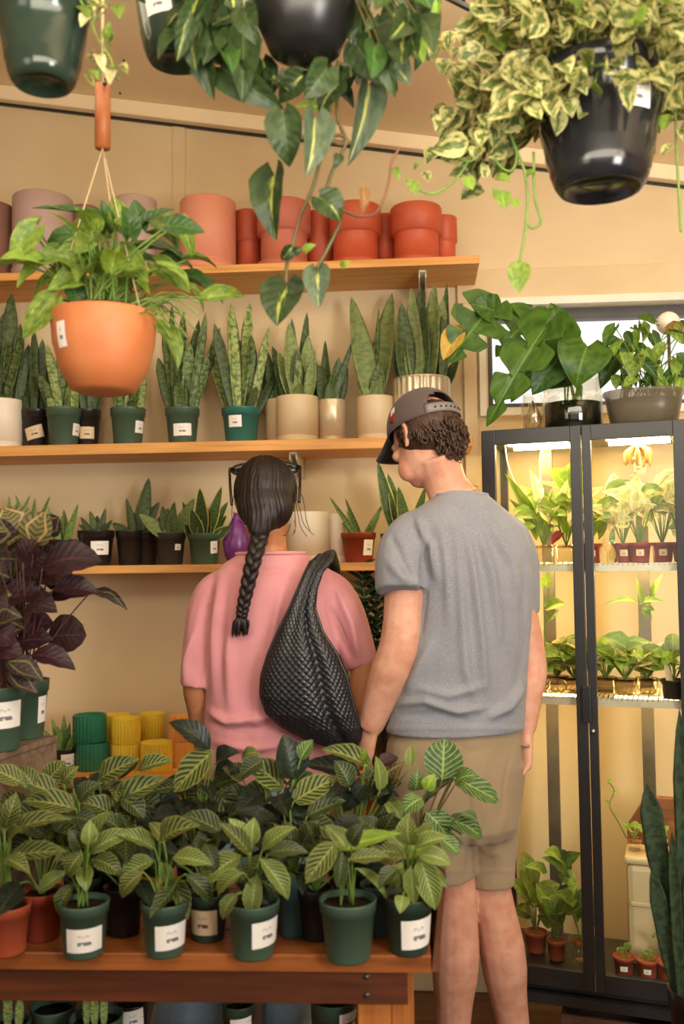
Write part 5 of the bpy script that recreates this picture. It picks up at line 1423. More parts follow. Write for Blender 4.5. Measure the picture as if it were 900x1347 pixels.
# bottom of the cabinet
ZB = ZC0 + .046
lab3 = ['rust pot of leggy yellow-green seedlings beside the man\'s calf', 'red pot with heart leaves at the bottom of the cabinet', 'clear tub of moss with a young split-leaf plant']
a = cab_pot(uat(694, .16), .16, ZB, .034, .058, lab3[0], 'terra_pot'); sprout(a, 8, .16, .045, 'heart', ('lime', 'warm', 'pothos'), 1.0, .4)
a = cab_pot(uat(720, .12), .12, ZB, .028, .056, lab3[1], 'terra_pot', sticker=None); sprout(a, 7, .14, .045, 'heart', ('lime', 'warm'), 1.0, .35)
for (b, e, w) in (((722, 1180), (726, 1196), 28), ((715, 1150), (690, 1140), 20), ((740, 1150), (712, 1128), 22), ((735, 1130), (715, 1122), 26)): leaf(a[0], PD(b[0], b[1], 2.74), PD(e[0], e[1], 2.72), w * 2.74 / F, 'heart', L_['lime'])
a = cab_pot(uat(752, .12), .12, ZB, .036, .065, lab3[2], clear, 'potted_seedling', soil='bark'); sprout(a, 6, .16, .05, 'heart', ('pothos_dark', 'monstera', 'warm'), 1.0, .35)
for (b, e, w, m) in (((745, 1145), (718, 1118), 30, 'pothos_dark'), ((735, 1140), (765, 1122), 26, 'monstera'), ((748, 1170), (738, 1205), 22, 'pothos_dark'), ((740, 1150), (758, 1168), 22, 'lime')): leaf(a[0], PD(b[0], b[1], 2.8), PD(e[0], e[1], 2.78), w * 2.8 / F, 'heart', L_[m])
# lidded translucent tub, with two small pots on it
frost = surf('frosted_plastic', lin(206, 184, 146), lin(192, 170, 132), 5, .35, .03)
u0, u1 = uat(812, .14), uat(880, .14)
zt = PD(840, 1118, 2.75).z
t = thing('storage_tub', 'frosted pale plastic tub with lid, upended at the bottom of the cabinet', 'tub', CB((u0 + u1) / 2, .2, ZB))
g = G(); cbox(g, u0, u1, .14, .27, ZB, zt - .022); g.obj('body', frost, t, smooth=False, bevel=.018)
g = G(); cbox(g, u0 - .004, u1 + .004, .135, .275, zt - .022, zt); g.obj('lid', frost, t, smooth=False, bevel=.008)
for k in (.55,):
    g = G(); cbox(g, u0 + .01, u1 - .01, .134, .14, ZB + (zt - ZB) * k, ZB + (zt - ZB) * k + .012); g.obj('rib', frost, t, smooth=False, bevel=.003)
a = cab_pot(uat(824, .2), .2, zt, .022, .034, 'tiny amber tub with a curling vine, on the frosted tub', clear); sprout(a, 4, .05, .02, 'small', ('lime',))
stm = Stems(); stm.add([PD(824, 1102, 2.82), PD(813, 1080, 2.82), PD(802, 1060, 2.82), PD(808, 1040, 2.82), PD(800, 1028, 2.82)], .002); stm.obj(a[0], M['stem'], 'vine')
for (b, e) in (((800, 1030), (806, 1024)), ((806, 1042), (816, 1044)), ((800, 1058), (795, 1052))): leaf(a[0], PD(b[0], b[1], 2.82), PD(e[0], e[1], 2.82), .012, 'small', L_['lime'])
a = cab_pot(uat(856, .2), .2, zt, .024, .036, 'tiny white tub with seedlings, on the frosted tub', 'white_pot'); sprout(a, 4, .04, .018, 'small', ('lime', 'pothos'))
# carved wooden slab at the back
t = thing('wood_slab', 'rounded brown slab of wood leaning at the back of the cabinet', 'wood', CB(uat(878, .29), .29, ZB))
g = G(); z1 = PD(878, 1052, 2.78).z
A_, B_ = uat(815, .29), W2 - .03
pr = [(A_, ZB), (B_, ZB), (B_, z1 - .01), (B_ - .02, z1), (A_ + .07, z1), (A_ + .05, z1 - .01), (A_, z1 - .09)]
vs = [CB(u, .285, z) for u, z in pr] + [CB(u, .31, z) for u, z in pr]
n = len(pr)
g.add(vs, [tuple(range(n)), tuple(range(2 * n - 1, n - 1, -1))] + [(i, n + i, n + (i + 1) % n, (i + 1) % n) for i in range(n)])
g.obj('slab', M['slab_wood'], t, smooth=False, bevel=.004)
g = G(); cbox(g, B_ - .05, B_ - .03, .272, .284, ZB + .05, ZB + .08); g.obj('peg', M['box_brown'], t, smooth=False)
lab4 = ['terracotta pot with pebbles and tag next to the door stile', 'terracotta pot of orange bark at the foot of the frosted tub', 'terracotta pot with spiky green shoots, bottom of cabinet', 'rust pot behind the tall snake plant\'s blades, bottom of cabinet']
for i, (px, m) in enumerate(((806, 'red_pot'), (836, 'terra_pot'), (862, 'terra_pot'), (886, 'red_pot'))):
    a = cab_pot(uat(px, .08), .08, ZB, .030, .048, lab4[i], m, sticker=S(0, .45, .02, .014) if i < 2 else None)
    sprout(a, (4, 4, 7, 5)[i], (.04, .03, .12, .06)[i], (.018, .02, .010, .02)[i], ('small', 'small', 'lance', 'small')[i], ('pothos', 'warm'), 1.0, .25)
# ------------------------------------------------------------------ on top of the cabinet
dT = 2.78
q = CB(uat(706, .15), .15, ZC1)
t = thing('rooting_jar', 'clear glass jar of water with tangled roots on the cabinet top', 'jar', q)
g = G(); g.lathe(q, [(.030, 0), (.036, .004), (.037, .05), (.035, .085), (.030, .1), (.030, .118), (.028, .118), (.028, .1), (.033, .085), (.035, .05), (.034, .006), (.001, .005)], 32, cap=False); g.obj('glass_body', clear, t)
g = G()
for k in range(16):
    a = RND.uniform(0, 6.28); g.tube(spline([q + V((0, 0, .10)), q + V((.02 * math.cos(a), .02 * math.sin(a), .06)), q + V((.026 * math.cos(a + 1), .026 * math.sin(a + 1), .03)), q + V((.02 * math.cos(a + 2), .02 * math.sin(a + 2), .012))], 4), .0012, 4)
g.obj('roots', M['cord'], t)
q = CB(uat(759, .14), .14, ZC1)
R_ = 38 * dT / F
wat = surf('dark_water', lin(30, 34, 20), lin(18, 22, 14), 20, .15, 0.0)
t = thing('monstera_vase', 'monstera with drooping split leaves in a wide glass vase of dark water on the cabinet', 'plant', q)
hw = .080
g = G(); g.lathe(q, [(R_, 0), (R_ + .002, .003), (R_ + .002, .165), (R_ - .001, .165), (R_ - .001, .006), (.001, .005)], 40, cap=False); g.obj('glass_vase', clear, t)
g = G(); g.lathe(q, [(.001, .006), (R_ - .003, .007), (R_ - .003, hw), (.001, hw)], 32, cap=False); g.obj('water', wat, t)
mon = [((646, 404), (590, 478), 80, 'monstera', 'monstera'), ((606, 428), (583, 474), 30, 'yellow', 'ovate'), ((652, 410), (618, 400), 40, 'monstera', 'heart'), ((716, 432), (640, 562), 66, 'monstera', 'monstera'), ((700, 420), (652, 470), 62, 'monstera', 'monstera'), ((744, 452), (724, 398), 46, 'monstera', 'heart'),
       ((772, 456), (757, 510), 72, 'monstera', 'heart'), ((814, 466), (790, 512), 34, 'pothos_dark', 'heart'), ((735, 470), (700, 520), 50, 'pothos_dark', 'heart'), ((730, 440), (690, 400), 44, 'monstera', 'monstera'), ((720, 470), (672, 530), 46, 'monstera', 'heart'), ((745, 490), (712, 512), 46, 'pothos_dark', 'heart'), ((690, 420), (668, 400), 34, 'monstera', 'heart')]
stm = Stems()
for (b, e, w, m, kd) in mon:
    dd = dT - .02 + RND.uniform(-.05, .05)
    B, E = PD(b[0], b[1], dd), PD(e[0], e[1], dd - .02)
    leaf(t, B, E, w * dd / F, kd, L_[m], nrm=(CAM - B).normalized() + V((RND.uniform(-.3, .3), 0, .35)))
    stm.add([q + V((RND.uniform(-.03, .03), RND.uniform(-.03, .03), .02)), q + V((RND.uniform(-.03, .03), 0, .16)), q.lerp(B, .7) + V((0, 0, .08)), B], .003, 5)
stm.obj(t, M['stem'])
# clear planter bowl with ferny cuttings
zb = ZC1
u0, u1 = uat(800, .12), W2 - .01
q = CB((u0 + u1) / 2, .15, zb)
t = thing('cutting_trough', 'clear oval trough of leafy cuttings on the cabinet top before the window', 'plant', q)
def trough(f, z):
    return lambda k: None
g = G()
def oval(s, z, k):
    a = k * 2 * math.pi
    ca, sa = math.cos(a), math.sin(a)
    ru, rv = (u1 - u0) / 2 * s, .10 * s
    return q + cu * (abs(ca) ** .7 * math.copysign(1, ca) * ru) + cv * (abs(sa) ** .7 * math.copysign(1, sa) * rv) + V((0, 0, z))
prof = [(.80, .001), (.84, .003), (.93, .05), (.99, .088), (1.03, .094), (1.03, .10), (.97, .10), (.9, .05), (.82, .008)]
g.grid(lambda u, v: oval(prof[min(8, int(u * 8 + .5))][0], prof[min(8, int(u * 8 + .5))][1], v), 8, 40, closed_v=True)
tm = NT('smoky_plastic')
tx = tm.n('MixShader'); tx.inputs[0].default_value = .42
tm.t.links.new(tm.pbr(tm.mix(tm.noise(tm.coord(), 14, 3), lin(128, 116, 96), lin(98, 88, 72)), .3), tx.inputs[1]); tm.t.links.new(tm.n('BsdfTransparent', Color=(.9, .86, .78, 1)).outputs[0], tx.inputs[2])
g.obj('trough_body', tm.done(tx.outputs[0]), t)
g = G(); g.grid(lambda u, v: oval((.76 + .12 * min(1, u * 1.4)) if u < .72 else (.88 * (1 - u) / .28 + .001), .004 + .075 * min(1, u * 1.4), v), 8, 40, closed_v=True); g.obj('soil', M['soil'], t)
stm = Stems()
for k in range(44):
    x, y = RND.uniform(806, 905), RND.uniform(425, 500)
    dd = 2.72 + RND.uniform(-.07, .07)
    B = PD(x, y, dd); E = B + V((RND.uniform(-.05, .05), RND.uniform(-.03, .02), -RND.uniform(.02, .07)))
    leaf(t, B, E, RND.uniform(.026, .042), RND.choice(('heart', 'ovate')), L_[RND.choice(('monstera', 'pothos', 'lime', 'pothos_dark'))], nrm=(CAM - B).normalized() + V((RND.uniform(-.6, .6), 0, .5)))
    o = q + cu * RND.uniform(-.08, .08) + cv * RND.uniform(-.04, .04) + V((0, 0, .05))
    stm.add([o, o.lerp(B, .6) + V((0, 0, .02)), B], .0016, 4)
for (b, e, w, m, kd) in (((850, 440), (828, 432), 24, 'monstera', 'monstera'), ((862, 425), (838, 418), 26, 'monstera', 'heart'), ((900, 438), (874, 432), 30, 'brown', 'heart'), ((835, 470), (832, 500), 30, 'pothos', 'heart')):
    leaf(t, PD(b[0], b[1], 2.68), PD(e[0], e[1], 2.66), w * 2.68 / F, kd, L_[m])
stm.obj(t, M['stem'])
q = CB(W2 - .045, .2, zb + .0)
t = thing('white_globe', 'small white globe on a slim stand, half hidden by leaves at the window', 'ornament', q)
pz = PD(887, 420, 2.74)
g = G(); g.ball((q.x, q.y, pz.z), .034, None, 14, 20); g.obj('globe', M['white_pot'], t)
g = G(); g.lathe(q, [(.03, 0), (.03, .006), (.006, .01), (.005, pz.z - q.z - .03)], 20); g.obj('stand', M['chrome'], t)
# ------------------------------------------------------------------ below the cabinet
t = thing('wooden_box', 'open brown wooden box on the floor beneath the glass cabinet', 'box', CB(WD, .16, 0))
zb1 = PD(790, 1322, 2.66).z
uA, uB = WD * .66, W2 - .06
for (a0, a1, b0, b1) in ((uA, uB, .0, .014), (uA, uB, .26, .274), (uA, uA + .014, .016, .258), (uB - .014, uB, .016, .258)):
    g = G(); cbox(g, a0, a1, b0 + .01, b1 + .01, .006, zb1); g.obj('side_panel', M['box_brown'], t, smooth=False, bevel=.002)
g = G(); cbox(g, uA, uB, .012, .282, 0, .006); g.obj('base_panel', M['box_brown'], t, smooth=False)
# ------------------------------------------------------------------ the two people
def vox(g, name, mat, parent, size, smooth=6, fold=None):
    """one continuous surface from overlapping closed shapes"""
    off = root_loc(parent)
    me = g.mesh(name + '_raw', off)
    tmp = bpy.data.objects.new(name + '_raw', me)
    COL.objects.link(tmp)
    m = tmp.modifiers.new('r', 'REMESH'); m.mode = 'VOXEL'; m.voxel_size = size; m.use_smooth_shade = True
    s = tmp.modifiers.new('s', 'SMOOTH'); s.factor = .5; s.iterations = smooth
    dg = bpy.context.evaluated_depsgraph_get()
    out = bpy.data.meshes.new_from_object(tmp.evaluated_get(dg))
    bpy.data.objects.remove(tmp); bpy.data.meshes.remove(me)
    out.name = name
    if fold is not None:
        n = len(out.vertices)
        co = np.empty(n * 3, dtype=np.float32); out.vertices.foreach_get('co', co); co = co.reshape(-1, 3).astype(float)
        nr = np.empty(n * 3, dtype=np.float32); out.vertices.foreach_get('normal', nr); nr = nr.reshape(-1, 3).astype(float)
        w = co + np.array(off)
        d = np.clip(fold(w, nr), -.008, .02)
        co = co + nr * d[:, None]
        out.vertices.foreach_set('co', co.astype(np.float32).ravel()); out.update()
    out.materials.clear(); out.materials.append(mat)
    out.polygons.foreach_set('use_smooth', [True] * len(out.polygons))
    o = bpy.data.objects.new(name, out)
    COL.objects.link(o); o.parent = parent
    return o
def rings(g, rs, seg=28, sq=1.0):
    """rs: (centre, half-width vector, half-depth vector)"""
    vs, fs = [], []
    for c, a, b in rs:
        for k in range(seg):
            t = 2 * math.pi * k / seg
            ca, sa = math.cos(t), math.sin(t)
            ca = math.copysign(abs(ca) ** sq, ca); sa = math.copysign(abs(sa) ** sq, sa)
            vs.append(V(c) + a * ca + b * sa)
    n = len(rs)
    for i in range(n - 1):
        for k in range(seg):
            k2 = (k + 1) % seg
            fs.append((i * seg + k, i * seg + k2, (i + 1) * seg + k2, (i + 1) * seg + k))
    fs.append(tuple(range(seg))[::-1]); fs.append(tuple((n - 1) * seg + k for k in range(seg)))
    g.add(vs, fs)
def basis(f, up=(0, 0, 1)):
    f = V(f).normalized(); u = V(up); u = (u - f * u.dot(f)).normalized()
    return Matrix((f.cross(u), f, u)).transposed()     # columns: right, forward, up
def head_shape(g, c, B, s=1.0):
    c = V(c)
    P = lambda x, y, z: c + B @ V((x * s, y * s, z * s))
    el = lambda p, r: g.ball(P(*p), tuple(k * s for k in r), B, 12, 16)
    el((0, -.008, .028), (.076, .096, .086)); el((0, .022, -.035), (.060, .070, .078)); el((0, .050, -.082), (.034, .034, .026))
    for sx in (-1, 1):
        el((sx * .036, .050, -.060), (.026, .034, .034)); el((sx * .040, .070, -.012), (.020, .018, .016))
        g.tube([P(sx * .012, .090, .018), P(sx * .035, .086, .022), P(sx * .052, .072, .014)], [.008 * s, .009 * s, .006 * s], 8)
        ear = [P(sx * .074, -.006, .022), P(sx * .082, -.018, .028), P(sx * .085, -.026, .014), P(sx * .083, -.022, -.006), P(sx * .076, -.010, -.026), P(sx * .074, -.004, -.020)]
        g.tube(spline(ear, 4), .0055 * s, 8); el((sx * .077, -.012, .0), (.006, .014, .024)); el((sx * .077, -.008, -.024), (.006, .008, .009))
    g.tube([P(0, .092, .014), P(0, .106, -.012), P(0, .112, -.026)], [.008 * s, .011 * s, .013 * s], 10)
    for sx in (-1, 1): el((sx * .011, .100, -.029), (.009, .010, .008))
    g.tube([P(-.022, .082, -.056), P(0, .094, -.053), P(.022, .082, -.056)], [.004 * s, .007 * s, .004 * s], 8)
    g.tube([P(-.020, .080, -.064), P(0, .092, -.065), P(.020, .080, -.064)], [.004 * s, .008 * s, .004 * s], 8)
def eyes(parent, c, B, mw, md):
    for sx in (-1, 1):
        g = G(); p = V(c) + B @ V((sx * .034, .078, .004)); g.ball(p, .0115, None, 10, 12); e = g.obj('eye', mw, parent)
        g = G(); g.ball(p + B @ V((0, .0075, 0)), .0058, None, 8, 10); g.obj('iris', md, e)
def hand_shape(g, w, d, n, thumb, s=1.0, curl=.5):
    """w: wrist, d: along the hand, n: out of the back of the hand, thumb: towards the thumb side"""
    d = V(d).normalized(); n = V(n); n = (n - d * n.dot(d)).normalized(); th = V(thumb); th = (th - d * th.dot(d) - n * th.dot(n)).normalized()
    w = V(w)
    rings(g, [(w - d * .012 * s, th * .027 * s, n * .020 * s), (w + d * .02 * s, th * .033 * s, n * .019 * s), (w + d * .055 * s, th * .042 * s, n * .017 * s), (w + d * .085 * s, th * .042 * s, n * .014 * s), (w + d * .094 * s, th * .038 * s, n * .010 * s)], 16)
    for i, (x, L) in enumerate(((.031, .072), (.0105, .080), (-.0105, .074), (-.031, .058))):
        p = w + (d * (.080 - abs(x) * .12) + th * x) * s
        a, pts = .15 + .05 * i, [p]
        for k, f in enumerate((.45, .31, .24)):
            a += curl * (.55, .75, .5)[k]
            p = p + (d * math.cos(a) - n * math.sin(a) + th * x * .4) * (L * f * s)
            pts.append(p)
        g.tube(spline(pts, 3), [.0092 * s - .0028 * s * k / 9 for k in range(10)], 8); g.ball(pts[-1], .0066 * s, None, 6, 8)
    p = w + (d * .018 + th * .026) * s
    pts = [p, p + (d * .030 + th * .024 - n * .010) * s, p + (d * .058 + th * .026 - n * .022) * s, p + (d * .080 + th * .020 - n * .030) * s]
    g.tube(spline(pts, 3), [.015 * s, .014 * s, .013 * s, .012 * s, .0115 * s, .011 * s, .0105 * s, .010 * s, .009 * s, .0075 * s], 8); g.ball(pts[-1], .0078 * s, None, 6, 8)
def foot_shape(g, a, f, s=1.0):
    a = V(a); f = V(f).normalized(); r = V((f.y, -f.x, 0)); z = V((0, 0, 1))
    base = V((a.x, a.y, 0))
    rings(g, [(base - f * .075 * s + z * .035, r * .020, z * .022), (base - f * .05 * s + z * .045, r * .034, z * .043), (base + z * .05, r * .038, z * .048), (base + f * .06 * s + z * .042, r * .042, z * .040), (base + f * .12 * s + z * .032, r * .047, z * .030), (base + f * .165 * s + z * .026, r * .042, z * .024), (base + f * .185 * s + z * .022, r * .024, z * .016)], 18)
skin = lambda name, c1, c2: surf(name, c1, c2, 22, .55, .12, .35, bscale=420)
M['skin_man'] = skin('man_skin', lin(214, 162, 136), lin(198, 138, 112))
M['skin_woman'] = skin('woman_skin', lin(192, 132, 90), lin(176, 114, 76))
M['shirt_grey'] = fabric('heather_grey_jersey', lin(132, 133, 139), lin(120, 121, 129), heather=.35)
M['shirt_pink'] = fabric('pink_jersey', lin(212, 146, 150), lin(202, 134, 138), bump=.2)
M['khaki'] = fabric('khaki_twill', lin(158, 138, 110), lin(146, 126, 98))
M['denim'] = fabric('blue_denim', lin(140, 166, 190), lin(112, 140, 168), heather=.35)
M['cap_cloth'] = fabric('taupe_cap_cloth', lin(92, 78, 74), lin(84, 70, 66))
M['cap_brim'] = fabric('black_cap_cloth', lin(30, 28, 30), lin(24, 23, 25))
M['grey_strap'] = surf('grey_strap', lin(128, 120, 116), lin(116, 108, 104), 30, .5, .05)
M['eye_white'] = surf('eye_white', lin(232, 226, 220), None, 30, .2, 0)
M['eye_dark'] = surf('eye_dark', lin(52, 38, 28), None, 30, .15, 0)
M['shoe'] = surf('white_shoe', lin(212, 206, 198), lin(190, 184, 176), 12, .6, .1)
M['frame_black'] = surf('glossy_black_frame', lin(24, 22, 22), None, 20, .2, 0)
M['gold'] = surf('thin_gold', lin(196, 156, 88), None, 20, .3, 0, metallic=1.0)
def hair_mat(name, c1, c2, rough=.38):
    t = NT(name)
    co = t.coord()
    s = t.noise(t.scalevec(co, (260, 260, 30)), 1.0, 3)
    return t.done(t.pbr(t.mix(t.ramp(s, .35, .65), c1, c2), rough, t.bump(s, .5, .001), 0, .4))
M['hair_dark'] = hair_mat('dark_brown_hair', lin(38, 25, 22), lin(22, 15, 14), .46)
M['hair_curl'] = hair_mat('curly_brown_hair', lin(78, 52, 37), lin(44, 28, 21), .5)

# ================================================================== the man
ang = math.radians(20)
mR, mF = V((math.cos(ang), math.sin(ang), 0)), V((-math.sin(ang), math.cos(ang), 0))
Z3 = V((0, 0, 1))
base = PD(640, 1347, 2.46); 
man = thing('person', 'tall person in grey T-shirt, khaki shorts and cap, seen from behind beside the cabinet', 'person', (base.x, base.y, 0))
D0 = 2.45
def mrow(y, xl, xr, depth, dd=0.0):            # a body ring that spans xl..xr at row y
    l, r = PD(xl, y, D0 + dd), PD(xr, y, D0 + dd)
    hw = (r - l).length / 2
    # an ellipse turned by ang shows sqrt((a cos)^2 + (b sin)^2) wide
    a = math.sqrt(max(1e-5, hw * hw - (depth * math.sin(ang)) ** 2)) / math.cos(ang)
    return (l + r) / 2, mR * a, mF * depth
hc = PD(560, 580, 2.47)
hf = (RT * -.55 + V((FW.x, FW.y, 0)).normalized() * .73 + Z3 * -.40).normalized()
HB = basis(hf, Z3 + RT * .06)
shL, shR = PD(541, 712, 2.40), PD(670, 714, 2.49)
elL, elR = PD(525, 850, 2.37), PD(697, 866, 2.50)
wrL, wrR = PD(487, 958, 2.42), PD(690, 962, 2.47)
hpL, hpR = PD(572, 1000, 2.42), PD(643, 1000, 2.48)
knL, knR = PD(599, 1172, 2.43), PD(645, 1172, 2.48)
anL, anR = PD(596, 1425, 2.47), PD(684, 1425, 2.53)
anL.z = anR.z = .085
g = G()
head_shape(g, hc, HB, 1.0)
nb = PD(600, 662, 2.45)
g.tube(spline([nb, PD(588, 640, 2.455), hc + HB @ V((0, -.022, -.05))], 4), [.066, .064, .061, .058, .056, .055, .055, .055, .056], 16)
rings(g, [mrow(690, 545, 672, .085), mrow(740, 556, 680, .10), mrow(820, 552, 676, .10), mrow(900, 548, 672, .095), mrow(980, 535, 670, .105), mrow(1030, 535, 668, .105)])
def limb(g, pts, rad, n=6, seg=16):
    P = spline(pts, n); m = len(rad) - 1
    R = []
    for i in range(len(P)):
        f = i / (len(P) - 1) * m; k = min(int(f), m - 1); R.append(rad[k] + (rad[k + 1] - rad[k]) * (f - k))
    g.tube(P, R, seg)
limb(g, [shL, shL.lerp(elL, .5), elL, elL.lerp(wrL, .5), wrL], [.046, .054, .052, .049, .050, .052, .046, .038, .031])
limb(g, [shR, shR.lerp(elR, .5), elR, elR.lerp(wrR, .5), wrR], [.042, .042, .040, .041, .043, .046, .041, .034, .028])
hand_shape(g, wrL, PD(476, 1000, 2.44) - PD(490, 950, 2.42), -mR * .8 - mF * .2, mF, 1.0, .55)
hand_shape(g, wrR, PD(689, 1012, 2.46) - PD(691, 960, 2.46), mR, mF, 1.0, .55)
for hp, kn, an in ((hpL, knL, anL), (hpR, knR, anR)):
    limb(g, [hp, hp.lerp(kn, .55), kn], [.078, .070, .062, .056, .054])
    cf = kn.lerp(an, .32) - mF * .012
    limb(g, [kn, cf, kn.lerp(an, .62), an], [.055, .056, .0605, .059, .050, .042, .036])
    g.ball(kn + mF * .022 + Z3 * .0, (.042, .042, .05), None, 8, 12)
    g.ball(kn.lerp(an, .27) - mF * .022, (.044, .042, .085), None, 10, 12)
    foot_shape(g, an, mF)
body = vox(g, 'body', M['skin_man'], man, .0045, 8)
eyes(man, hc, HB, M['eye_white'], M['eye_dark'])
for a_ in (anL, anR):
    g = G(); a2 = V((a_.x, a_.y, .085))
    r = V((mF.y, -mF.x, 0)); b0 = V((a_.x, a_.y, 0))
    rings(g, [(b0 - mF * .088 + Z3 * .03, r * .026, Z3 * .029), (b0 - mF * .06 + Z3 * .045, r * .042, Z3 * .045), (b0 + Z3 * .052, r * .047, Z3 * .052), (b0 + mF * .07 + Z3 * .044, r * .051, Z3 * .043), (b0 + mF * .14 + Z3 * .034, r * .054, Z3 * .033), (b0 + mF * .19 + Z3 * .028, r * .048, Z3 * .027), (b0 + mF * .21 + Z3 * .022, r * .026, Z3 * .018)], 20)
    sh = g.obj('shoe', M['shoe'], man)
    g = G(); g.obox(b0 - mF * .09 - r * .05 + Z3 * .001, mF * .29, r * .10, (0, 0, .014)); g.obj('sole', M['eye_white'], sh, bevel=.01, smooth=False)
# --- the T-shirt
g = G()
rings(g, [mrow(648, 574, 636, .062), mrow(660, 562, 652, .082), mrow(676, 535, 672, .098), mrow(694, 524, 690, .108), mrow(720, 524, 698, .118), mrow(760, 532, 702, .124), mrow(820, 528, 699, .124), mrow(880, 522, 694, .122), mrow(925, 514, 691, .124), mrow(950, 509, 690, .128), mrow(960, 508, 689, .130)], 32, .92)
limb(g, [PD(585, 690, 2.44), PD(548, 700, 2.42), PD(530, 730, 2.39), PD(528, 779, 2.355)], [.036, .052, .062, .066, .066, .065])
limb(g, [PD(640, 690, 2.47), PD(668, 702, 2.49), PD(683, 740, 2.50), PD(686, 806, 2.51)], [.036, .046, .052, .053, .051, .049])
def sm(x, a, b):
    t = np.clip((x - a) / (b - a), 0, 1); return t * t * (3 - 2 * t)
def fbm(w, sx, sy, sz, seed, n=3):
    out = np.zeros(len(w))
    rs = np.random.RandomState(seed)
    for k in range(n * 6):
        kx = rs.normal(0, 1, 3) * np.array([sx, sy, sz]) * (1.5 ** (k // 6)); ph = rs.uniform(0, 6.28)
        out += np.sin(w @ kx + ph) / (1.6 ** (k // 6))
    return out / (n * 2.2)
mc = np.array([tuple(PD(612, 800, D0))])[0]
def to2(w):                                    # pixel-like coordinates of the cloth's points
    d = w - np.array(tuple(CAM)); k = d @ np.array(tuple(FW))
    return 450 + F * (d @ np.array(tuple(RT))) / k, 673.5 - F * (d @ np.array(tuple(UP))) / k
def ridge(x, y, pts, width, amp):              # a soft fold along a polyline on the back
    best = np.full(len(x), 1e9); along = np.zeros(len(x)); n = len(pts) - 1
    for i, ((x0, y0), (x1, y1)) in enumerate(zip(pts[:-1], pts[1:])):
        dx, dy = x1 - x0, y1 - y0
        t = np.clip(((x - x0) * dx + (y - y0) * dy) / (dx * dx + dy * dy), 0, 1)
        dd = np.hypot(x - x0 - t * dx, y - y0 - t * dy)
        along = np.where(dd < best, (i + t) / n, along)
        best = np.minimum(best, dd)
    return amp * np.exp(-(best / width) ** 2) * np.sin(np.pi * np.clip(along, .02, .98)) ** .7
def grey_folds(w, nr):
    x, y = to2(w)
    back = np.clip(-(nr @ np.array(tuple(FW))) * 1.5, 0, 1)
    d = .0022 * fbm(w, 16, 16, 5, 3)
    for pts, wd, am in ((((612, 690), (624, 760), (634, 850), (640, 930)), 6, .006), (((628, 690), (648, 760), (660, 850)), 6, .005), (((600, 690), (606, 780), (612, 880), (628, 935)), 7, .005),
                        (((565, 690), (560, 740), (556, 790), (552, 840)), 5, -.007), (((548, 680), (566, 720), (578, 770)), 6, .006), (((580, 690), (588, 750), (592, 830)), 6, .004), (((640, 680), (672, 740), (686, 800)), 6, .005),
                        (((520, 928), (560, 922), (600, 936), (640, 930)), 5, .007), (((530, 942), (580, 940), (620, 950)), 4, -.006), (((545, 905), (590, 915), (640, 900)), 6, .004), (((690, 900), (668, 930), (640, 945)), 6, .006), (((570, 840), (552, 880), (535, 915)), 7, .006), (((690, 740), (690, 840), (684, 900)), 5, -.005), (((508, 735), (530, 760), (556, 770)), 6, .004), (((512, 700), (530, 740), (548, 775)), 5, -.004)):
        d += back * ridge(x, y, pts, wd, am * 3.0)
    d += .003 * np.exp(-((y - 958) / 3) ** 2) * back * (x > 505)
    return d
shirt = vox(g, 't_shirt', M['shirt_grey'], man, .0055, 5, grey_folds)
g = G()
cc, ca_, cb_ = mrow(651, 570, 640, .066)
vs = []
g.tube([cc + ca_ * (1.02 * math.cos(k * .3142)) + cb_ * (1.04 * math.sin(k * .3142)) + Z3 * (.004 * math.sin(k * .3142)) for k in range(21)], .005, 8); g.obj('collar', M['shirt_grey'], shirt)
# --- the shorts
g = G()
rings(g, [mrow(945, 524, 684, .105), mrow(975, 510, 686, .118), mrow(1010, 506, 688, .124), mrow(1050, 512, 686, .122), mrow(1085, 530, 684, .112), mrow(1100, 545, 680, .09)], 32, .92)
limb(g, [hpL, hpL.lerp(knL, .55) + V((-.008, 0, 0)), PD(591, 1157, 2.42)], [.10, .092, .082, .072, .068])
limb(g, [hpR, hpR.lerp(knR, .55), PD(646, 1164, 2.47)], [.10, .090, .078, .066, .061])
def short_folds(w, nr):
    x, y = to2(w)
    back = np.clip(-(nr @ np.array(tuple(FW))) * 1.5, 0, 1)
    d = .0022 * fbm(w, 14, 14, 8, 9)
    for pts, wd, am in ((((617, 1020), (618, 1090), (617, 1160)), 5, -.010), (((560, 985), (570, 1040), (566, 1090)), 7, .006), (((636, 990), (634, 1040), (640, 1090)), 7, .005), (((668, 1060), (652, 1110), (656, 1150)), 6, .005), (((600, 975), (618, 990), (650, 980)), 5, -.004), (((620, 1100), (640, 1120), (664, 1125)), 5, .004), (((672, 985), (664, 1030), (660, 1070)), 2.4, -.004)):
        d += back * ridge(x, y, pts, wd, am)
    d += back * .002 * np.exp(-((y - 1146) / 2) ** 2)
    return d
shorts = vox(g, 'shorts', M['khaki'], man, .0055, 4, short_folds)
g = G()                                        # cargo pocket with its tab
pc = PD(674, 1030, 2.50)
def pk(u, v):
    x = 664 + 22 * u + 4 * math.sin(v * 2); y = 985 + 75 * v
    return PD(x - v * 4, y, 2.435 + .10 * u * u)
g.grid(lambda u, v: pk(u, v), 8, 8)
po = g.obj('pocket', M['khaki'], shorts)
md = po.modifiers.new('t', 'SOLIDIFY'); md.thickness = .006; md.offset = 0
q = PD(682, 978, 2.43)
g = G(); g.tube([q, q + V((.012, 0, -.004)), PD(696, 981, 2.43)], [.007, .005, .010], 8, flat=.5); g.obj('pocket_tab', M['khaki'], shorts)
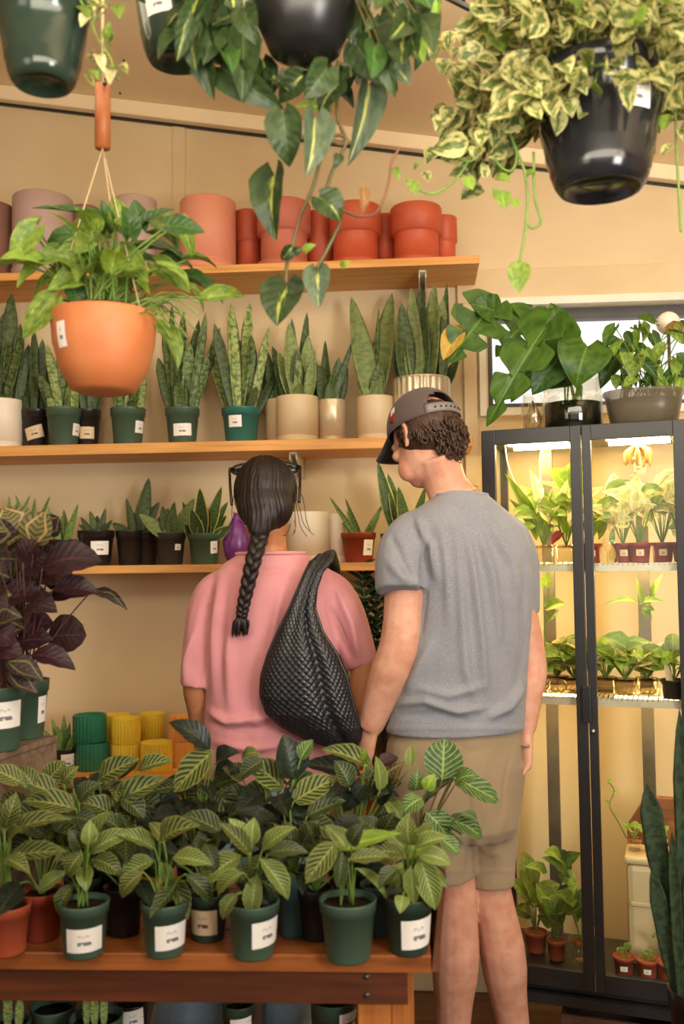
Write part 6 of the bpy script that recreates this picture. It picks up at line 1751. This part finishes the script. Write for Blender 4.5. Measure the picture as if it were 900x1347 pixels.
# --- the hair: short thick curls at the back and sides
g = G()
rr = random.Random(5)
def hp_(th, ph, k=1.0): 
    return hc + HB @ V((.078 * k * math.cos(ph) * math.sin(th), -.008 - .098 * k * math.cos(ph) * math.cos(th), .022 + .088 * k * math.sin(ph)))
for i in range(820):
    th = rr.uniform(-1.75, 1.75); ph = rr.uniform(-1.02, .14)
    if abs(th) > 1.15 and ph < -.25: continue
    if th < -.5 and ph < -.6: continue
    k = 1.0 + .18 * rr.random() * (1 - abs(th) / 2.6) + (.16 if th > -.2 and ph < .1 else 0)
    k = 1 + (k - 1) * max(.08, min(1, (.02 - ph) / .45))
    p = hp_(th, ph, k)
    nrm = (p - hc).normalized()
    t1 = nrm.orthogonal().normalized(); t2 = nrm.cross(t1)
    a0 = rr.uniform(0, 6.28); R0 = rr.uniform(.005, .010)
    pts = []
    for j in range(7):
        a = a0 + j * .85
        pts.append(p + t1 * (R0 * math.cos(a)) + t2 * (R0 * math.sin(a)) + nrm * (j * .0016 - .005) - Z3 * (j * .0026))
    g.tube(pts, [.0030, .0038, .0042, .0040, .0036, .0028, .0012], 5)
g.ball(hc + HB @ V((0, -.02, .02)), (.083, .094, .078), HB, 12, 16)
g.obj('hair', M['hair_curl'], man)
# --- the cap, worn forwards: crown, brim, strap over the opening at the back
CBs = basis(hf + Z3 * .12, Z3)
cc0 = hc + HB @ V((0, -.006, .034))
cap = None
g = G()
crx, cry, crz = .089, .108, .104
def capp(u, v, k=1.0):
    th = v * 2 * math.pi; ph = u * math.pi / 2
    drop = -.016 * math.cos(th) * (1 - u)
    return cc0 + CBs @ V((crx * k * math.cos(ph) ** .85 * math.sin(th), -cry * k * math.cos(ph) ** .85 * math.cos(th), crz * k * math.sin(ph) + drop * 0))
nu_, nv_ = 16, 60
vs, fs = [], []
for i in range(nu_ + 1):
    for j in range(nv_): vs.append(capp(min(i / nu_, .999), j / nv_))
for i in range(nu_):
    for j in range(nv_):
        th = (j + .5) / nv_ * 2 * math.pi; th = th if th < math.pi else th - 2 * math.pi
        if (th / .74) ** 2 + ((i + .5) / nu_ / .46) ** 2 < 1: continue
        j2 = (j + 1) % nv_
        fs.append((i * nv_ + j, (i + 1) * nv_ + j, (i + 1) * nv_ + j2, i * nv_ + j2))
g.add(vs, fs)
cap = g.obj('cap', M['cap_cloth'], man)
md = cap.modifiers.new('t', 'SOLIDIFY'); md.thickness = .003; md.offset = 1
g = G()
def strap(u, v):
    th = (u - .5) * 1.5
    p = capp(0, 0)
    return cc0 + CBs @ V((crx * 1.02 * math.sin(th), -cry * 1.02 * math.cos(th), .001 + .024 * v))
g.grid(strap, 14, 2)
so = g.obj('strap', M['grey_strap'], cap)
md = so.modifiers.new('t', 'SOLIDIFY'); md.thickness = .002
for k in range(7):
    g = G(); th = (k - 3) * .16; q = cc0 + CBs @ V((crx * 1.035 * math.sin(th), -cry * 1.035 * math.cos(th), .013)); g.ball(q, .0026, None, 5, 6); g.obj('stud', M['cap_brim'], cap)
g = G()
def brim(u, v):
    th = math.pi + (v - .5) * 2.1
    c_, s_ = math.sin(th), -math.cos(th)
    k = .98 + u * .66 * max(.0, math.cos((v - .5) * 2.1 * .75)) ** .8
    x, y = crx * c_ * (1 + (k - 1) * .35), cry * s_ * k
    return cc0 + CBs @ V((x, y, .002 - .25 * (x * x) / .09 * u - .028 * u))
g.grid(brim, 8, 20)
bo = g.obj('brim', M['cap_brim'], cap)
md = bo.modifiers.new('t', 'SOLIDIFY'); md.thickness = .004
g = G(); q = capp(.99, 0) ; g.ball(cc0 + CBs @ V((0, 0, crz)), .006, None, 6, 8); g.obj('button', M['cap_cloth'], cap)
# the small stitched emblem: a white upper and red lower patch with a dark base
def emblem(poly, mat, nm):
    g = G(); n = len(poly)
    def at(x, z, k): 
        th = -1.72 + x / .09
        return cc0 + CBs @ V((crx * k * math.cos(.36) ** .85 * math.sin(th), -cry * k * math.cos(.36) ** .85 * math.cos(th), .030 + z))
    vs = [at(x, z, 1.035) for x, z in poly] + [at(x, z, 1.055) for x, z in poly]
    g.add(vs, [tuple(range(n))[::-1], tuple(range(n, 2 * n))] + [(i, (i + 1) % n, n + (i + 1) % n, n + i) for i in range(n)])
    g.obj(nm, mat, cap, smooth=False)
emblem([(-.004, .004), (.010, .010), (.014, .022), (.004, .020), (-.002, .014)], surf('white_thread', lin(226, 214, 206), None, 200, .8, .2), 'emblem_patch')
emblem([(-.012, -.004), (.004, -.012), (.009, .0), (.009, .009), (-.004, .004), (-.010, .003)], surf('red_thread', lin(168, 36, 40), None, 200, .8, .2), 'emblem_patch')
emblem([(-.014, -.006), (-.006, -.016), (.002, -.012), (-.010, -.004)], M['cap_brim'], 'emblem_patch')

# ================================================================== the woman
DW = 2.57
base = PD(345, 1347, DW)
wom = thing('person', 'person with dark braid, pink T-shirt, jeans and sunglasses on head, seen from behind', 'person', (base.x, base.y, 0))
wa = math.radians(5)
wR, wF = V((math.cos(wa), math.sin(wa), 0)), V((-math.sin(wa), math.cos(wa), 0))
def wrow(y, xl, xr, depth, dd=0.0):
    l, r = PD(xl, y, DW + dd), PD(xr, y, DW + dd)
    return (l + r) / 2, wR * ((r - l).length / 2), wF * depth
wc = PD(350, 662, 2.59)
wf = V((-.12, .96, -.22)).normalized()
WB = basis(wf, Z3 - RT * .03)
sL, sR = PD(285, 768, 2.57), PD(436, 772, 2.57)
eL, eR = PD(258, 884, 2.55), PD(478, 872, 2.54)
hL, hR = PD(268, 985, 2.62), PD(475, 968, 2.50)
kL, kR = PD(272, 1200, 2.56), PD(376, 1200, 2.58)
aL, aR = PD(250, 1420, 2.56), PD(378, 1420, 2.6); aL.z = aR.z = .08
g = G()
head_shape(g, wc, WB, .96)
g.tube(spline([PD(355, 742, 2.575), PD(353, 715, 2.58), wc + WB @ V((0, -.018, -.06))], 4), [.060, .056, .052, .050, .049, .049, .049, .050, .05], 16)
rings(g, [wrow(758, 300, 420, .07), wrow(800, 296, 424, .09), wrow(880, 300, 418, .09), wrow(960, 296, 416, .09), wrow(1010, 284, 424, .105), wrow(1050, 284, 424, .10)])
limb(g, [sL, sL.lerp(eL, .5), eL, eL.lerp(hL, .5), hL], [.040, .038, .036, .035, .035, .038, .034, .029, .025])
limb(g, [sR, sR.lerp(eR, .5), eR, eR.lerp(hR, .5), hR], [.040, .038, .036, .037, .038, .038, .034, .029, .025])
hand_shape(g, hL, V((.02, .06, -.1)), -wR, wF, .92, .5)
hand_shape(g, hR, PD(474, 1010, 2.48) - PD(476, 965, 2.50), wR, wF, .92, .55)
for hp, kn, an in ((PD(318, 1030, DW), kL, aL), (PD(390, 1030, DW), kR, aR)):
    limb(g, [hp, hp.lerp(kn, .5), kn], [.085, .078, .068, .056, .05]); limb(g, [kn, kn.lerp(an, .35), an], [.05, .052, .05, .04, .034]); foot_shape(g, an, wF, .92)
vox(g, 'body', M['skin_woman'], wom, .0045, 8)
eyes(wom, wc, WB, M['eye_white'], M['eye_dark'])
for a_ in (aL, aR):
    g = G(); r = V((wF.y, -wF.x, 0)); b0 = V((a_.x, a_.y, 0))
    rings(g, [(b0 - wF * .08 + Z3 * .03, r * .024, Z3 * .029), (b0 - wF * .055 + Z3 * .045, r * .039, Z3 * .045), (b0 + Z3 * .052, r * .043, Z3 * .052), (b0 + wF * .065 + Z3 * .044, r * .047, Z3 * .043), (b0 + wF * .13 + Z3 * .034, r * .051, Z3 * .033), (b0 + wF * .175 + Z3 * .028, r * .046, Z3 * .027), (b0 + wF * .2 + Z3 * .022, r * .024, Z3 * .018)], 20)
    g.obj('shoe', M['shoe'], wom)
g = G()
rings(g, [wrow(726, 316, 398, .060), wrow(738, 296, 418, .075), wrow(752, 282, 438, .092), wrow(772, 272, 450, .106), wrow(800, 268, 452, .118), wrow(860, 268, 444, .126), wrow(920, 270, 438, .126), wrow(970, 268, 434, .128), wrow(1010, 270, 434, .13), wrow(1024, 272, 432, .13)], 32, .92)
limb(g, [PD(322, 764, 2.57), PD(288, 778, 2.57), PD(272, 822, 2.56), PD(260, 903, 2.55)], [.034, .050, .060, .062, .056, .049])
limb(g, [PD(400, 764, 2.57), PD(434, 778, 2.57), PD(458, 820, 2.56), PD(477, 876, 2.545)], [.034, .050, .058, .058, .051, .045])
def pink_folds(w, nr):
    x, y = to2(w)
    back = np.clip(-(nr @ np.array(tuple(FW))) * 1.5, 0, 1)
    d = .0026 * fbm(w, 16, 16, 5, 21)
    for pts, wd, am in ((((272, 790), (266, 850), (262, 900)), 5, -.007), (((290, 760), (284, 830), (282, 920)), 6, .006), (((310, 770), (302, 860), (304, 940)), 7, .005), (((345, 850), (340, 920), (336, 980)), 7, .004), (((274, 935), (300, 950), (350, 942), (400, 935)), 5, .008), (((278, 952), (320, 962), (360, 956)), 5, -.006), (((280, 975), (330, 985), (380, 978)), 6, .006),
                        (((440, 770), (462, 820), (474, 870)), 4, .006), (((428, 790), (446, 830), (462, 868)), 5, -.006), (((300, 742), (330, 752), (380, 750)), 5, -.003), (((256, 830), (246, 870), (244, 905)), 5, .005), (((372, 770), (360, 830), (352, 870)), 6, .004)):
        d += back * ridge(x, y, pts, wd, am * 3.0)
    return d
pink = vox(g, 't_shirt', M['shirt_pink'], wom, .0055, 5, pink_folds)
g = G(); cc, ca_, cb_ = wrow(728, 312, 402, .064)
g.tube([cc + ca_ * (1.02 * math.cos(k * .3142)) + cb_ * (1.04 * math.sin(k * .3142)) for k in range(21)], .005, 8); g.obj('collar', M['shirt_pink'], pink)
g = G()
rings(g, [wrow(1000, 282, 426, .112), wrow(1040, 276, 430, .118), wrow(1080, 272, 432, .112), wrow(1110, 280, 428, .09)], 28)
limb(g, [PD(314, 1060, DW), PD(284, 1200, 2.56), PD(254, 1320, 2.56), PD(240, 1415, 2.56)], [.095, .092, .090, .092, .102, .110, .112])
limb(g, [PD(390, 1060, DW), PD(382, 1200, 2.58), PD(377, 1330, 2.6), PD(376, 1415, 2.6)], [.092, .086, .078, .072, .070, .072, .074])
vox(g, 'jeans', M['denim'], wom, .0065, 4, lambda w, nr: .003 * fbm(w, 18, 18, 9, 31))
# --- hair: a smooth cap gathered to the nape, a plait, loose strands
g = G()
PW = lambda x, y, z: wc + WB @ V((x, y, z))
g.ball(PW(0, -.012, .030), (.086, .102, .098), WB, 18, 26)
g.ball(PW(0, -.050, -.020), (.076, .066, .072), WB, 14, 20)
nape = PD(342, 706, 2.49)
rings(g, [(PW(0, -.055, -.03), WB @ V((.070, 0, 0)), WB @ V((0, .055, .02))), (PW(-.006, -.072, -.06), WB @ V((.05, 0, 0)), WB @ V((0, .036, .01))), (nape + Z3 * .012, wR * .030, wF * .024), (nape - Z3 * .006, wR * .020, wF * .018)], 20)
def hair_lines(w, nr):
    q = w - np.array(tuple(wc)); a = np.arctan2(q[:, 0], -q[:, 1])
    return .0012 * np.sin(a * 60 + 3 * np.sin(q[:, 2] * 40)) + .0010 * np.sin(a * 23 + q[:, 2] * 20)
hair = vox(g, 'hair', M['hair_dark'], wom, .004, 5, hair_lines)
path = spline([nape, PD(334, 735, 2.445), PD(326, 770, 2.435), PD(320, 798, 2.43), PD(318, 812, 2.43)], 16)
g = G(); n = len(path)
for s in range(3):
    pts, rad = [], []
    for i, p in enumerate(path):
        f = i / (n - 1); ph = f * 20 + s * 2.094; k = 1 - .42 * f
        pts.append(p + wR * (.0135 * k * math.sin(ph)) + wF * (.0085 * k * math.sin(2 * ph))); rad.append(.0125 * k)
    g.tube(pts, rad, 10)
g.obj('braid', M['hair_dark'], hair)
g = G(); e = path[-1]
g.tube([e + V((0, 0, .006)), e - V((0, 0, .006))], .0085, 12); g.obj('hair_tie', M['frame_black'], hair)
g = G()
for k in range(46):
    a = rr.uniform(0, 6.28); r_ = rr.random() ** .5
    q = e + V((math.cos(a) * .022 * r_ - .004, math.sin(a) * .012 * r_, -rr.uniform(.03, .052)))
    m_ = e.lerp(q, .5) + V((math.cos(a) * .010 * r_, math.sin(a) * .006, .004))
    g.tube(spline([e + V((math.cos(a) * .004, math.sin(a) * .004, 0)), m_, q], 4), [.0032, .0036, .0038, .0040, .0038, .0032, .0026, .0018, .0008], 5)
g.obj('braid_tuft', M['hair_dark'], hair)
for pts in (((386, 640), (394, 668), (400, 690), (413, 704)), ((388, 650), (392, 676), (396, 694), (404, 706)), ((384, 630), (398, 654), (403, 684), (408, 698)), ((310, 640), (305, 670), (306, 700), (300, 722)), ((386, 660), (389, 690), (385, 704)), ((340, 700), (322, 690), (312, 684)), ((382, 690), (376, 704), (366, 702))):
    g = G(); g.tube(spline([PD(x, y, 2.55) for x, y in pts], 5), .0010, 5); g.obj('strand', M['hair_dark'], hair)
g = G(); q = PW(.076, -.02, -.062)
g.tube([q + WB @ V((0, .016 * math.sin(k * .3), .016 * math.cos(k * .3) - .012)) for k in range(22)], .0011, 5, cap=False); g.obj('hoop_earring', M['gold'], wom)
# --- sunglasses pushed up on the head
sg = thing('sunglasses', 'black sunglasses pushed up on the dark-haired person\'s head', 'sunglasses', PW(0, .06, .09))
g = G()
for sx in (-1, 1):
    rim = [PW(sx * (.054 + .040 * math.cos(k * .3142)), .040 + .010 * math.sin(k * .3142), .112 + .020 * math.sin(k * .3142)) for k in range(21)]
    g.tube(rim, .0036, 6)
g.tube([PW(-.016, .046, .126), PW(.016, .046, .126)], .003, 6)
g.obj('front_frame', M['frame_black'], sg)
for sx in (-1, 1):
    g = G()
    g.tube(spline([PW(sx * .093, .042, .118), PW(sx * .098, .020, .108), PW(sx * .096, -.01, .075), PW(sx * .094, -.03, .035), PW(sx * .090, -.045, -.015)], 5), .0038, 6); g.obj('temple_arm', M['frame_black'], sg)
    g = G(); g.ball(PW(sx * .054, .040, .112), (.038, .004, .018), WB, 8, 14); g.obj('lens', surf('dark_lens', lin(30, 26, 26), None, 10, .1, 0), sg)

# ================================================================== the woven bag on her shoulder
bag = thing('woven_shoulder_bag', 'black woven leather hobo bag hanging from the pink-shirted shoulder', 'bag', PD(405, 975, 2.42))
rows = [(728, 420, 438, .020, 2.47), (738, 409, 436, .028, 2.455), (752, 402, 424, .034, 2.44), (775, 392, 416, .040, 2.43), (800, 381, 414, .046, 2.42), (830, 366, 424, .054, 2.415), (860, 353, 443, .058, 2.41), (890, 344, 456, .060, 2.41), (915, 343, 462, .060, 2.41), (938, 351, 468, .056, 2.41), (956, 371, 473, .050, 2.415), (970, 398, 474, .040, 2.42), (980, 425, 469, .026, 2.42), (984, 436, 460, .010, 2.42)]
ys = np.array([r[0] for r in rows], float)
def brow(v):
    y = ys[0] + (ys[-1] - ys[0]) * v
    return y, [float(np.interp(y, ys, [r[k] for r in rows])) for k in (1, 2, 3, 4)]
g = G()
NB, NC = 220, 264
def bagp(u, v):
    y, (xl, xr_, th, dd) = brow(u)
    l, r = PD(xl, y, dd), PD(xr_, y, dd)
    c = (l + r) / 2; a = (r - l) / 2
    t = v * 2 * math.pi
    nb_ = -V((FW.x, FW.y, 0)).normalized()
    ca, sa = math.cos(t), math.sin(t)
    p = c + a * ca + nb_ * th * math.copysign(abs(sa) ** .8, sa)
    # soft gathers falling from the strap
    gth = .004 * math.sin(ca * 9 + u * 3) * (1 - u) + .012 * math.exp(-((ca - .42) / .13) ** 2) * min(1, u * 3) * (1 if sa > 0 else 0) * (-1)
    # the weave: over-and-under strips, turned a little
    X, Y = v * 36 + u * 27, v * 36 - u * 27
    ix, iy = math.floor(X), math.floor(Y)
    fx, fy = X - ix - .5, Y - iy - .5
    h = (1 - (2 * abs(fx)) ** 4) if (ix + iy) % 2 else (1 - (2 * abs(fy)) ** 4)
    e = (1 - (2 * max(abs(fx), abs(fy))) ** 6)
    nrm_ = (a.normalized() * ca / max(.02, a.length) + nb_ * sa / max(.02, th)).normalized()
    return p + nrm_ * (gth + 0.0032 * e * (.35 + .65 * h))
g.grid(bagp, NB, NC, closed_v=True)
n0 = len(g.v)
g.f.append(tuple(range(NC))); g.f.append(tuple(NB * NC + k for k in range(NC))[::-1])
leather = surf('black_leather', lin(34, 33, 36), lin(24, 24, 28), 30, .36, .1, .6, bscale=300)
g.obj('bag_body', leather, bag)
g = G()
sp = spline([PD(424, 742, 2.455), PD(431, 728, 2.50), PD(434, 730, 2.57), PD(440, 752, 2.66), PD(446, 810, 2.70), PD(450, 880, 2.66), PD(458, 920, 2.55), PD(462, 940, 2.45)], 8)
g.tube(sp, .018, 12, flat=.35, nrm=(1, 0, .3))
g.obj('strap', leather, bag)
for side in (0, 1):
    g = G(); pts = []
    for k in range(34):
        y, (xl, xr_, th, dd) = brow(.04 + .92 * k / 33); pts.append(PD(xl if side == 0 else xr_, y, dd - (.012 if k > 4 else .0)))
    g.tube(spline(pts, 2), .0042, 6); g.obj('edge_piping', leather, bag)
for o in bpy.data.objects:
    if o.type == 'MESH' and not o.data.materials: print('NO MATERIAL', o.name)
